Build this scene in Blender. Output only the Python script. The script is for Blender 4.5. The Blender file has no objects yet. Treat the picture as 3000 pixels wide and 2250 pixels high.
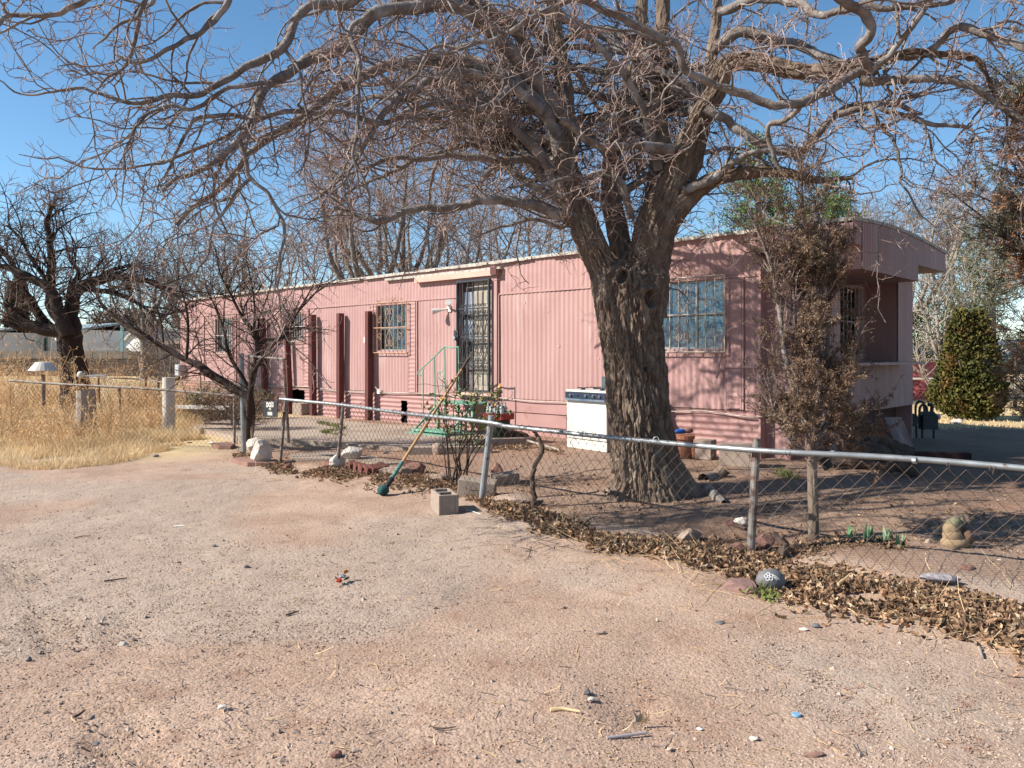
import bpy, math, random
import numpy as np
from mathutils import Matrix, Vector
R_ = math.radians
# ---------------------------------------------------------------- camera / light
F = 2300.0; H = 1.55; HY = 1040.0           # focal in photo pixels (3000 wide), eye height, horizon row
scn = bpy.context.scene
cam = bpy.data.cameras.new('camera'); camo = bpy.data.objects.new('camera', cam)
scn.collection.objects.link(camo); scn.camera = camo
camo.location = (0, 0, H); camo.rotation_euler = (R_(90), 0, 0)
cam.sensor_width = 36; cam.lens = F / 3000 * 36; cam.shift_y = -(1125 - HY) / 3000
cam.clip_start = 0.05; cam.clip_end = 9000
SUN_EL = 36.0; SUN_AZ = math.atan2(-0.985, -0.17)
sd = Vector((math.sin(SUN_AZ) * math.cos(R_(SUN_EL)), math.cos(SUN_AZ) * math.cos(R_(SUN_EL)), math.sin(R_(SUN_EL))))
w = bpy.data.worlds.new("World"); scn.world = w; w.use_nodes = True
nt = w.node_tree; bg = nt.nodes['Background']
sky = nt.nodes.new('ShaderNodeTexSky'); sky.sky_type = 'NISHITA'; sky.sun_disc = False
sky.sun_elevation = R_(SUN_EL); sky.sun_rotation = SUN_AZ; sky.altitude = 1400
sky.air_density = 1.0; sky.dust_density = 0.1; sky.ozone_density = 2.5
hs = nt.nodes.new('ShaderNodeHueSaturation'); hs.inputs['Saturation'].default_value = 1.12; hs.inputs['Hue'].default_value = .492
nt.links.new(sky.outputs[0], hs.inputs['Color']); nt.links.new(hs.outputs[0], bg.inputs[0]); bg.inputs[1].default_value = 0.096
sl = bpy.data.lights.new('sun', 'SUN'); sl.energy = 5.0; sl.angle = R_(0.53); sl.color = (1, .945, .855)
so = bpy.data.objects.new('sun', sl); scn.collection.objects.link(so)
so.rotation_euler = sd.to_track_quat('Z', 'Y').to_euler(); so.location = (-20, -5, 20)
scn.view_settings.view_transform = 'Standard'; scn.view_settings.look = 'None'
scn.view_settings.exposure = 0.84; scn.view_settings.gamma = 1
scn.cycles.max_bounces = 6; scn.cycles.transparent_max_bounces = 12

# ---------------------------------------------------------------- numpy noise
def _h(ix, iy, iz, s):
    n = (ix * 374761393 + iy * 668265263 + iz * 1274126177 + s * 974711) & 0xffffffff
    n = ((n ^ (n >> 13)) * 1274126177) & 0xffffffff
    n = ((n ^ (n >> 15)) * 2246822519) & 0xffffffff
    return ((n ^ (n >> 16)) & 0xffff) / 65535.0
def vnoise(x, y, z=None, s=0):
    x = np.asarray(x, float); y = np.asarray(y, float)
    z = np.zeros_like(x) if z is None else np.asarray(z, float)
    ix = np.floor(x).astype(np.int64); iy = np.floor(y).astype(np.int64); iz = np.floor(z).astype(np.int64)
    fx = x - ix; fy = y - iy; fz = z - iz
    fx = fx * fx * (3 - 2 * fx); fy = fy * fy * (3 - 2 * fy); fz = fz * fz * (3 - 2 * fz)
    def L(a, b, t): return a + (b - a) * t
    r = []
    for dz in (0, 1):
        a = L(_h(ix, iy, iz + dz, s), _h(ix + 1, iy, iz + dz, s), fx)
        b = L(_h(ix, iy + 1, iz + dz, s), _h(ix + 1, iy + 1, iz + dz, s), fx)
        r.append(L(a, b, fy))
    return L(r[0], r[1], fz)
def fbm(x, y, z=None, s=0, o=4):
    t = 0; a = .5
    for i in range(o):
        t = t + a * vnoise(np.asarray(x) * 2 ** i, np.asarray(y) * 2 ** i, None if z is None else np.asarray(z) * 2 ** i, s + i * 7)
        a *= .5
    return t / (1 - .5 ** o)
def sstep(a, b, x):
    t = np.clip((x - a) / (b - a), 0, 1); return t * t * (3 - 2 * t)

# ---------------------------------------------------------------- ground height and pixel rays
DL = np.array([math.sin(R_(46.8)), -math.cos(R_(46.8))])      # along the trailer towards the near corner
DN = np.array([math.cos(R_(46.8)), math.sin(R_(46.8))])       # away from the camera, through the trailer
TP = np.array([0.89, 13.10])                                 # a point on the long wall (s = 0)
def gz(x, y):
    n = np.asarray(x) * DN[0] + np.asarray(y) * DN[1]
    return 0.15 * sstep(4.5, 9.0, n)
def G(px, py):
    z = 0.0
    for i in range(12):
        Y = F * (H - z) / (py - HY); X = (px - 1500) / F * Y; z = float(gz(X, Y))
    return np.array([X, Y, z])
def P(px, py, Y):
    return np.array([(px - 1500) / F * Y, Y, H - (py - HY) / F * Y])
def WL(px, py, w=0.0):                                        # photo pixel -> (s, z) on the plane w metres behind the long wall
    p0 = TP + DN * w; r = (px - 1500) / F
    t = (r * p0[1] - p0[0]) / (DL[0] - r * DL[1]); Y = p0[1] + DL[1] * t
    return t, H - (py - HY) / F * Y
def TW(s, w, z):                                              # trailer coordinates -> world
    return np.array([TP[0] + DL[0] * s + DN[0] * w, TP[1] + DL[1] * s + DN[1] * w, z])
def TWA(a):
    a = np.asarray(a, float)
    return np.stack([TP[0] + DL[0] * a[:, 0] + DN[0] * a[:, 1], TP[1] + DL[1] * a[:, 0] + DN[1] * a[:, 1], a[:, 2]], 1)

# ---------------------------------------------------------------- materials
MATS = {}; ALB = .80          # one scale for all base colours
def mat(name, c, c2=None, scale=5, rough=.85, bump=0, bscale=40, metal=0, stretch=(1, 1, 1), rnd=0, lo=.35, hi=.65, c3=None, s3=2, spec=.3, t3=(.5, .62), det=6, bdet=6, trans=0):
    m = bpy.data.materials.new(name); m.use_nodes = True; N = m.node_tree.nodes; L = m.node_tree.links
    c, c2, c3 = [None if q is None else tuple(v * ALB for v in q) for q in (c, c2, c3)]
    b = N['Principled BSDF']; b.inputs['Roughness'].default_value = rough; b.inputs['Metallic'].default_value = metal
    b.inputs['Specular IOR Level'].default_value = spec
    tc = N.new('ShaderNodeTexCoord'); mp = N.new('ShaderNodeMapping'); mp.inputs['Scale'].default_value = stretch
    L.new(tc.outputs['Object'], mp.inputs[0]); out = None
    def rgb(c): 
        n = N.new('ShaderNodeRGB'); n.outputs[0].default_value = (*c, 1); return n.outputs[0]
    def noise(s, d): 
        n = N.new('ShaderNodeTexNoise'); n.inputs['Scale'].default_value = s; n.inputs['Detail'].default_value = d
        L.new(mp.outputs[0], n.inputs['Vector']); return n.outputs['Fac']
    def mix(f, a, b_, mode='MIX'):
        n = N.new('ShaderNodeMix'); n.data_type = 'RGBA'; n.blend_type = mode
        if isinstance(f, (int, float)): n.inputs[0].default_value = f
        else: L.new(f, n.inputs[0])
        L.new(a, n.inputs[6]); L.new(b_, n.inputs[7]); return n.outputs[2]
    def rng(v, a, b_, c_=0, d=1):
        n = N.new('ShaderNodeMapRange'); n.inputs[1].default_value = a; n.inputs[2].default_value = b_
        n.inputs[3].default_value = c_; n.inputs[4].default_value = d; L.new(v, n.inputs[0]); return n.outputs[0]
    out = rgb(c)
    if c2: out = mix(rng(noise(scale, det), lo, hi), out, rgb(c2))
    if c3: out = mix(rng(noise(s3, 8), *t3), out, rgb(c3))
    if rnd:
        g = N.new('ShaderNodeNewGeometry'); v = rng(g.outputs['Random Per Island'], 0, 1, 1 - rnd, 1 + rnd)
        hs = N.new('ShaderNodeHueSaturation'); L.new(out, hs.inputs['Color']); L.new(v, hs.inputs['Value']); out = hs.outputs[0]
    L.new(out, b.inputs['Base Color'])
    if bump:
        bp = N.new('ShaderNodeBump'); bp.inputs['Strength'].default_value = 1; bp.inputs['Distance'].default_value = bump
        L.new(noise(bscale, bdet), bp.inputs['Height']); L.new(bp.outputs[0], b.inputs['Normal'])
    if trans:
        t = N.new('ShaderNodeBsdfTranslucent'); L.new(out, t.inputs[0]); ms = N.new('ShaderNodeMixShader'); ms.inputs[0].default_value = trans
        L.new(b.outputs[0], ms.inputs[1]); L.new(t.outputs[0], ms.inputs[2]); L.new(ms.outputs[0], N['Material Output'].inputs[0])
    m['rgb'] = 1; MATS[name] = m; return m
def glassmat(name, tint, fac, rough=.03):
    m = bpy.data.materials.new(name); m.use_nodes = True; N = m.node_tree.nodes; L = m.node_tree.links; N.remove(N['Principled BSDF'])
    t = N.new('ShaderNodeBsdfTransparent'); t.inputs[0].default_value = (*tint, 1)
    g = N.new('ShaderNodeBsdfGlossy'); g.inputs['Roughness'].default_value = rough; g.inputs[0].default_value = (.9, .95, 1, 1)
    nz = N.new('ShaderNodeTexNoise'); nz.inputs['Scale'].default_value = 2.2; nz.inputs['Detail'].default_value = 5; bp = N.new('ShaderNodeBump'); bp.inputs['Distance'].default_value = .06; L.new(nz.outputs[0], bp.inputs['Height']); L.new(bp.outputs[0], g.inputs['Normal'])
    ms = N.new('ShaderNodeMixShader'); ms.inputs[0].default_value = fac
    L.new(t.outputs[0], ms.inputs[1]); L.new(g.outputs[0], ms.inputs[2]); L.new(ms.outputs[0], N['Material Output'].inputs[0]); return m

# ---------------------------------------------------------------- mesh builder (world coordinates)
WM = {}
def tag(o, label=None, cat=None, group=None, kind=None):
    if label: o['label'] = label
    if cat: o['category'] = cat
    if group: o['group'] = group
    if kind: o['kind'] = kind
    return o
def thing(name, loc, label, cat, group=None, rz=0):
    o = bpy.data.objects.new(name, None); scn.collection.objects.link(o)
    o.location = [float(v) for v in loc]; o.rotation_euler = (0, 0, rz); o.empty_display_size = .1
    WM[o] = Matrix.Translation(Vector([float(v) for v in loc])) @ Matrix.Rotation(rz, 4, 'Z')
    return tag(o, label, cat, group)
class MB:
    def __init__(s): s.v = []; s.q = []; s.n = 0
    def add(s, v, f):
        v = np.asarray(v, float).reshape(-1, 3); f = np.asarray(f, np.int64)
        s.v.append(v); s.q.append(f + s.n); s.n += len(v); return s
    def quadgrid(s, V):                         # V[m, n, 3]
        m, n = V.shape[:2]; i = np.arange((m - 1) * n).reshape(m - 1, n)[:, :-1].ravel()
        return s.add(V.reshape(-1, 3), np.stack([i, i + 1, i + n + 1, i + n], 1))
    def box(s, c, size, ax=None, taper=1.0):                # centre, size, 3x3 axes as rows
        c = np.asarray(c, float); h = np.asarray(size, float) / 2
        A = np.eye(3) if ax is None else np.asarray(ax, float)
        P8 = []
        for z in (-1, 1):
            t = taper if z > 0 else 1
            for x, y in ((-1, -1), (1, -1), (1, 1), (-1, 1)):
                P8.append(c + A[0] * x * h[0] * t + A[1] * y * h[1] * t + A[2] * z * h[2])
        return s.add(P8, [[0, 3, 2, 1], [4, 5, 6, 7], [0, 1, 5, 4], [1, 2, 6, 5], [2, 3, 7, 6], [3, 0, 4, 7]])
    def tubes(s, pts, rad, sides=4, cap=False):             # pts[N,K,3], rad[N,K]
        pts = np.asarray(pts, float); rad = np.asarray(rad, float)
        if pts.ndim == 2: pts = pts[None]; rad = rad[None]
        N, K = pts.shape[:2]
        T = np.empty_like(pts); T[:, 1:-1] = pts[:, 2:] - pts[:, :-2]; T[:, 0] = pts[:, 1] - pts[:, 0]; T[:, -1] = pts[:, -1] - pts[:, -2]
        T /= np.linalg.norm(T, axis=2, keepdims=True) + 1e-9
        avg = pts[:, -1] - pts[:, 0] + 1e-6; ref = np.zeros_like(avg); k = np.argmin(np.abs(avg), axis=1); ref[np.arange(N), k] = 1
        ref = np.cross(avg, ref); ref /= np.linalg.norm(ref, axis=1, keepdims=True) + 1e-9
        U = np.cross(T, ref[:, None]); ln = np.linalg.norm(U, axis=2, keepdims=True)
        U = np.where(ln > .05, U / (ln + 1e-9), np.array([1., 0, 0])); V = np.cross(T, U)
        a = np.arange(sides) * 2 * math.pi / sides
        ring = pts[:, :, None] + rad[:, :, None, None] * (U[:, :, None] * np.cos(a)[:, None] + V[:, :, None] * np.sin(a)[:, None])
        base = np.arange(N)[:, None, None] * K * sides + np.arange(K - 1)[None, :, None] * sides
        j = np.arange(sides)[None, None]; j2 = (j + 1) % sides
        f = np.stack([base + j, base + j2, base + sides + j2, base + sides + j], -1).reshape(-1, 4)
        s.add(ring.reshape(-1, 3), f)
        if cap and sides == 4:
            o = s.n - N * K * sides; b = np.arange(N) * K * sides
            s.q.append(np.stack([b + 3, b + 2, b + 1, b], 1) + o); e = b + (K - 1) * sides; s.q.append(np.stack([e, e + 1, e + 2, e + 3], 1) + o)
        elif cap:
            for i in range(N):
                for e, r in ((0, -1), (K - 1, 1)):
                    s.add(np.concatenate([ring[i, e], pts[i, e][None]]), [([q, (q + 1) % sides, sides, sides] if r > 0 else [(q + 1) % sides, q, sides, sides]) for q in range(sides)])
        return s
    def rod(s, a, b, r, sides=8, r2=None, cap=True):
        return s.tubes(np.array([[a, b]], float), np.array([[r, r if r2 is None else r2]]), sides, cap)
    def build(s, name, m, parent=None, origin=None, smooth=False, label=None, cat=None, group=None, kind=None, attr=None):
        v = np.concatenate(s.v); f = np.concatenate(s.q)
        if parent is not None: Mw = WM[parent]
        else:
            if origin is None: origin = ((v[:, 0].min() + v[:, 0].max()) / 2, (v[:, 1].min() + v[:, 1].max()) / 2, v[:, 2].min())
            Mw = Matrix.Translation(Vector([float(x) for x in origin]))
        A = np.array(Mw.inverted()); v = v @ A[:3, :3].T + A[:3, 3]
        me = bpy.data.meshes.new(name)
        tri = f[:, 2] == f[:, 3]
        me.vertices.add(len(v)); me.vertices.foreach_set('co', v.astype(np.float32).ravel())
        tot = np.where(tri, 3, 4); st = np.concatenate([[0], np.cumsum(tot)[:-1]])
        keep = np.ones(f.shape, bool); keep[tri, 3] = False; li = f[keep]
        me.loops.add(len(li)); me.loops.foreach_set('vertex_index', li.astype(np.int32))
        me.polygons.add(len(f)); me.polygons.foreach_set('loop_start', st.astype(np.int32)); me.polygons.foreach_set('loop_total', tot.astype(np.int32))
        me.update(calc_edges=True); me.validate()
        me.polygons.foreach_set('use_smooth', np.full(len(me.polygons), bool(smooth)))
        if attr is not None and len(me.vertices) == len(v):
            for k, a in attr.items():
                at = me.attributes.new(k, 'FLOAT', 'POINT'); at.data.foreach_set('value', a.astype(np.float32))
        o = bpy.data.objects.new(name, me); scn.collection.objects.link(o); me.materials.append(m)
        if parent is not None:
            o.parent = parent
            WM[o] = WM[parent]
        else: o.location = Mw.translation; WM[o] = Mw
        return tag(o, label, cat, group, kind)
def cr(pts, n, closed=False):                                # catmull-rom resample
    p = np.asarray(pts, float); p = np.concatenate([[2 * p[0] - p[1]], p, [2 * p[-1] - p[-2]]])
    seg = len(p) - 3; t = np.linspace(0, seg - 1e-6, n); i = t.astype(int); u = (t - i)[:, None]
    a, b, c, d = p[i], p[i + 1], p[i + 2], p[i + 3]
    return .5 * (2 * b + (c - a) * u + (2 * a - 5 * b + 4 * c - d) * u ** 2 + (3 * b - a - 3 * c + d) * u ** 3)
def rotz(a): return np.array([[math.cos(a), math.sin(a), 0], [-math.sin(a), math.cos(a), 0], [0, 0, 1]])
def ico(n=3):
    import bmesh
    bm = bmesh.new(); bmesh.ops.create_icosphere(bm, subdivisions=n, radius=1)
    v = np.array([x.co[:] for x in bm.verts]); f = np.array([[q.index for q in p.verts] + [p.verts[-1].index] for p in bm.faces]); bm.free(); return v, f
ICO3, ICO2, ICO1 = ico(3), ico(2), ico(1)
ICO4 = ico(4)
def rockmb(c, size, seed=0, amp=.35, rz=0, facet=True, mb=None, tilt=0):
    v, f = ICO4 if facet else ICO3; v = v.copy(); rg = np.random.default_rng(seed)
    if facet:                                                # chop by random planes for broken-stone facets
        for i in range(22):
            n = rg.normal(size=3); n /= np.linalg.norm(n); d = rg.uniform(.62, .92)
            k = v @ n - d; v = v - np.clip(k, 0, None)[:, None] * n
    r = 1 + amp * .35 * (fbm(v[:, 0] * 2.2 + seed, v[:, 1] * 2.2, v[:, 2] * 2.2, seed, 4) - .5)
    v = v * r[:, None] * np.asarray(size) / 2
    ct, st_ = math.cos(tilt), math.sin(tilt); v = v @ np.array([[ct, 0, st_], [0, 1, 0], [-st_, 0, ct]])
    v = v @ rotz(rz); mb = mb or MB(); mb.add(v + np.asarray(c), f); return mb
def rng_(s): return np.random.default_rng(abs(int(s)))
# ---------------------------------------------------------------- the palette
m_wall = mat('pink_paint', (.50, .30, .275), (.45, .255, .235), 3, .62, c3=(.57, .39, .355), s3=5, t3=(.56, .78), bump=.002, bscale=14, stretch=(1, 1, .22))
m_wall2 = mat('pink_trim_paint', (.51, .30, .275), (.46, .26, .24), 5, .6, bump=.002, bscale=20)
m_wood = mat('brown_painted_wood', (.16, .05, .045), (.11, .035, .032), 6, .6, bump=.003, bscale=25, stretch=(4, 4, .6))
m_roof = mat('roof_coating', (.66, .62, .55), (.42, .36, .30), 9, .85, bump=.01, bscale=20, c3=(.30, .22, .18), s3=14, t3=(.58, .66))
m_peach = mat('peach_board', (.72, .50, .38), (.66, .40, .33), 3, .7, c3=(.5, .33, .22), s3=20, t3=(.62, .7), bump=.002)
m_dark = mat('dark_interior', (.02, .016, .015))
m_glass = glassmat('window_glass', (.50, .64, .70), .13)
m_curt = mat('blue_curtain', (.06, .11, .15), (.22, .32, .37), 3, .9, stretch=(1, 1, .3))
m_curtw = mat('white_curtain', (.68, .74, .74), (.55, .62, .64), 3, .9)
m_sash = mat('window_sash', (.42, .44, .44), (.30, .32, .33), 8, .4, metal=.4)
m_goldbar = mat('tan_painted_iron', (.62, .40, .24), (.50, .28, .20), 14, .5)
m_whitebar = mat('cream_painted_iron', (.66, .58, .48), (.48, .38, .32), 14, .5)
m_black = mat('black_iron', (.03, .038, .045), (.05, .05, .055), 8, .4, spec=.5)
m_galv = mat('galvanised_pipe', (.42, .44, .45), (.33, .34, .34), 9, .42, metal=.55, c3=(.20, .15, .12), s3=13, t3=(.6, .72), bump=.0008, bscale=50)
m_rustp = mat('weathered_pipe', (.33, .30, .27), (.24, .18, .15), 10, .6, metal=.35, c3=(.15, .09, .07), s3=20, t3=(.5, .65))
m_mesh = mat('rusty_wire', (.085, .05, .036), (.13, .10, .085), 2, .8)
m_green = mat('green_painted_steel', (.14, .36, .25), (.22, .45, .34), 7, .5, c3=(.5, .55, .45), s3=18, t3=(.62, .72))
m_white = mat('white_enamel', (.86, .83, .76), (.74, .70, .62), 3, .35, spec=.5, c3=(.42, .30, .22), s3=9, t3=(.68, .8))
m_ovenside = mat('dirty_enamel', (.42, .33, .26), (.30, .22, .17), 6, .5)
m_navy = mat('navy_panel', (.02, .035, .07), (.035, .05, .08), 8, .25, spec=.5)
m_chrome = mat('chrome', (.7, .72, .75), (.5, .52, .55), 9, .22, metal=.9)
m_bluechrome = mat('blue_trim', (.16, .28, .5), (.5, .56, .6), 5, .25, metal=.6)
m_conc = mat('concrete', (.42, .335, .27), (.34, .265, .21), 3, .9, bump=.004, bscale=60, c3=(.24, .18, .14), s3=7, t3=(.6, .72))
m_block = mat('cinder_block', (.40, .315, .26), (.33, .25, .20), 14, .95, bump=.006, bscale=90)
m_graywall = mat('gray_block', (.13, .10, .08), (.17, .135, .11), 3, .95, bump=.004, bscale=40)
m_graycap = mat('gray_cap_block', (.33, .28, .235), (.26, .22, .18), 3, .95)
m_brick = mat('red_border_brick', (.15, .05, .04), (.22, .085, .065), 6, .9, bump=.005)
m_flag = mat('red_flagstone', (.36, .21, .16), (.29, .16, .125), 9, .9, bump=.004, bscale=50)
m_wrock = mat('white_quartz', (.74, .68, .60), (.55, .44, .35), 7, .85, bump=.01, bscale=22, c3=(.35, .22, .15), s3=12, t3=(.6, .72))
m_rrock = mat('red_rock', (.28, .145, .11), (.20, .10, .08), 8, .9, bump=.008, bscale=30)
m_trock = mat('tan_rock', (.42, .31, .24), (.32, .22, .17), 8, .9, bump=.01, bscale=25)
m_grock = mat('gray_river_stone', (.15, .145, .155), (.20, .19, .19), 6, .6, bump=.002, bscale=40)
m_chalk = mat('white_paint_marks', (.85, .85, .82), rough=.7)
m_ground = mat('dirt', (.41, .272, .195), (.50, .35, .26), 1.1, .95, bump=.008, bscale=30, lo=.38, hi=.62, c3=(.35, .205, .14), s3=4, t3=(.56, .75), bdet=12)
m_litter = mat('dead_leaves', (.40, .245, .14), (.22, .13, .08), 9, .8, rnd=.6, c3=(.55, .41, .27), s3=14, t3=(.55, .62), trans=.15)
m_bark = mat('mulberry_bark', (.23, .165, .12), (.14, .095, .07), 14, .95, bump=.02, bscale=22, stretch=(1, 1, .5), c3=(.31, .24, .18), s3=6, t3=(.52, .7), bdet=10)
m_limb = mat('limb_bark', (.29, .25, .225), (.155, .12, .10), 9, .92, bump=.012, bscale=38, c3=(.38, .34, .31), s3=5, t3=(.55, .66))
m_twig = mat('twig_bark', (.42, .31, .26), (.27, .17, .14), 3, .8, rnd=.35)
m_gtwig = mat('gray_twig_bark', (.24, .18, .15), (.16, .105, .085), 3, .85, rnd=.35)
m_pale = mat('pale_bark', (.42, .36, .30), (.34, .28, .23), 5, .85)
m_darkbark = mat('dark_bark', (.06, .038, .03), (.04, .027, .022), 7, .95, bump=.02, bscale=12, stretch=(1, 1, .3))
m_weed = mat('rust_weed', (.95, .71, .43), (.72, .49, .28), 1.4, .85, rnd=.4, trans=.35)
m_straw = mat('straw_grass', (1.05, .84, .52), (.92, .68, .38), 1.5, .85, rnd=.25, trans=.35)
m_jun = mat('brown_juniper', (.22, .135, .085), (.15, .09, .06), 3, .9, rnd=.45, c3=(.29, .195, .12), s3=2, t3=(.5, .6))
m_rustj = mat('rust_juniper', (.44, .22, .11), (.34, .20, .12), 2, .9, rnd=.4)
m_greenj = mat('gray_green_juniper', (.17, .19, .11), (.24, .22, .14), 2, .9, rnd=.4)
m_arb = mat('arborvitae_green', (.075, .088, .018), (.13, .105, .025), 2.5, .8, rnd=.5, c3=(.20, .10, .03), s3=3, t3=(.58, .68))
m_pine = mat('pine_needles', (.20, .28, .07), (.12, .18, .06), 2, .8, rnd=.4)
m_cyp = mat('dark_evergreen', (.03, .042, .022), (.05, .062, .03), 2, .9, rnd=.4)
m_ybush = mat('yellow_green_leaves', (.20, .18, .05), (.12, .13, .04), 2, .9, rnd=.4)
m_leafg = mat('rose_leaf', (.09, .17, .045), (.20, .22, .05), 5, .55, rnd=.5)
m_hwhite = mat('white_stucco', (.78, .76, .73), (.70, .67, .64), 2, .85)
m_hroof = mat('pale_blue_roof', (.32, .40, .42), (.24, .31, .33), 2, .7)
m_teal = mat('teal_paint', (.03, .20, .18), (.02, .15, .14), 3, .5)
m_log = mat('weathered_log', (.14, .095, .07), (.08, .052, .04), 10, .95, bump=.02, bscale=20)
m_terra = mat('terracotta', (.40, .17, .10), (.33, .13, .08), 6, .8)
m_handle = mat('worn_wood_handle', (.58, .36, .17), (.48, .27, .12), 9, .6, stretch=(1, 1, .2), c3=(.25, .2, .15), s3=6, t3=(.62, .7))
m_cloth = mat('teal_rag', (.03, .12, .11), (.02, .05, .06), 20, .9, bump=.004, bscale=60)
m_ragdark = mat('dark_tape', (.03, .032, .04), (.06, .06, .07), 20, .7)
m_pvc = mat('white_pipe', (.72, .68, .62), (.60, .54, .47), 5, .6)
m_meter = mat('gray_meter_paint', (.05, .06, .07), (.035, .04, .05), 7, .5)
m_boxgray = mat('gray_plastic', (.50, .52, .55), (.44, .46, .49), 4, .5)

# ---------------------------------------------------------------- ground: one sheet to the horizon
def axis(lo, hi, st, far, k=1.16):
    a = list(np.arange(lo, hi, st)); d = st
    while a[-1] < far: d *= k; a.append(a[-1] + d)
    d = st; b = []; x = a[0]
    while x > -far: d *= k; x -= d; b.append(x)
    return np.array(b[::-1] + a)
xs = axis(-7, 7, .045, 2500); ys = axis(2.2, 12.5, .045, 4000)
X, Y = np.meshgrid(xs, ys)
near = sstep(60, 20, np.hypot(X, Y))
Z = gz(X, Y) + near * ((fbm(X * .7, Y * .7, None, 3, 3) - .5) * .07 + (fbm(X * 4, Y * 4, None, 5, 3) - .5) * .022)
fine = sstep(14, 9, Y) * sstep(9, 7, np.abs(X))
grav = sstep(.42, .60, fbm(X * .55, Y * .55, None, 11, 3))
Z += fine * (fbm(X * 14, Y * 14, None, 8, 2) - .5) * (.004 + .012 * grav)
def track(cx, cy, ang, L, gauge=.028, nr=5):                     # tyre tread prints
    global Z
    u = (X - cx) * math.cos(ang) + (Y - cy) * math.sin(ang); v = -(X - cx) * math.sin(ang) + (Y - cy) * math.cos(ang)
    mk = sstep(L, L * .6, np.abs(u)) * sstep(.13, .11, np.abs(v)); Z -= mk * .014 * (1 + np.sin(v * 2 * math.pi / .055)) * (.5 + vnoise(X * 9, Y * 9, None, 4))
a1 = G(60, 1650); a2 = G(400, 2220); ang = math.atan2(a2[1] - a1[1], a2[0] - a1[0])
for q in (.1, .5, .95):
    c = a1 + (a2 - a1) * q; track(c[0], c[1], ang, .55)
c = G(360, 1850); track(c[0], c[1], ang, .4)
for (px, py, r, d) in ((1860, 2075, .16, -.03), (1960, 2060, .1, .02), (700, 2000, .5, -.015), (2700, 1660, .6, .03), (2050, 1530, .35, .05), (2480, 1600, .35, .02)):
    c = G(px, py); Z += d * np.exp(-((X - c[0]) ** 2 + (Y - c[1]) ** 2) / r ** 2)
m = MB(); m.quadgrid(np.stack([X, Y, Z], 2))
inleft = sstep(-4.0, -5.4, X) * sstep(11.0, 13.5, Y + fbm(X, Y, None, 2, 3))
straw = np.clip(inleft + sstep(14.6, 16.5, Y + fbm(X * .8, Y * .8, None, 6, 3)) * sstep(4.5, 6, X) + sstep(26, 34, Y), 0, 1)
# extra detail nodes for the ground
gn = m_ground.node_tree; N = gn.nodes; L = gn.links; b = N['Principled BSDF']
src = b.inputs['Base Color'].links[0].from_socket
at = N.new('ShaderNodeAttribute'); at.attribute_name = 'straw'
at2 = N.new('ShaderNodeAttribute'); at2.attribute_name = 'gravel'
tc = N.new('ShaderNodeTexCoord')
n1 = N.new('ShaderNodeTexNoise'); n1.inputs['Scale'].default_value = 110; n1.inputs['Detail'].default_value = 6; L.new(tc.outputs['Object'], n1.inputs['Vector'])
vo = N.new('ShaderNodeTexVoronoi'); vo.inputs['Scale'].default_value = 75; L.new(tc.outputs['Object'], vo.inputs['Vector'])
mx = N.new('ShaderNodeMix'); mx.data_type = 'RGBA'; mx.blend_type = 'MULTIPLY'; mx.inputs[0].default_value = 1
mr = N.new('ShaderNodeMapRange'); mr.inputs[1].default_value = .3; mr.inputs[2].default_value = .7; mr.inputs[3].default_value = .84; mr.inputs[4].default_value = 1.14
L.new(n1.outputs['Fac'], mr.inputs[0]); L.new(src, mx.inputs[6]); L.new(mr.outputs[0], mx.inputs[7])
mg = N.new('ShaderNodeMix'); mg.data_type = 'RGBA'; mg.inputs[7].default_value = (.34, .275, .222, 1)
mm = N.new('ShaderNodeMath'); mm.operation = 'MULTIPLY'; mm.inputs[1].default_value = .55
L.new(at2.outputs['Fac'], mm.inputs[0]); L.new(mm.outputs[0], mg.inputs[0]); L.new(mx.outputs[2], mg.inputs[6])
vm = N.new('ShaderNodeMix'); vm.data_type = 'RGBA'; vm.blend_type = 'OVERLAY'; vs = N.new('ShaderNodeSeparateColor'); L.new(vo.outputs['Color'], vs.inputs[0]); L.new(vs.outputs[0], vm.inputs[7]); L.new(mg.outputs[2], vm.inputs[6]); vm.inputs[0].default_value = .16
ms = N.new('ShaderNodeMix'); ms.data_type = 'RGBA'; ms.inputs[7].default_value = (.50, .37, .20, 1)
L.new(at.outputs['Fac'], ms.inputs[0]); L.new(vm.outputs[2], ms.inputs[6]); L.new(ms.outputs[2], b.inputs['Base Color'])
bp0 = b.inputs['Normal'].links[0].from_node; bp = N.new('ShaderNodeBump'); bp.inputs['Distance'].default_value = .0035; bp.inputs['Strength'].default_value = .9
L.new(vo.outputs['Distance'], bp.inputs['Height']); bp.invert = True; L.new(bp0.outputs[0], bp.inputs['Normal']); L.new(bp.outputs[0], b.inputs['Normal'])
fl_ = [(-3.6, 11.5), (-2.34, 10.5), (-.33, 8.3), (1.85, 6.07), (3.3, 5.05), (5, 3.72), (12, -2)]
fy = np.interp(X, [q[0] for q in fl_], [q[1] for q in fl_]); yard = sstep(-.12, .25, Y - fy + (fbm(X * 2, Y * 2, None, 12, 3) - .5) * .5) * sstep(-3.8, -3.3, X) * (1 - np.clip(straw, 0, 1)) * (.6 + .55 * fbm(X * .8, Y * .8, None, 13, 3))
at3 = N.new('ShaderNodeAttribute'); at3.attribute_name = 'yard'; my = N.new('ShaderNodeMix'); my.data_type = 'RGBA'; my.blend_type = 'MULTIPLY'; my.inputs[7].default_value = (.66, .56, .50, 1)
L.new(at3.outputs['Fac'], my.inputs[0]); L.new(ms.outputs[2], my.inputs[6]); L.new(my.outputs[2], b.inputs['Base Color'])
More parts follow.
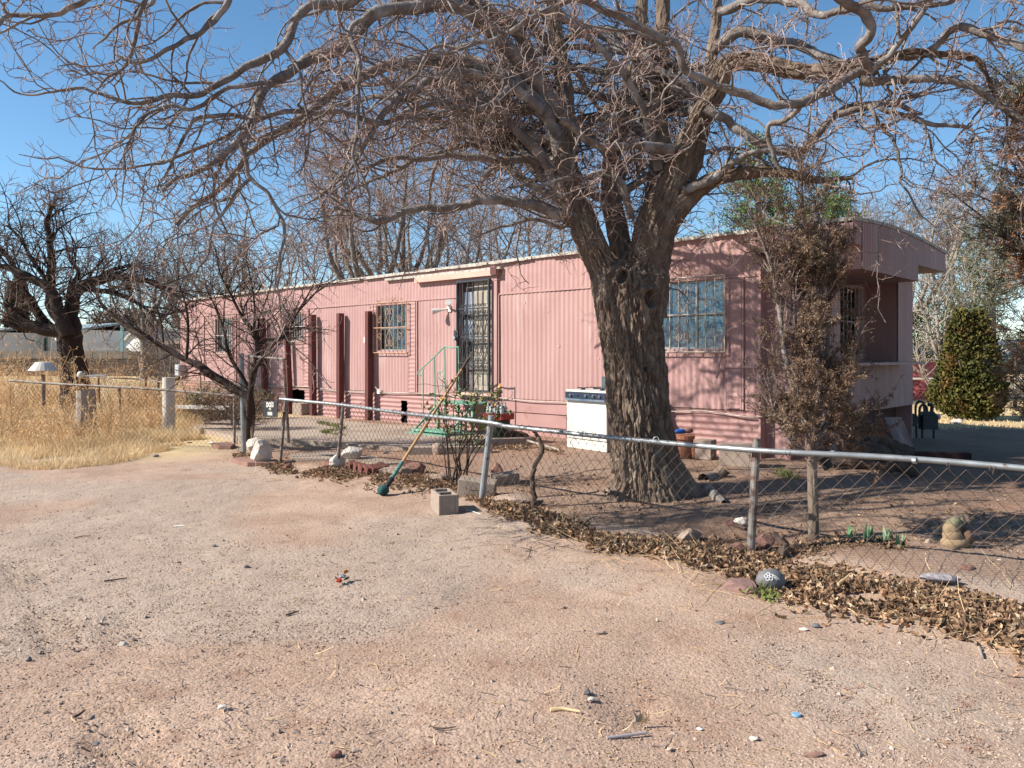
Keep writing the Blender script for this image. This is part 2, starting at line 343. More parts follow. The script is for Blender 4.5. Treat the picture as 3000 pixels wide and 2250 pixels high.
ground = m.build('ground', m_ground, smooth=True, kind='structure', origin=(0, 0, 0), attr={'straw': straw.ravel(), 'gravel': grav.ravel(), 'yard': yard.ravel()})
# distant hills
xx = np.linspace(-2600, 3400, 120); hh = 20 + 95 * fbm(xx / 500, xx * 0, None, 4, 4) ** 2 * sstep(-800, 1200, xx)
V = np.stack([np.stack([xx * k, np.full_like(xx, 3300 * k), hh * g_], 1) for k, g_ in ((.9, -.1), (.97, .7), (1, 1), (1.1, 0))]); V[0, :, 2] = -2
MB().quadgrid(V).build('hills', mat('far_hills', (.16, .17, .23), (.13, .15, .22), .01, 1), kind='structure')

# ---------------------------------------------------------------- the mobile home
TRL = -14.59; TRR = 4.20; TWD = 4.04
home = thing('mobile_home', TW(0, 0, .1), 'long single storey pink mobile home with corrugated metal siding and barred windows', 'mobile home')
home_s = home
def roofz(s): return 3.15 + .12 * np.clip((np.asarray(s) - TRL) / 19.3, 0, 1) ** 1.0
def S(px, py, w=0): return WL(px, py, w)
# openings in (s0, s1, z0, z1)
def rect(x0, x1, y0a, y1a, y0b, y1b):
    a = S(x0, y0a); b_ = S(x1, y1a); c_ = S(x0, y0b); d_ = S(x1, y1b)
    return (a[0], b_[0], (c_[1] + d_[1]) / 2, (a[1] + b_[1]) / 2)
wins = [rect(634, 682, 933, 931, 1034, 1034), rect(847, 893, 922, 916, 994, 1000), rect(1106, 1198, 895, 887, 1028, 1031), rect(1903, 2126, 833, 809, 1024, 1028)]
door = rect(1350, 1446, 826, 817, 1144, 1149)
holes = [tuple(q) for q in wins] + [door]
def corr(x, p=.1, a=.009):
    t = (np.asarray(x) / p) % 1.0
    return -a * (np.clip(1 - np.abs(t - .5) / .36, 0, 1) ** .6)
def wallsheet(s0, s1, z0, z1, holes=(), p=.1, a=.009, zs=(), w=0, horiz=False):
    mb = MB()
    sb = sorted(set([s0, s1] + [v for h in holes for v in h[:2] if s0 < v < s1])); zb = sorted(set([z0, z1] + [v for h in holes for v in h[2:] if z0 < v < z1] + list(zs)))
    if horiz: sa = np.array(sorted(set(list(np.arange(s0, s1, .5)) + sb))); za = np.array(sorted(set(np.round(np.arange(z0, z1, p / 10), 4)) | set(zb)))
    else:
        sa = np.array(sorted(set(np.round(np.arange(s0, s1, p / 10), 4)) | set(sb))); za = np.array(zb)
        zz = []
        for i in range(len(za) - 1): zz += list(np.linspace(za[i], za[i + 1], 4)[:-1])
        za = np.array(zz + [za[-1]])
    SS, ZZ = np.meshgrid(sa, za)
    wv = w + (corr(ZZ, p, a) if horiz else corr(SS, p, a)) + (fbm(SS * 1.3, ZZ * 1.6, None, 9, 3) - .5) * .022
    V = TWA(np.stack([SS.ravel(), wv.ravel(), ZZ.ravel()], 1))
    m_, n_ = SS.shape; i = np.arange((m_ - 1) * n_).reshape(m_ - 1, n_)[:, :-1]
    cs = (SS[:-1, :-1] + SS[1:, 1:]) / 2; cz = (ZZ[:-1, :-1] + ZZ[1:, 1:]) / 2; keep = np.ones(cs.shape, bool)
    for h in holes: keep &= ~((cs > h[0]) & (cs < h[1]) & (cz > h[2]) & (cz < h[3]))
    i = i[keep]; mb.add(V, np.stack([i, i + 1, i + n_ + 1, i + n_], 1)); return mb
R1 = 3.45
wallsheet(TRL, R1, .78, 2.635, holes).build('wall', m_wall, home_s)
recess = .16
wallsheet(R1, TRR, .12, 2.98, (), w=recess).build('wall', m_wall, home_s)
mb = MB()
def tbox(mb, s0, s1, w0, w1, z0, z1):
    V = [TW(s, w_, z) for z in (z0, z1) for s, w_ in ((s0, w0), (s1, w0), (s1, w1), (s0, w1))]
    mb.add(V, [[0, 3, 2, 1], [4, 5, 6, 7], [0, 1, 5, 4], [1, 2, 6, 5], [2, 3, 7, 6], [3, 0, 4, 7]]); return mb
tbox(mb, R1 - .03, R1 + .002, -.015, recess + .02, .12, 2.9)
tbox(mb, 3.80, 3.87, -.01, recess - .012, .12, 2.94)            # slim pilaster in the set-back bay
tbox(mb, TRR - .07, TRR - .002, -.01, recess - .012, .12, 2.94)
# long wall trim: ledge strip, corner strips, seams
mb.build('corner_trim', m_wall2, home_s)
up = wallsheet(TRL, R1, 2.655, 3.13, [door], p=.1)
for i_ in range(len(up.v)):
    v_ = up.v[i_]; s_ = (v_[:, 0] - TP[0]) * DL[0] + (v_[:, 1] - TP[1]) * DL[1]; v_[:, 2] += (roofz(s_) - 3.12) * (v_[:, 2] - 2.655) / .475
up.build('upper_siding', m_wall2, home_s)
mb = MB(); tbox(mb, TRL, door[0] - .06, -.022, .0, 2.632, 2.655); tbox(mb, door[1] + .12, R1, -.022, 0, 2.632, 2.655)
mb.build('siding_seam', m_wall2, home_s)
# flat column panels with horizontal ribs beside the windows
for px0, px1, y in ((1088, 1105, 0), (1201, 1219, 0), (2131, 2172, 0), (893, 906, 0), (690, 694, 0)):
    s0 = S(px0, 1000)[0]; s1 = S(px1, 1000)[0]
    mb = wallsheet(s0, s1, .80, 2.62, (), p=.085, a=.007, w=-.022, horiz=True)
    tbox(mb, s0 - .012, s0 - .001, -.032, 0, .79, 2.62); tbox(mb, s1 + .001, s1 + .014, -.036, 0, .79, 2.62)
    mb.build('ribbed_panel', m_wall2, home_s)
for px in (539 + 60, 700, 1222, 1461, 2175, 2132):
    s0 = S(px, 1000)[0]; tbox(MB(), s0, s0 + .03, -.03, 0, .79, 2.628).build('batten', m_wall2, home_s)
# small bay panel edges under windows 2
# skirting
sk1 = wallsheet(TRL, -1.45, .10, .775, [(-8.55, -7.95, .42, .72), (-4.35, -4.15, .12, .62)], p=.092, a=.016, horiz=True, w=.02)
sk2 = wallsheet(.02, R1, .10, .775, (), p=.092, a=.016, horiz=True, w=.02); sk1.add(sk2.v[0], sk2.q[0])
tbox(sk1, -1.45, .02, .01, .05, .10, .30); tbox(sk1, -1.45, .02, .0, .05, .315, .53); tbox(sk1, -1.45, .02, .01, .05, .545, .78)
sk1.build('skirting', mat('skirting_paint', (.49, .285, .26), (.44, .24, .22), 2.5, .65, c3=(.39, .20, .17), s3=6, t3=(.6, .72)), home_s)
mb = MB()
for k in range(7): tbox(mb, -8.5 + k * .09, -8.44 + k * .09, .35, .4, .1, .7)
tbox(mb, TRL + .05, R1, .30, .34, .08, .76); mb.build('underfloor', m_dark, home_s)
# dents: bent sheet strip hanging by the kitchen window
mb = MB(); a = np.array(TW(2.93, -.05, 1.83)); b_ = np.array(TW(2.83, -.09, 1.22)); mb.rod(a, b_, .016, 6); tbox(mb, 2.95, 3.42, -.05, -.03, 1.37, 1.40); mb.build('bent_trim', m_wall2, home_s)
# far end, back, floor
mb = MB(); tbox(mb, TRL, TRL + .04, 0.01, TWD, .1, 3.12); tbox(mb, TRL, TRR, TWD - .04, TWD, .1, 3.1); mb.build('wall', m_wall2, home_s)
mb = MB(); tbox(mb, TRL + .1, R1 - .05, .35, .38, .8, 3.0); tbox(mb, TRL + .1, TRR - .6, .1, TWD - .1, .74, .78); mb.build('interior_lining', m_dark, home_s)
# near end wall (set under the roof box): pillars, window recess, ledge, lower panels
def endsheet(w0, w1, z0, z1, s, p=.085):
    wa = np.round(np.arange(w0, w1 + .001, p / 8), 4); za = np.array([z0, (z0 + z1) / 2, z1]); WW, ZZ = np.meshgrid(wa, za)
    q = MB(); q.quadgrid(TWA(np.stack([(s - corr(WW, p, .008) + (fbm(WW * 2, ZZ * 2, None, 4, 2) - .5) * .01).ravel(), WW.ravel(), ZZ.ravel()], 1)).reshape(*WW.shape, 3)); return q
pil = endsheet(3.30, TWD, .72, 2.95, TRR); tbox(pil, 3.70, TRR - .02, 3.30, 3.34, 1.45, 2.95); tbox(pil, TRR - .4, TRR - .03, 3.34, TWD, .72, 2.95)
pil.build('end_pillar', m_wall, home_s)
q = endsheet(recess, .85, .15, 2.95, TRR); pil = q; tbox(pil, 3.70, TRR - .02, .81, .85, 1.45, 2.95)
pil.build('end_pillar', m_wall, home_s)
ew = [1.05, 2.95, 1.52, 2.62]
mb = MB(); tbox(mb, 3.66, 3.70, .8, ew[0], 1.3, 2.95); tbox(mb, 3.66, 3.70, ew[1], 3.36, 1.3, 2.95); tbox(mb, 3.66, 3.70, ew[0], ew[1], 1.3, ew[2]); tbox(mb, 3.66, 3.70, ew[0], ew[1], ew[3], 2.95)
tbox(mb, 3.30, 3.34, .8, 3.3, 1.3, 2.95)
mb.build('end_wall', m_wall, home_s)
q = endsheet(.85, 2.86, .72, 1.40, TRR + .004); q2 = endsheet(2.885, 3.30, .72, 1.40, TRR); q.add(q2.v[0], q2.q[0]); q.build('lower_panel', m_wall, home_s)
mb = MB(); tbox(mb, 3.66, 4.57, .45, 3.42, 1.405, 1.445); mb.build('window_ledge', m_wall2, home_s)
mb = MB(); tbox(mb, 3.9, 3.95, .3, TWD, .12, .72); mb.build('end_skirting', mat('dark_skirting', (.16, .07, .065), (.10, .05, .045), 5, .9), home_s)
# roof: bowed sheet with a thick whitish edge
sa = np.linspace(TRL - .08, 4.72, 60); wa = np.linspace(-.05, TWD + .02, 17); SS, WW = np.meshgrid(sa, wa)
bow = .085 * np.sin(np.clip((WW) / TWD, 0, 1) * math.pi)
zt = roofz(SS) + bow + .012 * (fbm(SS * 3, WW * 2, None, 3, 3) - .5) - .05 * sstep(0, 1, WW / TWD)
zt0 = zt
mb = MB(); V = TWA(np.stack([SS.ravel(), WW.ravel(), zt.ravel() + .02], 1)).reshape(*SS.shape, 3); mb.quadgrid(V)
V2 = V.copy(); V2[:, :, 2] -= .045; mb.quadgrid(V2[:, ::-1])
for e in (0, -1): mb.quadgrid(np.stack([V2[e], V[e]])); mb.quadgrid(np.stack([V[:, e], V2[:, e]]))
mb.build('roof', m_roof, home_s)
# roof box fascias of the near end
mb = MB()
def fasc_long():
    q = wallsheet(R1 - .02, 4.70, 2.955, 3.215, (), p=.1, a=.007, w=-.06); return q
q = fasc_long(); tbox(q, R1 - .02, 4.69, -.05, .14, 2.952, 2.962); tbox(q, R1 - .022, R1 - .01, -.055, .1, 2.955, 3.2)
wa2 = np.round(np.arange(-.06, TWD, .011), 4)
def endfas(w0, w1, zb, s):
    wa_ = wa2[(wa2 >= w0) & (wa2 <= w1)]; top = 3.272 + .085 * np.sin(np.clip(wa_ / TWD, 0, 1) * math.pi) - .05 * sstep(0, 1, wa_ / TWD) - .03
    V = np.stack([TWA(np.stack([s - corr(wa_, .1, .008), wa_, np.full_like(wa_, zb)], 1)), TWA(np.stack([s - corr(wa_, .1, .008), wa_, top], 1))]); return V
q.quadgrid(endfas(-.06, .23, 2.955, 4.70)); q.quadgrid(endfas(.23, 2.57, 2.655, 4.703)); q.quadgrid(endfas(2.57, TWD, 2.90, 4.70))
tbox(q, 4.18, 4.70, .225, .235, 2.655, 3.0); tbox(q, 4.18, 4.70, 2.56, 2.57, 2.655, 3.0); tbox(q, 3.66, 4.70, .235, 2.56, 2.657, 2.667)
tbox(q, 4.1, 4.69, 2.57, TWD - .01, 2.90, 2.91); tbox(q, 3.6, 4.69, -.04, .225, 2.957, 2.967); tbox(q, 3.6, 4.70, TWD - .02, TWD - .005, 2.90, 3.2)
q.build('fascia', m_wall, home_s)
# board over the door
d0 = S(1226, 800)[0]; d1 = S(1462, 790)[0]
mb = MB(); tbox(mb, d0, d1, -.11, .0, 2.985, 3.085); mb.build('door_awning_board', m_peach, home_s)
mb = MB(); tbox(mb, d0 - 1.0, d1 + .1, -.075, .0, 3.09, 3.135); mb.build('eave_strip', m_roof, home_s)
mb = MB(); tbox(mb, d1 - .1, d1 + .05, -.13, -.115, 3.0, 3.13); mb.build('bracket', m_wood, home_s)
# low gutters of coating dripping over the edge
rg = rng_(5); mb = MB()
for i in range(110):
    s_ = rg.uniform(TRL, 4.6); l = rg.uniform(.1, .6); d_ = rg.uniform(.004, .02); z_ = float(roofz(s_)); tbox(mb, s_, min(s_ + l, 4.7), -.068 - d_ * .3, -.045, z_ - .022 - d_, z_ + .012)
mb.build('roof_coating_drips', m_roof, home_s)

# ---- scroll helpers in the plane of a wall. fr(u, z) -> world point
def spiral(fr, cu, cz, r, turns=1.25, a0=0, sgn=1, n=14):
    t = np.linspace(0, 1, n); a = a0 + sgn * t * turns * 2 * math.pi; rr = r * (1 - .72 * t)
    return np.array([fr(cu + rr[i] * math.cos(a[i]) , cz + rr[i] * math.sin(a[i])) for i in range(n)])
def heart(mb, fr, cu, cz, w_, h, r=.005, sg=1):
    for k in (-1, 1):
        pts = [(0, 0), (k * w_ * .55, h * .35 * sg), (k * w_ * .95, h * .72 * sg), (k * w_ * .6, h * 1.0 * sg), (k * w_ * .2, h * .86 * sg), (k * w_ * .3, h * .66 * sg), (k * w_ * .5, h * .72 * sg)]
        c_ = cr([(p_[0], p_[1], 0) for p_ in pts], 18); mb.tubes(np.array([fr(cu + p_[0], cz + p_[1]) for p_ in c_]), np.full(18, r), 4)
def cscroll(mb, fr, cu, cz, h, k=1, r=.005):
    pts = [(k * .25, -.32), (k * .05, -.30), (k * .1, -.46), (k * .36, -.44), (k * .42, -.15), (k * .42, .15), (k * .36, .44), (k * .1, .46), (k * .05, .30), (k * .25, .32)]
    c_ = cr([(p_[0] * h * .8, p_[1] * h, 0) for p_ in pts], 26); mb.tubes(np.array([fr(cu + p_[0], cz + p_[1]) for p_ in c_]), np.full(26, r), 4)
def grille(mb, fr, s0, s1, z0, z1, nb, r=.007, mid=True, topscroll=True, fw=.012):
    def bar(a, b_, t): mb.rod(fr(*a), fr(*b_), t, 4)
    for z in (z0, z1): bar((s0, z), (s1, z), fw)
    for s_ in (s0, s1): bar((s_, z0), (s_, z1), fw)
    if mid: bar((s0, (z0 + z1) / 2), (s1, (z0 + z1) / 2), fw)
    for i in range(1, nb): bar((s0 + (s1 - s0) * i / nb, z0), (s0 + (s1 - s0) * i / nb, z1), r)
def window(i, r, mk):
    s0, s1, z0, z1 = r
    fr_ = MB()
    for (a, b_, c_, d_) in ((s0 - .02, s0 + .02, z0 - .02, z1 + .02), (s1 - .02, s1 + .02, z0 - .02, z1 + .02), (s0 + .02, s1 - .02, z0 - .02, z0 + .02), (s0 + .02, s1 - .02, z1 - .02, z1 + .02)):
        tbox(fr_, a, b_, -.03, .09, c_, d_)
    wi = fr_.build('window', m_wall2, home)
    sh = MB(); zm = (z0 + z1) / 2
    if i != 3:
        tbox(sh, s0 + .02, s1 - .02, .035, .055, zm - .02, zm + .02)
    else:
        sm = s0 + (s1 - s0) * .62; tbox(sh, sm - .02, sm + .02, .035, .055, z0 + .02, z1 - .02)
    for (a, b_, c_, d_) in ((s0 + .02, s0 + .045, z0 + .02, z1 - .02), (s1 - .045, s1 - .02, z0 + .02, z1 - .02), (s0 + .045, s1 - .045, z0 + .02, z0 + .045), (s0 + .045, s1 - .045, z1 - .045, z1 - .02)):
        tbox(sh, a, b_, .03, .06, c_, d_)
    sh.build('sash', m_sash, wi)
    g_ = MB(); tbox(g_, s0 + .03, s1 - .03, .044, .047, z0 + .03, z1 - .03); g_.build('pane', m_glass, wi)
    n = 60; u = np.linspace(s0, s1, n); zz = np.array([z0, z1]); 
    SS, ZZ = np.meshgrid(u, zz); ww = .14 + .028 * np.sin(SS * 2 * math.pi / .085 + 2 * np.sin(SS * 7)) + .03 * vnoise(SS * 5, ZZ * 3)
    c_ = MB(); c_.quadgrid(TWA(np.stack([SS.ravel(), ww.ravel(), ZZ.ravel()], 1)).reshape(2, n, 3)); c_.build('curtain', m_curtw if i == 1 else m_curt, wi)
    if i == 2:
        c_ = MB(); u2 = np.linspace(s0 + (s1 - s0) * .55, s1, 20); SS = np.stack([u2, u2[-1] - (u2[-1] - u2) * .25]); ZZ = np.stack([np.full(20, z0), np.full(20, z1 - .2)])
        c_.quadgrid(TWA(np.stack([SS.ravel(), (.085 + .008 * np.sin(SS * 60)).ravel(), ZZ.ravel()], 1)).reshape(2, 20, 3)); c_.build('curtain', m_curtw, wi)
    w0 = -.09; fr = lambda u_, z_: TW(u_, w0, z_)
    gb = MB(); nb = {0: 7, 1: 7, 2: 8, 3: 9}[i]; e = .03
    grille(gb, fr, s0 - e, s1 + e, z0 - e, z1 + e, nb, .007)
    sc = MB(); cs = (s0 + s1) / 2 - (0 if i != 3 else .0)
    if i in (2, 3):
        hw = .13; hh = .36
        heart(sc, fr, cs, zm + .04, hw, hh, .006, 1); heart(sc, fr, cs, zm - .02, hw, hh, .006, -1)
        for k in (-1, 1):
            for sg in (-1, 1):
                cc = cs + k * (s1 - s0) * .33; q_ = spiral(fr, cc, zm + sg * .17, .08, 1.3, math.pi / 2 * sg, k * sg); sc.tubes(q_, np.full(len(q_), .006), 4)
    for k in (-1, 1):
        q_ = spiral(fr, cs + k * .06, z1 + e + .07, .06, 1.3, math.pi / 2, -k); sc.tubes(q_, np.full(len(q_), .006), 4)
        q_ = spiral(fr, cs + k * (s1 - s0) * .38, z1 + e + .05, .045, 1.2, 0, k); sc.tubes(q_, np.full(len(q_), .006), 4)
        sc.tubes(cr([fr(cs + k * .1, z1 + e), fr(cs + k * (s1 - s0) * .2, z1 + e + .10), fr(cs + k * (s1 - s0) * .32, z1 + e)], 10), np.full(10, .006), 4)
    for s_ in (s0 - e, s1 + e):
        for z_ in (z0 + .15, z1 - .15): gb.rod(TW(s_, -.09, z_), TW(s_, 0, z_), .008, 4)
    gr = gb.build('window_grille', mk, wi); sc.build('scroll', m_goldbar if i in (2, 3) else m_wall2, wi)
for i, r in enumerate(wins): window(i, r, m_goldbar if i in (2,) else m_whitebar)
# end window
wi = MB()
for (a, b_, c_, d_) in ((ew[0] - .03, ew[0] + .02, ew[2], ew[3]), (ew[1] - .02, ew[1] + .03, ew[2], ew[3]), (ew[0], ew[1], ew[2] - .03, ew[2] + .01), (ew[0], ew[1], ew[3] - .01, ew[3] + .03)): tbox(wi, 3.64, 3.73, a, b_, c_, d_)
wi = wi.build('window', m_wall2, home)
tbox(MB(), 3.655, 3.66, ew[0], ew[1], ew[2], ew[3]).build('pane', glassmat('dark_glass', (.3, .32, .35), .12), wi)
gb = MB(); fr = lambda u_, z_: TW(3.76, u_, z_); grille(gb, fr, ew[0] - .02, ew[1] + .02, ew[2] - .02, ew[3] + .02, 12, .008, fw=.013); gb.build('window_grille', m_whitebar, wi)
tbox(MB(), 3.40, 3.41, ew[0] - .2, ew[1] + .2, ew[2] - .2, ew[3] + .2).build('curtain', m_curt, wi)

# ---- door with iron security screen
s0, s1, z0, z1 = door
df = MB()
for (a, b_, c_, d_) in ((s0 - .05, s0, z0, z1 + .05), (s1, s1 + .05, z0, z1 + .05), (s0, s1, z1, z1 + .05)): tbox(df, a, b_, -.055, .08, c_, d_)
dr = df.build('door', m_wall2, home)
tbox(MB(), s1 + .051, s1 + .13, -.05, .0, z0 - .1, z1 + .05).build('door_casing', m_wall, dr)
pan = mat('weathered_door_leaf', (.50, .45, .37), (.33, .27, .21), 9, .85, stretch=(3, 3, .5), c3=(.22, .11, .08), s3=3, t3=(.6, .72))
mb = MB(); tbox(mb, s0 + (s1 - s0) * .36, s1, .05, .07, z0, z1); 
for k in range(6): zc = z0 + .12 + k * .30; tbox(mb, s0 + .40, s1 - .06, .042, .05, zc, zc + .22)
mb.build('door_leaf', pan, dr)
tbox(MB(), s0, s0 + (s1 - s0) * .34, .06, .075, z0, z1).build('door_gap_cloth', mat('grey_cloth', (.20, .17, .17), (.10, .07, .07), 4, .9), dr)
mb = MB()
for k in range(3): u = np.linspace(0, 1, 16); zz_ = z1 - .25 - k * .62
for k, (za_, zb_) in enumerate(((z1 - .62, z1 - .2), (z1 - 1.12, z1 - .72))):
    uu = np.linspace(s0 + .02, s0 + (s1 - s0) * .36, 20); SS, ZZ = np.meshgrid(uu, np.linspace(za_, zb_, 8)); ww = .045 + .012 * np.sin(SS * 55 + ZZ * 4); mb.quadgrid(TWA(np.stack([SS.ravel(), ww.ravel(), ZZ.ravel()], 1)).reshape(*SS.shape, 3))
mb.build('plastic_sheet', mat('grey_plastic_sheet', (.42, .46, .55), (.30, .32, .38), 4, .35, spec=.5), dr)
fr = lambda u_, z_: TW(u_, -.10, z_)
mb = MB(); tb = .03
for (a, b_, c_, d_) in ((s0, s0 + tb, z0, z1), (s1 - tb, s1, z0, z1), (s0 + tb, s1 - tb, z0, z0 + tb), (s0 + tb, s1 - tb, z1 - tb, z1)): tbox(mb, a, b_, -.125, -.075, c_, d_)
for f_ in (.255, .49, .745): z_ = z0 + (z1 - z0) * f_; tbox(mb, s0 + tb, s1 - tb, -.112, -.09, z_ - .012, z_ + .012)
sf = mb.build('security_screen', m_black, dr)
mb = MB(); L_ = s1 - s0
for i in range(1, 6): u = s0 + tb + (L_ - 2 * tb) * i / 6; mb.rod(fr(u, z0 + tb), fr(u, z1 - tb), .009, 4)
mb.build('bar', m_black, sf)
mb = MB()
for zc, n_ in ((z0 + (z1 - z0) * .745, 0), (z0 + (z1 - z0) * .49, 1), (z0 + (z1 - z0) * .255, 0)):
    for i in range(5):
        u = s0 + tb + (L_ - 2 * tb) * (i + 1) / 6
        for k in (-1, 1):
            for sg in ((-1, 1) if n_ else (1, -1)):
                q_ = spiral(fr, u + k * .035, zc + sg * .06, .034, 1.3, -math.pi / 2 * sg, k * sg, 12); mb.tubes(q_, np.full(len(q_), .0055), 4)
for cu in (s0 + L_ * .5, s0 + L_ * .82, s0 + L_ * .2):
    for zc in (z0 + (z1 - z0) * .62, z0 + (z1 - z0) * .37):
        for k in (-1, 1):
            for sg in (-1, 1): mb.rod(fr(cu, zc + sg * .20), fr(cu + k * L_ * .13, zc - sg * .10), .006, 4)
mb.build('scroll', m_black, sf)
lx = MB(); zl = z0 + (z1 - z0) * .47; tbox(lx, s0 - .035, s0 + .075, -.15, -.127, zl - .02, zl + .17); lb = lx.build('lock_box', m_meter, sf)
kb = MB(); c_ = TW(s0 + .02, -.15, zl + .03); kb.rod(c_, c_ + np.array([*(-DN * .05), 0]), .032, 12); kb.build('knob', m_chrome, lb)
kb = MB(); c_ = TW(s0 + .02, -.151, zl + .11); kb.rod(c_, c_ + np.array([*(-DN * .012), 0]), .022, 12); kb.build('lock', m_black, lb)
tbox(MB(), s0 - .03, s1 + .02, -.1, .05, z0 - .075, z0 - .01).build('threshold', m_peach, dr)

# ---- supports, cable, lamp, meter box, wall switches
posts = ((767, 933, 1216, 777), (837, 929, 1218, 850), (914, 922, 1219, 916), (995, 918, 1227, 995), (1079, 912, 1238, 1079))
for k, (px, yt, yb, pxb) in enumerate(posts):
    st, zt_ = S(px, yt, -.14); sb_, zb_ = S(pxb, yb, -.14)
    wd = (.045, .032, .05, .055, .055)[k]; V = []
    for s_, z_ in ((sb_, .10), (st, zt_)):
        for a, b_ in ((-wd, -.19), (wd, -.19), (wd, -.06), (-wd, -.06)): V.append(TW(s_ + a, b_, z_))
    o = MB().add(V, [[0, 3, 2, 1], [4, 5, 6, 7], [0, 1, 5, 4], [1, 2, 6, 5], [2, 3, 7, 6], [3, 0, 4, 7]]).build('wooden_post', m_wood)
    tag(o, ('brown painted post nearest the far window, standing against the pink wall', 'thin brown post directly left of the small bathroom window', 'brown post directly right of the small window, beside the skirting hole', 'brown post in the middle of the plain pink wall between two windows', 'brown post with a white switch beside it, just left of the gold barred window')[k], 'post', 'brown posts against the mobile home')
def cable(pts, w_=-.035, r=.008, name='cable', m_=m_whitebar, n=60):
    a = cr([TW(S(x, y)[0], w_, S(x, y)[1]) for x, y in pts], n); MB().tubes(a, np.full(n, r), 5).build(name, m_, home)
cable([(531, 1110), (640, 1118), (760, 1128), (900, 1133), (1000, 1144), (1100, 1148), (1300, 1155), (1340, 1162), (1460, 1165), (1560, 1175), (1657, 1178), (1800, 1185), (1960, 1204), (2050, 1202), (2120, 1210), (2200, 1222), (2270, 1215)], n=160)
cable([(531, 1117), (700, 1127), (900, 1139), (1060, 1150), (1200, 1152)], r=.006)
cable([(1040, 1158), (1060, 1140), (1080, 1118), (1090, 1112)], -.2, .006, n=20); cable([(1105, 1130), (1112, 1140), (1125, 1143), (1118, 1150)], -.06, .01, n=20)
for wb in (0,):
    s_, z_ = S(1318, 905); fx = MB(); tbox(fx, s_ - .055, s_ + .055, -.03, 0, z_ - .055, z_ + .055); lt = fx.build('flood_light', m_white, home)
    for k in (-1, 1):
        a = TW(s_ + k * .04, -.03, z_); b_ = TW(s_ + k * .15, -.15, z_ - .03 + (.09 if k > 0 else 0)); c_ = b_ + (b_ - a) * .75
        MB().tubes(np.array([[a, a + (b_ - a) * .6, b_, c_, c_ + (b_ - a) * .02]]), np.array([[.018, .02, .035, .06, .058]]), 12, True).build('lamp_head', m_white, lt)
a = S(538, 1085); mb = MB(); tbox(mb, a[0] - .12, a[0] + .16, -.20, 0, a[1] - .15, a[1] + .17); tbox(mb, a[0] - .10, a[0] + .14, -.215, -.2, a[1] - .13, a[1] + .15)
mb.build('meter_box', m_boxgray, home)
a = S(1071, 996); tbox(MB(), a[0] - .03, a[0] + .03, -.03, 0, a[1] - .06, a[1] + .06).build('switch_plate', m_white, home)
a = S(1114, 1145); tbox(MB(), a[0] - .05, a[0] + .05, -.05, 0, a[1] - .06, a[1] + .04).build('outlet_box', m_white, home)
a = S(1295, 984)
rg = rng_(2); mb = MB()
for k in range(26):
    s_ = rg.uniform(-8, 3.2); z_ = rg.uniform(1.0, 2.5)
    if any(h[0] - .1 < s_ < h[1] + .1 for h in holes): continue
    q_ = rg.uniform(.01, .035); tbox(mb, s_, s_ + q_ * .6, -.0125, -.002, z_, z_ + q_)
mb.build('paint_chip', m_peach, home)
# ---------------------------------------------------------------- chain-link fences
def wirepanel(a, b, za0, za1, zb0, zb1, pitch=.092, r=.0022, seed=0, bulge=.0):
    """zigzag wires between ground points a,b; heights (bottom, top) at each end"""
    a = np.array(a[:2], float); b = np.array(b[:2], float); L_ = np.linalg.norm(b - a); n = int(L_ / (pitch / 2)); rg = rng_(seed); mb = MB()
    d = (b - a) / L_; nr = np.array([-d[1], d[0]]); rows = int((max(za1 - za0, zb1 - zb0)) / (pitch / 2 * 1.08))
    paths = []
    def pt(u, v):
        u = np.asarray(u, float); v = np.asarray(v, float)
        bot = za0 + (zb0 - za0) * u; top = za1 + (zb1 - za1) * u
        off = bulge * np.sin(v * 3.1) * (fbm(u * L_ * 1.2, v * 2, None, seed, 2) - .3) * 2
        du = (fbm(u * L_ * 2, v * 3, None, seed + 3, 2) - .5) * .05
        dz = (fbm(u * L_ * 2.5, v * 4, None, seed + 9, 2) - .5) * .05
        xy = a + d * (u * L_ + du)[:, None] + nr * off[:, None]
        return np.concatenate([xy, (bot + (top - bot) * v + dz * np.sin(np.clip(v, 0, 1) * math.pi))[:, None]], 1)
    for i in range(0, n + 1, 1):
        if i % 2: continue
        k = np.arange(rows + 1); u = (i * pitch / 2 + np.where(k % 2, pitch / 2, 0)) / L_; u = np.clip(u, 0, 1)
        p_ = pt(u, k / rows); p_[:, :2] += nr * np.where(k % 2, .004, -.004)[:, None]; paths.append(p_)
        u = (i * pitch / 2 + np.where(k % 2, -pitch / 2, 0)) / L_; u = np.clip(u, 0, 1)
        p_ = pt(u, k / rows); p_[:, :2] += nr * np.where(k % 2, -.004, .004)[:, None]; paths.append(p_)
    mb.tubes(np.array(paths), np.full((len(paths), rows + 1), r), 3)
    return mb
def post(px0, py0, px1, py1, r=.03, m_=m_galv, parent=None, name='post', cap=True):
    g = G(px0, py0); t = P(px1, py1, g[1]); g2 = g.copy(); g2[2] -= .1
    g2[:2] -= (t[:2] - g[:2]) * .1 / max(.2, t[2] - g[2])
    return MB().rod(g2, t, r, 12).build(name, m_, parent, smooth=False), g, t
C0 = G(1410, 1464); D0 = G(2199, 1627); B0 = G(988, 1373); GR = G(820, 1348); GL = G(714, 1328)
fen = thing('chain_link_fence', C0, 'rusty chain link fence with silver rail from the gate to the right foreground', 'fence')
pB, _, tB = post(988, 1373, 1006, 1179, .024, m_rustp, fen); pC, _, tC = post(1411, 1464, 1440, 1217, .034, m_galv, fen); pD, _, tD = post(2199, 1627, 2217, 1284, .031, m_rustp, fen)
E0 = np.array([5.0, 3.72, 0.0]); MB().rod(E0, E0 + [0.02, 0, .9], .031, 12).build('post', m_galv, fen)
for a in (tB, tC, tD):
    pass
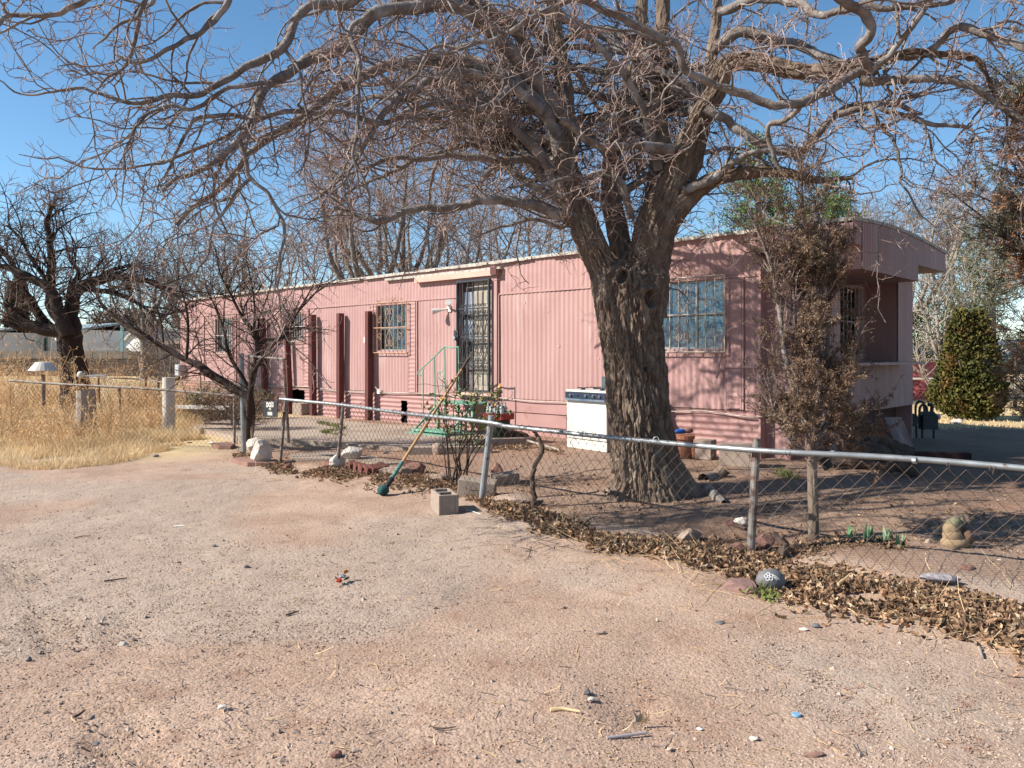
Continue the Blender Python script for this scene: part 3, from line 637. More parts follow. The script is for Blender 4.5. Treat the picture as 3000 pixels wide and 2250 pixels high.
rails = [((821, 1169), 11.25, (1005, 1188), B0[1] - .03), ((1005, 1188), B0[1] - .03, (1425, 1236), C0[1] - .04)]
RB = P(821, 1169, 11.2); RM = P(1006, 1187, B0[1] - .03); RC = P(1428, 1237, C0[1] - .05)
MB().tubes(cr([RB, RM, (RM + RC) / 2 + [0, 0, -.012], RC, P(1497, 1256, 8.05)], 24), np.full(24, .021), 10, True).build('top_rail', m_galv, fen, smooth=True)
RC2 = P(1432, 1243, C0[1] - .03); RD = P(2196, 1318, D0[1] - .035); RE = E0 + np.array([0, -.03, .775])
RX = P(3000, 1372, 5.06)
MB().tubes(cr([RC2, P(1800, 1283, 7.05), RD, P(2600, 1340, 5.5), RX, RE], 40), np.full(40, .0215), 10, True).build('top_rail', m_galv, fen, smooth=True)
# joints + tie wires
mb = MB()
for (p_, r) in ((P(1800, 1283, 7.05), .024), (P(2440, 1329, 5.73), .0235), (P(2680, 1349, 5.4), .0235)):
    t = (RD - RC2) / np.linalg.norm(RD - RC2); mb.rod(p_ - t * .012, p_ + t * .012, r, 12)
mb.build('rail_sleeve', m_galv, fen)
g1 = wirepanel(GR + [0.03, 0, 0], B0, .06, RB[2] + .01, .06, RM[2] + .02, .085, .0022, 1, .03); q = wirepanel(B0, C0, .05, RM[2] + .02, .03, RC[2] + .01, .09, .0022, 2, .04); g1.add(q.v[0], q.q[0])
g1.build('wire_mesh', m_mesh, fen)
q = wirepanel(C0, D0, .02, RC2[2] + .03, .02, RD[2] - .005, .10, .0024, 3, .05); q2 = wirepanel(D0, E0, .05, RD[2] - .01, .03, RE[2] - .02, .105, .0026, 4, .05); q.add(q2.v[0], q2.q[0])
q.build('wire_mesh', m_mesh, fen)
mb = MB(); rg = rng_(8)
for a, b, n in ((RC2, RD, 9), (RD, RE, 6), (RM, RC, 7)):
    for i in range(n):
        c = a + (b - a) * (rg.uniform(.02, .98)); t = (b - a) / np.linalg.norm(b - a); th = np.linspace(0, rg.uniform(5, 12), 26); s_ = np.cross(t, [0, 0, 1])
        mb.tubes(c + t * (th * rg.uniform(.002, .006))[:, None] + s_ * (np.cos(th) * .026)[:, None] + np.array([0, 0, 1]) * (np.sin(th) * .026)[:, None], np.full(26, .0022), 3)
mb.build('tie_wire', m_mesh, fen)
# stick propping the mesh
a = G(1566, 1486); Yk = a[1]
pts = [a - [0, 0, .05], P(1562, 1440, Yk), P(1559, 1400, Yk), P(1570, 1362, Yk), P(1590, 1318, Yk - .03), P(1580, 1285, Yk - .02), P(1563, 1262, Yk)]
st = MB().tubes(cr(pts, 26) + rng_(3).normal(size=(26, 3)) * .004, np.linspace(.03, .018, 26), 9, True); st.rod(P(1589, 1318, Yk - .03), P(1594, 1303, Yk - .05), .012, 6, .004)
st.build('forked_stick', m_log, label='crooked gray stick propping up the sagging chain link fence left of the big tree', cat='stick')
# left fence
fl = thing('chain_link_fence', GL, 'old chain link fence with pitted rail running into the weeds left of the gate', 'fence')
post(714, 1328, 708, 1035, .038, m_galv, fl)
La = P(190, 1126, 13.1); Lb = P(704, 1161, GL[1])
MB().tubes(cr([La + (La - Lb) * .35, La, (La + Lb) / 2 + [0, 0, .02], Lb], 30), np.full(30, .02), 9, True).build('top_rail', m_rustp, fl)
for px, pb, pt_ in ((687, 1299, 1165), (352, 1240, 1138)):
    g = G(px, pb); MB().rod(g - [0, 0, .05], P(px, pt_, g[1]), .022, 8).build('post', m_rustp, fl)
wirepanel(La + (La - Lb) * .35, GL, .1, La[2] - .02, .08, Lb[2] - .02, .085, .0022, 6, .03).build('wire_mesh', m_mesh, fl)
# gate: standing frame with top bar
ga = thing('gate', GL + [.1, 0, 0], 'narrow open-topped gate frame of thin pipes with a black sign on its mesh', 'gate')
y0 = GL[1] - .05; y1 = GR[1]
gp = [P(738, 1316, y0), P(729, 1048, y0), P(721, 1042, y0), P(835, 1051, y1), P(833, 1058, y1)]
MB().rod(G(739, 1316) + [0, 0, .02], gp[1], .017, 8).build('stile', m_pale, ga)
MB().rod(P(721, 1043, y0), P(836, 1052, y1), .019, 8).build('top_bar', m_rustp, ga)
MB().rod(P(846, 1296, y1 + .6), P(831, 1050, y1), .022, 8).build('stile', m_rustp, ga)
MB().rod(G(821, 1350), P(838, 1160, y1 + .02), .024, 8).build('stile', m_rustp, ga)
mb = MB(); mb.rod(P(708, 1059, y0), P(729, 1059, y0), .008, 6); mb.rod(P(738, 1062, y0), P(752, 1070, y0 - .03), .012, 6, .02); mb.build('latch', m_chrome, ga)
wirepanel(P(738, 1316, y0), P(826, 1330, y1), .12, .86, .12, .86, .085, .0022, 7, .02).build('wire_mesh', m_mesh, ga)
# sign
sg0 = P(771, 1175, 11.35); sg1 = P(813, 1175, 11.05); wv = sg1 - sg0; sw = np.linalg.norm(wv); wv /= sw; zz = np.array([0, 0, 1.]); nn = np.cross(wv, zz)
c = (sg0 + sg1) / 2 + [0, 0, -.115]; sh_ = .228
sign = thing('warning_sign', c - [0, 0, .11], 'small black sign with worn white lettering hanging on the gate mesh', 'sign')
A = [wv, nn, zz]
MB().box(c, (sw, .006, sh_), A).build('sign_board', m_navy if 0 else mat('black_sign', (.025, .028, .032), (.04, .04, .045), 9, .4), sign)
mb = MB()
for dx, dz, sx, sz in ((0, sh_ / 2 - .006, sw - .006, .005), (0, -sh_ / 2 + .006, sw - .006, .005), (-sw / 2 + .006, 0, .005, sh_ - .012), (sw / 2 - .006, 0, .005, sh_ - .012)):
    mb.box(c + wv * dx + zz * dz + nn * .0045, (sx, .003, sz), A)
mb.build('border', mat('sign_gray', (.10, .10, .10)), sign)
def text(body, size, pos, axes, m_, parent, name='lettering', label=None, sx=1.0, bold=.0, jit=None):
    cu = bpy.data.curves.new('t', 'FONT'); cu.body = body; cu.size = size; cu.align_x = 'CENTER'; cu.extrude = .0012; cu.offset = bold; cu.resolution_u = 2
    ob = bpy.data.objects.new('t', cu); scn.collection.objects.link(ob); dg = bpy.context.evaluated_depsgraph_get(); me = bpy.data.meshes.new_from_object(ob.evaluated_get(dg))
    bpy.data.objects.remove(ob); bpy.data.curves.remove(cu)
    M_ = np.array(WM[parent].inverted()); v = np.zeros(len(me.vertices) * 3); me.vertices.foreach_get('co', v); v = v.reshape(-1, 3)
    wv_, nn_, zz_ = axes; wpos = np.asarray(pos) + v[:, :1] * sx * wv_ + v[:, 1:2] * zz_ + v[:, 2:3] * nn_; wpos = wpos @ M_[:3, :3].T + M_[:3, 3]
    me.vertices.foreach_set('co', wpos.ravel()); me.update(); me.materials.clear(); me.materials.append(m_); me.name = name
    o = bpy.data.objects.new(name, me); scn.collection.objects.link(o); o.parent = parent; WM[o] = WM[parent]; return o
ml = mat('worn_white_letters', (.72, .70, .66), (.50, .48, .45), 60, .8)
text('DOG', .092, c + zz * .032 + nn * .005, A, ml, sign, bold=.0065, sx=1.0)
text('ON', .040, c - zz * .012 + nn * .005, A, ml, sign, bold=.002)
text('PREMISES', .062, c - zz * .085 + nn * .005, A, ml, sign, bold=.004, sx=.56)
mb = MB(); mb.rod(c + zz * .11 + wv * .05, c + zz * .06 + wv * .06 + nn * .012, .012, 6, .006); mb.rod(c + zz * .05 + wv * .065 + nn * .01, c + zz * .02 + wv * .055 + nn * .01, .009, 5); mb.build('dry_seed_pod', m_straw, sign)
# inner wire fence left of the trailer
iw = thing('wire_fence', P(430, 1130, 19), 'low inner wire fence with rusty stakes behind the weeds', 'fence')
mb = MB(); pr = [P(255, 1106, 20.5), P(350, 1108, 19.5), P(427, 1113, 18.5), P(520, 1126, 17.3)]
iwm = cr(pr, 20); MB().tubes(iwm, np.full(20, .02), 5).build('rail', m_rustp, iw)
for px, yt, yb, d in ((429, 1110, 1166, 18.4), (466, 1112, 1150, 19.0), (351, 1137, 1172, 17.0), (291, 1100, 1172, 18.0)):
    MB().rod(P(px, yb + 8, d), P(px - 3, yt, d), .025, 6).build('stake', m_wood, iw)
wirepanel(pr[0], pr[3], .15, pr[0][2], .15, pr[3][2], .12, .003, 9).build('wire_mesh', m_mesh, iw)

# ---------------------------------------------------------------- patio slab, walkway
def slab(name, pts, h, m_, z0=None, kind='structure', **k):
    g = np.array([G(*p) for p in pts]); n = len(g); top = g.copy(); zt_ = g[:, 2].mean() + h if z0 is None else z0; top[:, 2] = zt_; bot = top.copy(); bot[:, 2] -= h + .12
    c_ = top.mean(0); f = [[i, (i + 1) % n, n, n] for i in range(n)]; mb = MB(); mb.add(np.concatenate([top, c_[None]]), f)
    mb.add(np.concatenate([top, bot]), [[i, i + n, (i + 1) % n + n, (i + 1) % n] for i in range(n)])
    return mb.build(name, m_, kind=kind, **k)
m_patio = mat('patio_concrete', (.47, .37, .29), (.40, .31, .24), 2, .9, c3=(.30, .23, .17), s3=1.2, t3=(.55, .7), bump=.003, bscale=50)
slab('patio', [(560, 1262), (640, 1236), (900, 1224), (1085, 1243), (1235, 1252), (1400, 1268), (1500, 1293), (1290, 1318), (1180, 1322), (900, 1308), (700, 1300)], .05, m_patio)
slab('walkway', [(850, 1338), (1040, 1318), (1240, 1326), (1235, 1352), (1120, 1366), (1000, 1352), (856, 1352)], .02, m_patio)
slab('stepping_slab', [(676, 1352), (760, 1340), (812, 1352), (806, 1364), (725, 1366), (700, 1360)], .045, m_flag, kind=None, label='reddish flat paving slabs in front of the gate beside the white rock', cat='paving slab')
slab('stepping_slab', [(620, 1308), (668, 1300), (690, 1308), (676, 1316), (640, 1316)], .05, m_flag, kind=None, label='single reddish paving slab just left of the tall gate post', cat='paving slab')

# ---------------------------------------------------------------- steps and handrail at the door
sm = (door[0] + door[1]) / 2
stp = thing('metal_steps', TW(sm, -.6, .15), 'pale green steel porch steps below the barred door', 'steps')
Za, Zb, Zc = .70, .47, .24
mb = MB(); tbox(mb, sm - .42, sm + .55, -.62, -.06, Za - .03, Za); mb.build('tread', m_green, stp)
mb = MB(); tbox(mb, sm - .42, sm + .55, -.90, -.623, Zb - .03, Zb); mb.build('tread', m_green, stp)
mb = MB(); tbox(mb, sm - .42, sm + .55, -1.2, -.903, Zc - .03, Zc); mb.build('tread', m_green, stp)
mb = MB()
for s_ in (sm - .40, sm + .51):
    for w_ in (-.60, -.1): tbox(mb, s_ - .02, s_ + .02, w_ - .02, w_ + .02, .1, Za - .032)
    tbox(mb, s_ - .018, s_ + .018, -.90, -.86, .1, Zb - .032); tbox(mb, s_ - .018, s_ + .018, -1.19, -1.15, .1, Zc - .032)
    mb.rod(TW(s_, -1.17, Zc - .03), TW(s_, -.60, Za - .05), .02, 4)
tbox(mb, sm - .38, sm + .49, -.61, -.58, .40, .46)
mb.build('frame', m_green, stp)
slab2 = MB(); tbox(slab2, sm - .50, sm + .6, -1.28, -.35, .12, .185); slab2.build('step_base', m_green, stp)
hr = thing('handrail', TW(sm - .5, -.9, .15), 'green wrought iron handrail with scroll left of the door steps', 'handrail')
sL = S(1290, 1060, -.75)
def hp(px, py, w_=-.80): s_, z_ = S(px, py, w_); return TW(s_, w_, z_)
bal = ((1239, 1082, 1250), (1273, 1047, 1240), (1303, 1018, 1236), (1343, 1017, 1150))
for px, yt, yb in bal: MB().rod(hp(px + 2, yb), hp(px, yt), .012, 6).build('baluster', m_green, hr)
mb = MB(); mb.tubes(cr([hp(1233, 1100), hp(1226, 1096), hp(1227, 1087), hp(1238, 1078), hp(1273, 1045), hp(1300, 1018), hp(1306, 1016), hp(1325, 1019), hp(1344, 1016)], 34), np.full(34, .013), 6); mb.build('rail', m_green, hr)
mb = MB(); q = cr([hp(1298, 1094), hp(1302, 1098), hp(1298, 1103), hp(1290, 1100), hp(1290, 1091), hp(1298, 1087), hp(1284, 1092), hp(1283, 1104), hp(1292, 1118), hp(1297, 1130), hp(1293, 1143), hp(1286, 1148)], 50); mb.tubes(q, np.full(50, .007), 5); mb.build('scroll', m_green, hr)

# ---------------------------------------------------------------- stove
a = G(1661, 1311); b = G(1778, 1327); d = (b - a)[:2]; wd = np.linalg.norm(d); d /= wd; n = np.array([-d[1], d[0]]); zb_ = min(a[2], b[2]) - .01
stv = thing('kitchen_stove', a, 'old white four burner kitchen stove with navy control panel left outside by the tree trunk', 'stove')
X3 = np.array([d[0], d[1], 0]); N3 = np.array([n[0], n[1], 0]); Z3 = np.array([0, 0, 1.]); AX = [X3, N3, Z3]; O = np.array([a[0], a[1], zb_])
def SB(x0, x1, y0_, y1_, z0_, z1_, mb=None):
    mb = mb or MB(); return mb.box(O + X3 * (x0 + x1) / 2 + N3 * (y0_ + y1_) / 2 + Z3 * (z0_ + z1_) / 2, (x1 - x0, y1_ - y0_, z1_ - z0_), AX)
SB(0, wd, .03, .60, .03, .86).build('body', m_ovenside, stv)
SB(.004, wd - .004, -.005, .028, .17, .735).build('oven_door', m_white, stv)
SB(.006, wd - .006, 0, .028, .02, .155).build('drawer', m_white, stv)
SB(.0, wd, -.02, .60, .862, .89).build('cooktop', m_white, stv)
cp = SB(-.006, wd + .006, -.03, .02, .765, .858).build('control_panel', m_navy, stv)
SB(-.002, wd + .002, -.055, -.01, .735, .762).build('oven_handle', m_bluechrome, stv)
for k, x in enumerate((.09, .20, .33, .445, .54)):
    c_ = O + X3 * x * wd / .62 - N3 * .031 + Z3 * .81; r_ = .022 if k != 1 else .009
    MB().rod(c_, c_ - N3 * .028, r_, 14, r_ * .8).build('knob', m_chrome if k != 1 else m_black, stv)
SB(0.22, wd - .01, .52, .60, .892, 1.08).build('backguard', mat('dark_backguard', (.10, .15, .17), (.05, .07, .08), 6, .2, spec=.6), stv)
for k, (x, y) in enumerate(((.15, .14), (.45, .14), (.15, .40), (.45, .40))):
    mb = MB(); c_ = O + X3 * x * wd / .62 + N3 * y + Z3 * .90; th = np.linspace(0, 2 * math.pi, 17)
    mb.tubes(c_ + np.cos(th)[:, None] * X3 * .085 + np.sin(th)[:, None] * N3 * .085 + Z3 * .015, np.full(17, .005), 4)
    for q_ in range(4): e = math.cos(q_ * math.pi / 2) * X3 + math.sin(q_ * math.pi / 2) * N3; mb.rod(c_ + e * .12 + Z3 * .018, c_ + e * .03 + Z3 * .018, .006, 4)
    mb.rod(c_ - Z3 * .008, c_ + Z3 * .012, .035, 12); mb.build('burner_grate', m_black, stv)

# ---------------------------------------------------------------- things by the steps
c = P(1497, 1262, 12.5); c[2] = .155
cr1 = thing('crate', c, 'red plastic crate full of clear glass bottles beside the steps', 'crate')
A2 = rotz(-.7); A2 = [A2[0], A2[1], np.array([0, 0, 1.])]
zc = P(1490, 1228, 12.5)[2]; zt1 = 0
# stacked: green/black tub below
tub = MB().tubes(np.array([[c + [-.2, 0, 0], c + [-.2, 0, .02], c + [-.2, 0, zc - .155 - .01]]]), np.array([[.13, .15, .19]]), 18, True)
tub = tub.build('plastic_tub', mat('dark_green_tub', (.02, .04, .025), (.012, .025, .018), 4, .6), label='dark green round tub standing under the red crate', cat='tub')
cc = c + np.array([-.2, 0, zc - .155])
mb = MB()
for k in (-1, 1): mb.box(cc + A2[0] * k * .19 + Z3 * .05, (.012, .30, .10), A2); mb.box(cc + A2[1] * k * .15 + Z3 * .05, (.392, .012, .10), A2)
mb.box(cc + Z3 * .006, (.37, .29, .012), A2); mb.build('crate_shell', mat('red_plastic', (.42, .045, .03), (.30, .03, .025), 5, .45), cr1)
mgl = mat('bottle_glass', (.50, .50, .50), (.62, .62, .60), 6, .1, spec=.8)
kk = 0
for i in range(5):
    for j in range(3):
        if kk >= 14: break
        q_ = cc + A2[0] * (i - 2) * .071 + A2[1] * (j - 1) * .085 + Z3 * .02; kk += 1
        o = MB().tubes(np.array([[q_, q_ + Z3 * .01, q_ + Z3 * .17, q_ + Z3 * .20, q_ + Z3 * .25]]), np.array([[.03, .034, .034, .013, .014]]), 10, True).build('glass_bottle', mgl, smooth=True)
        tag(o, 'clear glass bottle standing upright in the red crate by the steps', 'bottle', 'bottles in the red crate')
g = G(1452, 1292); MB().tubes(np.array([[g, g + Z3 * .01, g + Z3 * .3]]), np.array([[.10, .11, .14]]), 18, True).build('bucket', m_boxgray, label='gray plastic bucket behind the fence post near the steps', cat='bucket')
g = G(1560, 1290)
MB().rod(P(1545, 1291, 11.9), P(1640, 1318, 11.0), .018, 7, .012).build('pale_stick', m_pale, label='long pale stick lying on the dirt left of the stove', cat='stick')
rockmb(G(1520, 1290) + [0, 0, .05], (.45, .25, .25), 3, .4, .3).build('broken_slab', m_log, label='dark piece of scrap wood on the ground right of the gray bucket', cat='scrap wood')
# cinder block and helpers
def blockbox(name, g, size, rz_, m_, label, cat, holes_=0, tilt=0, roll=0, group=None):
    A_ = np.array(Matrix.Rotation(rz_, 3, 'Z') @ Matrix.Rotation(tilt, 3, 'X') @ Matrix.Rotation(roll, 3, 'Y')).T
    sx, sy, sz = size; c_ = np.asarray(g) + A_[2] * sz / 2; mb = MB()
    if holes_:
        t = .032; hy = (sy - t * (holes_ + 1)) / holes_
        for k in (-1, 1): mb.box(c_ + A_[0] * k * (sx / 2 - t / 2), (t, sy, sz), A_)
        for k in range(holes_ + 1): mb.box(c_ + A_[1] * (-sy / 2 + t / 2 + k * (hy + t)), (sx - 2 * t, t, sz - .0006), A_)
        mb.box(c_ - A_[2] * (sz / 2 - .02), (sx - 2 * t, sy - 2 * t, .02), A_)
    else: mb.box(c_, size, A_)
    o = mb.build(name, m_, label=label, cat=cat, group=group)
    bv = o.modifiers.new('bevel', 'BEVEL'); bv.width = min(.006, min(size) * .08); bv.segments = 2; bv.limit_method = 'ANGLE'
    return o
g0 = G(1283, 1517); g1_ = G(1342, 1516)
blockbox('cinder_block', G(1302, 1497) + [0, 0.0, -.004], (.196, .40, .195), .30, m_block, 'tan cinder block with two holes on the dirt in front of the fence', 'cinder block', 2)
blockbox('concrete_block', G(1396, 1448) + [0, 0, -.03], (.40, .18, .20), -.15, m_conc, 'tilted concrete block just behind the leaning fence post', 'concrete block', 0, .15, .12)
blockbox('concrete_block', G(1480, 1412) + [0, 0, -.02], (.30, .19, .12), .35, m_conc, 'small half buried block behind the fence right of the leaning post', 'concrete block', 0, .1, -.08)
rockmb(G(1500, 1478) + [0, 0, .035], (.74, .26, .15), 7, .3, -.33).build('limestone_chunk', m_trock, label='long pale stone lying under the fence right of the leaning post', cat='rock')
blockbox('curb_block', G(1320, 1330) + [0, 0, -.02], (1.2, .16, .13), .09, m_conc, 'long concrete curb lying on the dirt below the green steps', 'curb')
rockmb(G(1288, 1332) + [0, 0, .06], (.28, .26, .24), 12, .5).build('broken_concrete', m_trock, label='rough broken end of concrete left of the curb below the steps', cat='concrete chunk')
blockbox('curb_block', G(1478, 1302) + [0, 0, -.02], (1.0, .16, .12), .28, m_conc, 'second concrete curb below the red crate, behind the leaning fence post', 'curb')
blockbox('hollow_block', G(882, 1216) + [0, 0, 0], (.42, .22, .28), -.8, m_block, 'pale concrete block standing under the hole in the skirting', 'concrete block', 2)
# blocks behind the trunk on the right
blockbox('concrete_block', G(2068, 1344), (.22, .22, .26), -.6, m_block, 'tan block between the trunk and the skirting, right of the clay pots', 'concrete block')
blockbox('concrete_block', G(2165, 1364), (.46, .20, .28), -.5, m_block, 'wide tan block leaning by the skirting left of the fence post', 'concrete block')
g = G(2003, 1341); MB().tubes(np.array([[g, g + Z3 * .01, g + Z3 * .26, g + Z3 * .262, g + Z3 * .31]]), np.array([[.10, .11, .13, .15, .15]]), 18, True).build('clay_pot', m_terra, label='terracotta pot behind the big trunk with a blue glove on top', cat='pot')
gb = rockmb(g + [-.03, 0, .36], (.24, .09, .07), 5, .2, .5, False); gb.build('blue_glove', mat('blue_rubber', (.02, .14, .50), (.02, .10, .4), 5, .5), label='blue glove lying on the terracotta pot behind the trunk', cat='glove')
rockmb(g + [.07, .02, .37], (.14, .09, .08), 8, .2, .2, False).build('brown_lump', m_rrock, label='reddish brown lump beside the blue glove on the pot', cat='rock')
g = G(2035, 1342); MB().tubes(np.array([[g, g + Z3 * .01, g + Z3 * .2]]), np.array([[.07, .08, .11]]), 16, True).build('clay_pot', m_terra, label='small shaded clay pot right of the pot with the blue glove', cat='pot')
# mop handle leaning on the fence
b0 = G(1117, 1455); tY = 9.55; top = P(1376, 1046, tY); b0 = b0 + [0, 0, .02]
mp = thing('mop', b0, 'wooden pole with a teal rag taped to its lower end, leaning on the fence', 'mop')
v = (top - b0) / np.linalg.norm(top - b0); Lm = np.linalg.norm(top - b0)
MB().tubes(np.array([[b0 + v * .42, b0 + v * Lm * .9]]), np.array([[.0165, .0165]]), 10, True).build('handle', m_handle, mp)
MB().tubes(np.array([[b0 + v * Lm * .9, b0 + v * (Lm - .01), top]]), np.array([[.0168, .0175, .010]]), 10, True).build('handle_tip', m_log, mp)
MB().tubes(cr([b0 + v * .22, b0 + v * .30, b0 + v * .36, b0 + v * .44], 14), .022 + .004 * np.sin(np.arange(14) * 2.1), 10, True).build('green_tape', mat('green_tape', (.10, .26, .22), (.05, .16, .15), 30, .6), mp)
MB().tubes(cr([b0 + v * .07, b0 + v * .12, b0 + v * .18, b0 + v * .225], 14), .030 + .006 * np.sin(np.arange(14) * 2.4), 10, True).build('dark_wrap', m_ragdark, mp)
rockmb(b0 + v * .045 + [-.005, 0, .012], (.13, .12, .11), 4, 1.0, 0, False).build('rag', m_cloth, mp, smooth=True)
# rocks. (px, py at foot, size, material, seed, label)
RK = [((758, 1362), (.34, .30, .40), m_wrock, 21, 'tall white rock at the foot of the right gate post'), ((740, 1322), (.36, .25, .24), m_wrock, 22, 'white rock behind the foot of the tall gate post'),
      ((988, 1374), (.24, .2, .22), m_wrock, 23, 'white rock around the foot of the second fence post'), ((1026, 1352), (.34, .3, .28), m_wrock, 24, 'white and brown rock behind the second fence post'),
      ((838, 1377), (.13, .11, .09), m_rrock, 25, 'round dark red stone on the dirt right of the gate'), ((1165, 1398), (.50, .24, .17), m_trock, 26, 'tan slanted rock behind the fence beside the mop pole'),
      ((1215, 1392), (.35, .25, .18), m_rrock, 27, 'reddish rock between the mop pole and the rose bush'), ((1290, 1412), (.35, .30, .12), m_trock, 28, 'flat gray rock at the foot of the rose bush'),
      ((960, 1372), (.30, .22, .12), m_rrock, 29, 'low pinkish rock left of the second fence post'), ((1456, 1400), (.18, .16, .22), m_rrock, 30, 'dark red upright stone behind the leaning fence post'),
      ((2022, 1590), (.26, .16, .13), m_trock, 31, 'tan angular rock on the dirt left of the tall fence post'), ((2175, 1545), (.14, .12, .10), m_wrock, 32, 'small white stone behind the tall fence post'),
      ((2242, 1618), (.20, .16, .15), m_rrock, 33, 'purplish rock at the foot of the dead juniper'), ((2160, 1622), (.13, .10, .09), m_rrock, 34, 'dark rock left of the tall fence post base'),
      ((2222, 1640), (.14, .10, .07), m_rrock, 35, 'small dark rock right of the tall fence post base'), ((2300, 1640), (.10, .12, .13), m_log, 36, 'splintered gray wood stump by the dead juniper'),
      ((2728, 1600), (.09, .08, .07), m_trock, 37, 'pale stone left of the garden ornament'), ((2712, 1628), (.07, .06, .05), m_rrock, 38, 'reddish pebble in front of the garden ornament'),
      ((2548, 1600), (.05, .045, .045), m_rrock, 39, 'small round red stone among the iris leaves'), ((2930, 1648), (.035, .03, .03), m_wrock, 40, 'tiny pale stone right of the garden ornament'),
      ((2840, 1680), (.12, .09, .07), m_rrock, 41, 'dark stone casting a shadow below the garden ornament'), ((2810, 1245), (.26, .22, .16), m_wrock, 42, 'white stone under the green bush'),
      ((2140, 1545), (.16, .12, .06), m_rrock, 43, 'flat dark rock on the dirt behind the fence left of the post'), ((1655, 1262 + 100), (.05, .04, .02), m_trock, 44, 'small flat tan stone near the trunk'),
      ((1130, 1332), (.10, .08, .06), m_grock, 45, 'small dark stone on the concrete walkway')]
for (pp, sz, m_, sd_, lb) in RK:
    g = G(*pp); g = g + [0, sz[1] * .3, sz[2] * .36]; rockmb(g, sz, sd_, .6, rng_(sd_).uniform(-.7, .7), sz[0] > .08).build('rock', m_, label=lb, cat='rock')
# scalloped brick border
for i in range(8):
    t = i / 7; g = G(1032 + 100 * t + (60 if i == 7 else 0), 1378 + 14 * math.sin(t * 3.1)); gz_ = g[2]
    blockbox('border_brick', g - [0, 0, .04], (.085, .16, .16), .3 + .1 * i, m_brick, 'dark red brick in the curved row of border bricks behind the fence', 'brick', group='border bricks behind the fence', tilt=.25)
# painted stone + flat red rock
g = G(2262, 1728); ps = rockmb(g + [0, .03, .05], (.20, .15, .16), 50, .25, .2, False).build('painted_stone', m_grock, smooth=True, label='gray river stone with a white painted flower lying in the leaves', cat='painted stone')
cf = g + np.array([-.01, -.02, .085]); ax1 = np.array([.97, -.12, .0]); ax1 /= np.linalg.norm(ax1); nv = np.array([-.1, -.72, .66]); nv /= np.linalg.norm(nv); ax2 = np.cross(nv, ax1); ax2 /= np.linalg.norm(ax2)
SV = ICO4[0]; 
def onstone(u, v):                                            # project on the stone's upper front
    o_ = cf + ax1 * u + ax2 * v + nv * .3
    me = ps.data; return o_, -nv
from mathutils.bvhtree import BVHTree
bpy.context.view_layer.update()
bt = BVHTree.FromPolygons([ps.matrix_world @ q_.co for q_ in ps.data.vertices], [p_.vertices[:] for p_ in ps.data.polygons])
def proj(u, v):
    o_, dr_ = onstone(u, v); h_ = bt.ray_cast(Vector(o_), Vector(dr_)); return np.array(h_[0]) + nv * .002 if h_[0] else o_ - nv * .3
mb = MB(); cx, cy = -.03, .0; pj0 = proj; proj = lambda u, v: pj0(u * .64, v * .64)
for k in range(5):
    a_ = k * 2 * math.pi / 5 + .4; b1 = a_ - .5; b2 = a_ + .5; ri, ro = .012, .045
    pts = [proj(cx + ri * math.cos(a_ - .9), cy + ri * math.sin(a_ - .9)), proj(cx + .034 * math.cos(b1), cy + .034 * math.sin(b1)), proj(cx + ro * math.cos(a_), cy + ro * math.sin(a_)), proj(cx + .034 * math.cos(b2), cy + .034 * math.sin(b2)), proj(cx + ri * math.cos(a_ + .9), cy + ri * math.sin(a_ + .9))]
    mb.tubes(cr(pts, 14), np.full(14, .0024), 4)
t_ = np.linspace(0, 2 * math.pi, 12); mb.tubes(np.array([proj(cx + .012 * math.cos(q_), cy + .012 * math.sin(q_)) for q_ in t_]), np.full(12, .0022), 4)
rg = rng_(4)
for k in range(13):
    u = .015 + .0075 * (k % 8); v = .012 - .02 * (k // 8) - .0035 * (k % 8) + rg.uniform(-.004, .004)
    mb.tubes(cr([proj(u, v + .006), proj(u + .004, v), proj(u + .001, v - .006)], 5), np.full(5, .0013), 3)
mb.build('painted_flower', m_chalk, ps)
g = G(2180, 1735); rockmb(g + [0, .06, .01], (.27, .26, .12), 51, .5, .2).build('flat_rock', mat('pink_sandstone', (.33, .20, .17), (.26, .15, .125), 9, .95, bump=.006, bscale=40), label='broad flat pink sandstone left of the painted stone', cat='rock')
# garden ornament: seated figure of lumpy stone
g = G(2800, 1612); Yg = g[1]
orn = thing('garden_ornament', g, 'weathered lumpy stone animal ornament sitting on the dirt behind the fence', 'ornament')
def lump(px, py, sx, sy, sz, m_, name, sd_, rz_=0): rockmb(P(px, py, Yg + .05), (sx, sy, sz), sd_, .6, rz_, False).build(name, m_, orn, smooth=True)
m_st = mat('mossy_tan_stone', (.36, .25, .15), (.27, .19, .11), 14, .9, bump=.006); m_st2 = mat('mossy_gray_stone', (.30, .27, .17), (.20, .18, .11), 16, .9, bump=.006); m_st3 = mat('brown_stone', (.19, .11, .07), (.13, .08, .05), 14, .9, bump=.006)
lump(2797, 1590, .21, .17, .12, m_st, 'foot', 61); lump(2790, 1568, .14, .14, .14, m_st, 'lower_body', 62); lump(2828, 1574, .11, .13, .15, m_st3, 'lower_body', 63)
lump(2787, 1552, .12, .12, .13, m_st, 'chest', 64); lump(2826, 1560, .09, .10, .06, m_st3, 'arm', 65); lump(2794, 1533, .11, .11, .11, m_st2, 'head', 66); 
lump(2822, 1522, .035, .03, .075, m_st2, 'ear', 67, .5); lump(2806, 1546, .07, .08, .05, m_st3, 'neck', 68)
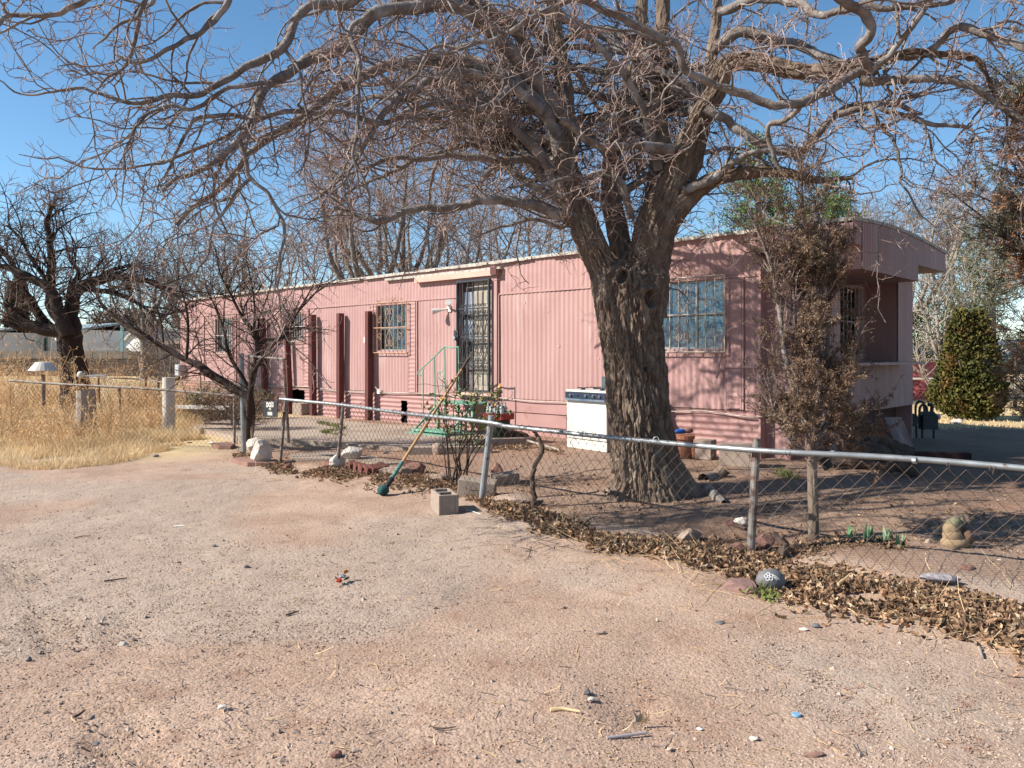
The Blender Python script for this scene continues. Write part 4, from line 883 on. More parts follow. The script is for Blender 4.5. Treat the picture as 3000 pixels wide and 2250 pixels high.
# iris
ir = thing('iris_plant', G(2520, 1592), 'small clump of green iris leaves behind the fence right of the dead juniper', 'plant'); rg = rng_(12); mb = MB(); mk = MB()
def blade(mb, g, d_, L_, w_, bend=.3, seg=5):
    d_ = np.asarray(d_, float); d_ /= np.linalg.norm(d_); sd_ = np.cross(d_, [0, .2, 1.]); sd_ /= np.linalg.norm(sd_) + 1e-9; pts = [np.asarray(g, float)]; dd = d_.copy()
    for k in range(seg): dd = dd + np.array([0, 0, -bend / seg]); dd /= np.linalg.norm(dd); pts.append(pts[-1] + dd * L_ / seg)
    pts = np.array(pts); wv_ = w_ / 2 * np.sin(np.linspace(.6, math.pi, seg + 1)); mb.quadgrid(np.stack([pts - sd_ * wv_[:, None], pts + sd_ * wv_[:, None]], 1))
for px, py in ((2492, 1592), (2500, 1590), (2485, 1590), (2540, 1596), (2547, 1594), (2560, 1598), (2585, 1596), (2612, 1584), (2635, 1616), (2640, 1618), (2535, 1582), (2590, 1592), (2632, 1614), (2460, 1590), (2455, 1585)):
    for k in range(4): blade(mb if px > 2470 else mk, G(px + rg.uniform(-6, 6), py), (rg.normal() * .35, rg.normal() * .2, 1), rg.uniform(.08, .17), rg.uniform(.018, .032), rg.uniform(.1, .7))
mb.build('leaf', mat('iris_leaf', (.22, .38, .20), (.10, .20, .09), 12, .5, rnd=.3), ir); mk.build('dry_leaf', m_litter, ir)
# log pile beside the end wall
LG = [((2440, 1352), (2640, 1395), .085), ((2500, 1322), (2680, 1360), .10), ((2540, 1290), (2670, 1330), .09), ((2470, 1310), (2560, 1300), .07), ((2400, 1330), (2430, 1372), .055), ((2600, 1372), (2690, 1385), .06)]
for k, (a_, b_, r) in enumerate(LG):
    ya = (9.6, 9.5, 9.9, 9.8, 8.9, 9.0)[k]; pa = P(*a_, ya); pb = P(*b_, ya - (.25, .1, -.1, -.2, -.1, .1)[k]); pa[2] = max(pa[2], .15 + r * .7); pb[2] = max(pb[2], .12 + r * .7)
    pts = cr([pa, (pa * 2 + pb) / 3 + [0, 0, .05], (pa + 2 * pb) / 3 + [0, .05, .02], pb], 16); th = rng_(k).uniform(.85, 1.15, 16)
    MB().tubes(pts, r * th, 12, True).build('log', m_log, label=('long weathered log at the front of the shaded woodpile', 'thick curved log in the middle of the shaded woodpile', 'dark log at the top right of the shaded woodpile', 'short log on the left of the woodpile behind the juniper', 'pale split log standing by the juniper trunk', 'thin log end at the right foot of the woodpile')[k], cat='log')
# leaning metal sheet under the end wall
a = P(2590, 1222, 10.9); b = P(2625, 1222, 11.2); mb = MB(); cols = []
for t in np.linspace(0, 1, 9):
    p_ = a + (b - a) * t * 1.5; q_ = p_ + np.array([.12, -.22, -.52]); cols.append([p_, (p_ + q_) / 2 + [.04 * math.sin(t * 6), 0, .0], q_])
mb.quadgrid(np.array(cols)); mb.build('metal_sheet', mat('faded_red_sheet', (.22, .09, .08), (.15, .07, .06), 6, .6), label='bent reddish metal sheet leaning under the end wall of the home', cat='metal sheet')
a = P(2590, 1275, 10.3); MB().box((a[0] + .5, a[1], .20), (1.15, .14, .16), rotz(-.15)).build('wooden_beam', mat('dark_red_wood', (.07, .028, .022), (.05, .02, .018)), label='long dark red beam lying on the ground behind the woodpile', cat='beam')
# gas meter
g = np.array([*P(2716, 1272, 13.3)[:2], .15]); gm = thing('gas_meter', g, 'dark gas meter with looping pipes right of the end wall', 'gas meter')
k_ = 13.3 / F
def q3(dx, dz, dy=0): return g + np.array([dx, dy, dz]) * .8
MB().box(q3(.02, .33), (.25, .18, .24)).build('meter_body', m_meter, gm); MB().box(q3(.02, .52), (.21, .14, .05), taper=.8).build('meter_top', m_meter, gm)
mb = MB(); mb.tubes(cr([q3(-.22, .0), q3(-.24, .4), q3(-.24, .66), q3(-.18, .76), q3(-.08, .74), q3(-.06, .6), q3(-.06, .52)], 30), np.full(30, .02), 8); mb.tubes(cr([q3(-.14, .2), q3(-.16, .55), q3(-.12, .68), q3(-.02, .66), q3(-.0, .55)], 20), np.full(20, .022), 8); mb.tubes(cr([q3(.10, .54), q3(.10, .66), q3(.08, .70), q3(.02, .70)], 12), np.full(12, .03), 8); mb.build('pipe', m_meter, gm)
MB().rod(q3(-.36, .38, -.1), q3(-.36, .38, .02), .11, 18).build('regulator', m_meter, gm); MB().rod(q3(-.36, .38), q3(-.1, .38), .03, 8).build('pipe', m_meter, gm)
for dx in (-.1, .14): MB().rod(q3(dx, -.05), q3(dx, .18), .02, 6).build('leg', m_meter, gm)
MB().rod(q3(.18, .45), q3(.26, .44), .05, 10).build('cap', m_pvc, gm)
# things in the weeds left
g = P(127, 1100, 16.0); MB().tubes(np.array([[g + [0, 0, -.6], g + [0, 0, .0], g + [0, 0, .02]]]), np.array([[.04, .04, .04]]), 8).build('lamp_stand', m_rustp, (t_ := thing('floor_lamp', g + [0, 0, -.6], 'discarded lamp with a cream cone shade sticking up from the weeds', 'lamp')))
MB().tubes(np.array([[g + [0, 0, .10], g + [0, 0, .27], g + [0, 0, .28]]]), np.array([[.28, .14, .05]]), 20).build('lamp_shade', m_pvc, t_)
g = P(250, 1190, 15.2); g[2] = .1; MB().tubes(cr([g, g + [0.02, 0, .5], g + [0, 0, .78]], 8), np.array([.2, .19, .18, .18, .17, .18, .17, .16]), 12, True).build('tree_stump', m_pale, label='pale cut stump standing in the weeds in front of the left tree', cat='stump')
g = P(236, 1098, 15.1); rockmb(g, (.13, .12, .14), 3, .3, 0, False).build('white_jug', m_pvc, label='white jug sitting on the pale stump', cat='jug')
g = P(494, 1200, 14.6); g[2] = .1; MB().tubes(np.array([[g, g + [0, 0, P(494, 1106, 14.6)[2] - .1]]]), np.array([[.112, .108]]), 20, True).build('white_pipe', m_pvc, label='upright thick white pipe behind the left fence rail', cat='pipe')
g = P(282, 1101, 16); MB().box(g, (.35, .25, .03), rotz(.2)).build('white_tray', m_hwhite, label='small white tray lying in the weeds right of the pale stump', cat='tray')
a = G(600, 1200); MB().box(P(585, 1193, 15.6), (1.5, .35, .05), rotz(-.3)).build('white_board', m_pvc, label='white board lying on the ground at the foot of the pink wall', cat='board')
# red drum, back fence, car, far roof
g = P(2694, 1145, 24.5); g[2] = .12; zt_ = P(2694, 1060, 24.5)[2]; th = np.linspace(0, 1, 8)
dru = MB().tubes(np.array([[g, g + [0, 0, .02], g + [0, 0, .35], g + [0, 0, .36], g + [0, 0, .7], g + [0, 0, zt_ - .25], g + [0, 0, zt_ - .2], g + [0, 0, zt_ - .12]]]), np.array([[.42, .46, .47, .49, .47, .45, .49, .46]]), 22, True)
dru.build('plastic_drum', mat('pink_red_plastic', (.46, .10, .11), (.38, .075, .08), 4, .6), label='large faded red drum behind the back fence right of the home', cat='drum')
bf = thing('chain_link_fence', (10, 20, .15), 'distant chain link fence behind the home at the right', 'fence')
fa = np.array([P(2640, 1053, 21.0)[0], 21.0, 0]); fb = np.array([18.5, 20.0, 0]); zt_ = P(2640, 1053, 21)[2]; zm_ = P(2640, 1110, 21)[2]
for z_, m_ in ((zt_, m_rustp), (zm_, m_pvc)): MB().rod([*fa[:2], z_], [*fb[:2], z_], .03, 6).build('rail', m_, bf)
wirepanel(fa, fb, .1, zt_, .1, zt_, .14, .004, 3).build('wire_mesh', m_mesh, bf)
for t in (.0, .35, .7, 1.): q_ = fa + (fb - fa) * t; MB().rod([q_[0], q_[1], 0], [q_[0], q_[1], zt_ + .05], .035, 6).build('post', m_rustp, bf)
# parked car
cx, cy = 29.5, 46.0; car = thing('parked_car', (cx, cy, .1), 'dark green car parked far behind the green bush at the right', 'car')
prof = [(-2.2, .35), (-2.25, .75), (-1.9, .95), (-1.2, 1.0), (-.6, 1.42), (.8, 1.45), (1.5, 1.0), (2.15, .9), (2.25, .55), (2.2, .35)]
mb = MB(); V = np.array([[[cx + x, cy + y_, z_ + .1] for x, z_ in prof + [prof[0]]] for y_ in (-.85, .85)]); mb.quadgrid(V)
for s_ in (0, 1): mb.add(np.concatenate([V[s_, :-1], [[cx, cy + (-.85, .85)[s_], .8]]]), [[i, (i + 1) % 10, 10, 10] for i in range(10)])
mb.build('body', mat('green_car_paint', (.03, .08, .05), (.02, .06, .04), 1, .25, spec=.5), car)
mb = MB(); mb.add([[cx - .95, cy - .86, 1.12], [cx + 1.2, cy - .86, 1.12], [cx + .75, cy - .86, 1.48], [cx - .55, cy - .86, 1.46]], [[0, 1, 2, 3]]); mb.build('window', m_black, car)
for x in (-1.4, 1.4):
    for y_ in (-.88, .7): MB().rod([cx + x, cy + y_, .42], [cx + x, cy + y_ + .18, .42], .33, 16).build('wheel', m_black, car)
def house(x0, x1, y, depth, zw, zr, label, roofm=m_hroof, wallm=m_hwhite, wins=(), gable=False, ov=.5, yaw=-.55):
    h = thing('house', ((x0 + x1) / 2, y, .1), label, 'house'); mb = MB(); mb.box(((x0 + x1) / 2, y + depth / 2, zw / 2), (x1 - x0, depth, zw)); mb.build('wall', wallm, h); mb = MB()
    if not gable:
        V = np.array([[[x, y - ov, zw + .02], [x, y + depth / 2, zr], [x, y + depth + ov, zw + .02]] for x in (x0 - ov, x1 + ov)]); mb.quadgrid(V); V2 = V.copy(); V2[:, :, 2] -= .18; mb.quadgrid(V2[::-1]); mb.quadgrid(np.stack([V[:, 0], V2[:, 0]])); mb.quadgrid(np.stack([V[1], V2[1]]))
    else:
        xm = (x0 + x1) / 2; V = np.array([[[x0 - ov, yy, zw - .05], [xm, yy, zr], [x1 + ov, yy, zw - .05]] for yy in (y - ov, y + depth)]); mb.quadgrid(V); V2 = V.copy(); V2[:, :, 2] -= .2; mb.quadgrid(V2[::-1]); mb.quadgrid(np.stack([V[0], V2[0]]))
        g_ = MB(); g_.add([[x0, y, zw], [x1, y, zw], [xm, y, zr - .15], [xm, y, zr - .15]], [[0, 1, 2, 3]]); g_.build('gable', wallm, h)
    mb.build('roof', roofm, h)
    for (wx, wz, ww, wh, m_) in wins:
        f_ = MB(); f_.box((wx, y - .03, wz), (ww + .25, .1, wh + .25)); wn = f_.build('window', wallm, h); MB().box((wx, y - .09, wz), (ww, .04, wh)).build('pane', m_, wn)
        b_ = MB(); [b_.rod([wx + q_, y - .16, wz - wh / 2 - .1], [wx + q_, y - .16, wz + wh / 2 + .1], .02, 4) for q_ in np.linspace(-ww / 2 - .25, ww / 2 + .25, 7)]; b_.build('window_grille', m_meter, wn)
    h.rotation_euler.z = yaw
    return h
def hx(px, Y_): return (px - 1500) / F * Y_
def hz_(py, Y_): return H - (py - HY) / F * Y_
house(hx(24, 72), hx(292, 72), 72, 7, hz_(968, 72), hz_(945, 72), 'long white stucco house with pale blue roof and a teal shuttered window', wins=((hx(106, 72), hz_(1013, 72), 1.1, 1.4, m_teal), (hx(262, 72), hz_(1015, 72), .8, 1.2, m_meter)))
house(hx(-260, 70), hx(22, 70), 71, 6, hz_(974, 70), hz_(956, 70), 'white wing of the house at the left edge of the picture', roofm=mat('gray_roof', (.20, .20, .19)))
hh_ = house(hx(349, 66), hx(449, 66), 66, 8, hz_(998, 66), hz_(962, 66), 'small white gabled outbuilding with light roof left of the home', gable=True, roofm=mat('pale_roof', (.55, .53, .50)), ov=.25)
MB().box((hx(358, 64), 64, 2.1), (.22, .22, 4.3)).build('teal_post', mat('pale_teal_paint', (.28, .50, .50)), label='pale teal post in front of the small white outbuilding', cat='post')
MB().box((hx(330, 66), 66.5, hz_(1022, 66)), (1.9, 3, .2), rotz(0)).build('lean_to_roof', mat('gray_tin', (.42, .42, .42)), label='gray lean-to roof on the left of the small outbuilding', cat='roof')
house(hx(452, 60), hx(560, 60), 62, 8, hz_(1000, 60), hz_(965, 60), 'brown roofed house partly hidden behind the end of the home', roofm=mat('tan_roof', (.36, .29, .24)), wallm=m_graywall)
house(hx(2880, 90), hx(2935, 90), 90, 6, hz_(1028, 90), hz_(1012, 90), 'distant house with white roof at the right beyond the green bush', roofm=m_hwhite)
# block wall
bw = thing('block_wall', (hx(200, 52), 52, .1), 'long gray concrete block wall with lighter cap course behind the left tree', 'wall')
zt_ = hz_(1050, 52); ztt = hz_(1029, 52); x0 = hx(-300, 52); x1 = hx(452, 52)
mb = MB(); bh = (zt_ - .1) / 6
for r_ in range(6):
    x = x0 - (.45 if r_ % 2 else 0)
    while x < x1: mb.box((x + .44, 52 + rng_(int(x * 10) + r_).uniform(-.006, .006), .1 + bh * (r_ + .5)), (.87, .3, bh - .014)); x += .89
mb.box(((x0 + x1) / 2, 52.02, zt_ / 2), (x1 - x0, .24, zt_ - .02)); mb.build('wall', m_graywall, bw)
mb = MB(); x = x0
while x < x1 - .5: mb.box((x + .5, 52, (zt_ + ztt) / 2), (.97 if rng_(int(x * 7)).random() < .7 else .93, .34, ztt - zt_)); x += 1.0
mb.build('cap_course', m_graycap, bw)
# ---------------------------------------------------------------- growing things
def grow(rg, p, d, L_, nseg, wander=.25, grav=0., curl=.2):
    p = np.asarray(p, float); d = np.asarray(d, float); d = d / (np.linalg.norm(d, axis=1, keepdims=True) + 1e-9); N_ = len(p); out = [p]
    c = rg.normal(size=(N_, 3)) * curl
    for k in range(nseg):
        d = d + rg.normal(size=(N_, 3)) * wander + c / nseg; d[:, 2] += grav; d /= np.linalg.norm(d, axis=1, keepdims=True) + 1e-9
        p = p + d * (L_ / nseg)[:, None]; out.append(p)
    return np.stack(out, 1)
def spawn(rg, pts, rad, per, t0=.15, t1=1., ang=(.6, 1.2), up=0.):
    """per: children per branch (array). returns pos, dir, parent radius, tparam"""
    N_, K = pts.shape[:2]; idx = np.repeat(np.arange(N_), per); t = rg.uniform(t0, t1, len(idx)) * (K - 1); i = np.minimum(t.astype(int), K - 2); u = (t - i)[:, None]
    pos = pts[idx, i] * (1 - u) + pts[idx, i + 1] * u; tg = pts[idx, i + 1] - pts[idx, i]; tg /= np.linalg.norm(tg, axis=1, keepdims=True) + 1e-9
    r = rad[idx, i] * (1 - u[:, 0]) + rad[idx, i + 1] * u[:, 0]; q = rg.normal(size=tg.shape); q[:, 2] += up; q -= (q * tg).sum(1, keepdims=True) * tg; q /= np.linalg.norm(q, axis=1, keepdims=True) + 1e-9
    a = rg.uniform(*ang, len(idx))[:, None]; return pos, tg * np.cos(a) + q * np.sin(a), r, t / (K - 1), idx
def taper(r0, r1, n, pw=1.): t = np.linspace(0, 1, n) ** pw; return np.asarray(r0)[:, None] * (1 - t) + np.asarray(r1)[:, None] * t
def barktube(pts, rad, n, sides, amp=.02, seed=0, kz=2.2, kr=9., flare=None, bumps=()):
    pts = cr(pts, n); rad = np.interp(np.linspace(0, 1, n), np.linspace(0, 1, len(rad)), rad); T = np.gradient(pts, axis=0); T /= np.linalg.norm(T, axis=1, keepdims=True)
    ref = np.array([0.02, -1., 0.03]) if abs(T[:, 1]).mean() < .7 else np.array([1., 0, 0]); U = np.cross(T, ref); U /= np.linalg.norm(U, axis=1, keepdims=True); V = np.cross(T, U)
    th = np.linspace(0, 2 * math.pi, sides + 1); L_ = np.concatenate([[0], np.cumsum(np.linalg.norm(np.diff(pts, axis=0), axis=1))])
    TH, LL = np.meshgrid(th, L_); RR = np.repeat(rad[:, None], sides + 1, 1)
    x = np.cos(TH) * RR * kr; y = np.sin(TH) * RR * kr; z = LL * kz
    wx = (fbm(x * .5, y * .5, z * .8, seed + 5, 3) - .5) * 2.2; n1 = fbm(x + wx, y + wx, z, seed, 3); ridge = 1 - np.abs(n1 - .5) * 4.5; ridge = np.clip(ridge, 0, 1)
    n2 = fbm(x * 3.1 + wx, y * 3.1, z * 2.2, seed + 2, 2); lump_ = fbm(x * .18, y * .18, z * .5, seed + 9, 2) - .5
    R2 = RR * (1 + lump_ * .16) - amp * ridge ** 1.5 + amp * .6 * (n2 - .5)
    if flare is not None: R2 += flare(TH, LL)
    for (bt, bl, br, bd) in bumps:
        dth = (TH - bt + math.pi) % (2 * math.pi) - math.pi; dd = np.sqrt((dth * RR) ** 2 + ((LL - bl) * .85) ** 2) / br; R2 += bd * np.exp(-((dd - 1.15) / .33) ** 2) * 1.0 - bd * 2.6 * sstep(1.0, .7, dd)
    P_ = pts[:, None] + R2[..., None] * (U[:, None] * np.cos(TH)[..., None] + V[:, None] * np.sin(TH)[..., None])
    mb = MB(); mb.quadgrid(P_); return mb
def px_path(pts, ys, sc=1.0):
    """list of photo pixels + list of depths (interpolated) -> world points"""
    n = len(pts); d = np.interp(np.linspace(0, 1, n), np.linspace(0, 1, len(ys)), ys); return np.array([P(p[0] * sc, p[1] * sc, d[i]) for i, p in enumerate(pts)])
def twigs(name, limbs, rg, per1, L1, r1, per2, L2, r2, per3, L3, r3, m1, m2, parent, g1=-.02, g2=.0, up1=.3, n1=9, n2=6, n3=3, w1=.22, w2=.3, w3=.35, extra=None, t0=.12, s1=4):
    """three generations of side branches on smooth limb paths; returns nothing"""
    K = 24; LP = np.stack([cr(p, K) for p, r in limbs]); LR = np.stack([np.interp(np.linspace(0, 1, K), np.linspace(0, 1, len(r)), r) for p, r in limbs])
    ln = np.linalg.norm(np.diff(LP, axis=1), axis=2).sum(1); per = np.maximum(1, (ln * per1).astype(int))
    p, d, r, t, _ = spawn(rg, LP, LR, per, t0, 1., (.35, 1.15), up1); l1 = rg.uniform(*L1, len(p)) * (1 - .45 * t * 0)
    A1 = grow(rg, p, d, l1, n1, w1, g1, .5); R1_ = taper(np.minimum(r * .6, rg.uniform(*r1, len(p))), np.full(len(p), r2[0]), n1 + 1)
    if extra is not None: A1 = np.concatenate([A1, extra[0]]); R1_ = np.concatenate([R1_, extra[1]]); l1 = np.concatenate([l1, extra[2]])
    m = MB().tubes(A1, R1_, s1); m.build('branches', m1, parent, smooth=True)
    p, d, r, t, _ = spawn(rg, A1, R1_, np.maximum(1, (l1 * per2).astype(int)), .1, 1., (.5, 1.3), up1 * .5)
    l2 = rg.uniform(*L2, len(p)); A2 = grow(rg, p, d, l2, n2, w2, g2, .5); R2_ = taper(np.minimum(r * .8, rg.uniform(*r2, len(p))), np.full(len(p), r3[0]), n2 + 1)
    # twigs also straight on the limbs
    p, d, r, t, _ = spawn(rg, A2, R2_, np.maximum(1, (l2 * per3).astype(int)), .1, 1., (.5, 1.2), up1 * .3)
    l3 = rg.uniform(*L3, len(p)); A3 = grow(rg, p, d, l3, n3, w3, g2, .3); R3_ = taper(np.full(len(p), r3[1]), np.full(len(p), r3[0] * .6), n3 + 1)
    m = MB(); m.tubes(A2, R2_, 3); m.tubes(A3, R3_, 3); m.build('twigs', m2, parent); return A2, A3

# ---------------------------------------------------------------- the big mulberry
tb = G(1905, 1448); tb[2] -= .03
tree = thing('mulberry_tree', tb, 'huge bare mulberry tree with deeply furrowed trunk and dense twisted branches in the yard', 'tree')
Yt = tb[1]
def tr(px, py, dy=0): return P(px, py, Yt + dy)
def flare(TH, LL):
    t = np.exp(-LL / .30); lob = .55 + .45 * np.cos(TH * 5 + .7) + .35 * np.cos(TH * 3 + 2.0 + LL)
    dt = (TH + math.pi) % (2 * math.pi) - math.pi + .15; fl = t * (.07 + .13 * np.clip(lob, 0, None)) + .42 * np.exp(-(dt / .38) ** 2) * np.exp(-LL / .17) + .16 * np.exp(-((TH - 3.5) / .3) ** 2) * np.exp(-LL / .2); return fl
tp = [tb - [0, 0, .15], tr(1898, 1420), tr(1885, 1340), tr(1872, 1220), tr(1860, 1085), tr(1846, 950), tr(1842, 868), tr(1843, 815), tr(1848, 775), tr(1852, 725)]
tt = barktube(tp, [.36, .345, .335, .325, .33, .35, .355, .31, .20, .05], 560, 300, .040, 1, 5.5, 22., flare, ((5.25, 2.22, .085, .04), (4.33, 2.44, .06, .03), (4.9, 1.5, .03, .02)))
tt.build('trunk', m_bark, tree)
limbs = []
def limb(pts, ys, r, thick=False, seed=0, own=True):
    w_ = px_path(pts, [y + 0 for y in ys]); limbs.append((w_, r)); return w_
Lm_ = []
def big(pts, ys, r, seed, amp=.014, n=110, sides=48):
    w_ = limb(pts, ys, r); barktube(w_, r, n, sides, amp, seed, 5.0, 22.).build('limb', m_bark, tree); return w_
big([(1830, 930), (1795, 850), (1768, 790), (1742, 735), (1710, 657), (1680, 570), (1655, 450), (1660, 320), (1642, 170), (1615, 20), (1590, -160)], [8.3, 8.3, 8.5, 8.8], [.28, .22, .165, .165, .165, .15, .12, .10, .09, .075, .05], 11, amp=.028, n=260, sides=110)
big([(1850, 830), (1825, 760), (1808, 660), (1790, 575), (1795, 450), (1845, 310), (1875, 170), (1880, 20), (1885, -180)], [8.6, 8.9, 9.0], [.15, .125, .125, .11, .10, .09, .085, .07, .05], 12)
big([(1872, 920), (1885, 840), (1897, 770), (1912, 700), (1930, 640), (1960, 570), (1990, 500), (2035, 380), (2095, 270), (2130, 190), (2200, 178), (2300, 202), (2397, 208), (2521, 206), (2614, 168), (2722, 157), (2830, 165), (2874, 190), (2928, 298), (2993, 380)], [8.35, 8.3, 8.2, 7.8, 7.3, 7.0, 6.9], [.30, .285, .25, .235, .23, .20, .17, .13, .11, .10, .095, .09, .08, .07, .055, .045, .04, .035, .03, .02], 13, amp=.03, n=420, sides=130)
big([(1925, 700), (1970, 630), (2031, 566), (2109, 518), (2200, 505), (2300, 506), (2400, 528), (2500, 520)], [8.25, 8.0, 7.7], [.16, .13, .11, .085, .065, .05, .04, .02], 14)
big([(1915, 740), (1925, 600), (1935, 450), (1930, 300), (1940, 150), (1942, 0), (1940, -200)], [8.5, 8.7, 8.9], [.19, .15, .11, .09, .085, .08, .05], 15)
big([(2000, 540), (2050, 400), (2068, 300), (2085, 160), (2100, 40), (2100, -120)], [8.2, 8.5, 8.6], [.12, .09, .075, .07, .06, .04], 16)
big([(1650, 400), (1590, 300), (1527, 110), (1450, 50), (1400, 18), (1330, -20), (1250, -80)], [8.6, 8.2, 7.6], [.10, .085, .08, .07, .065, .05, .03], 17)
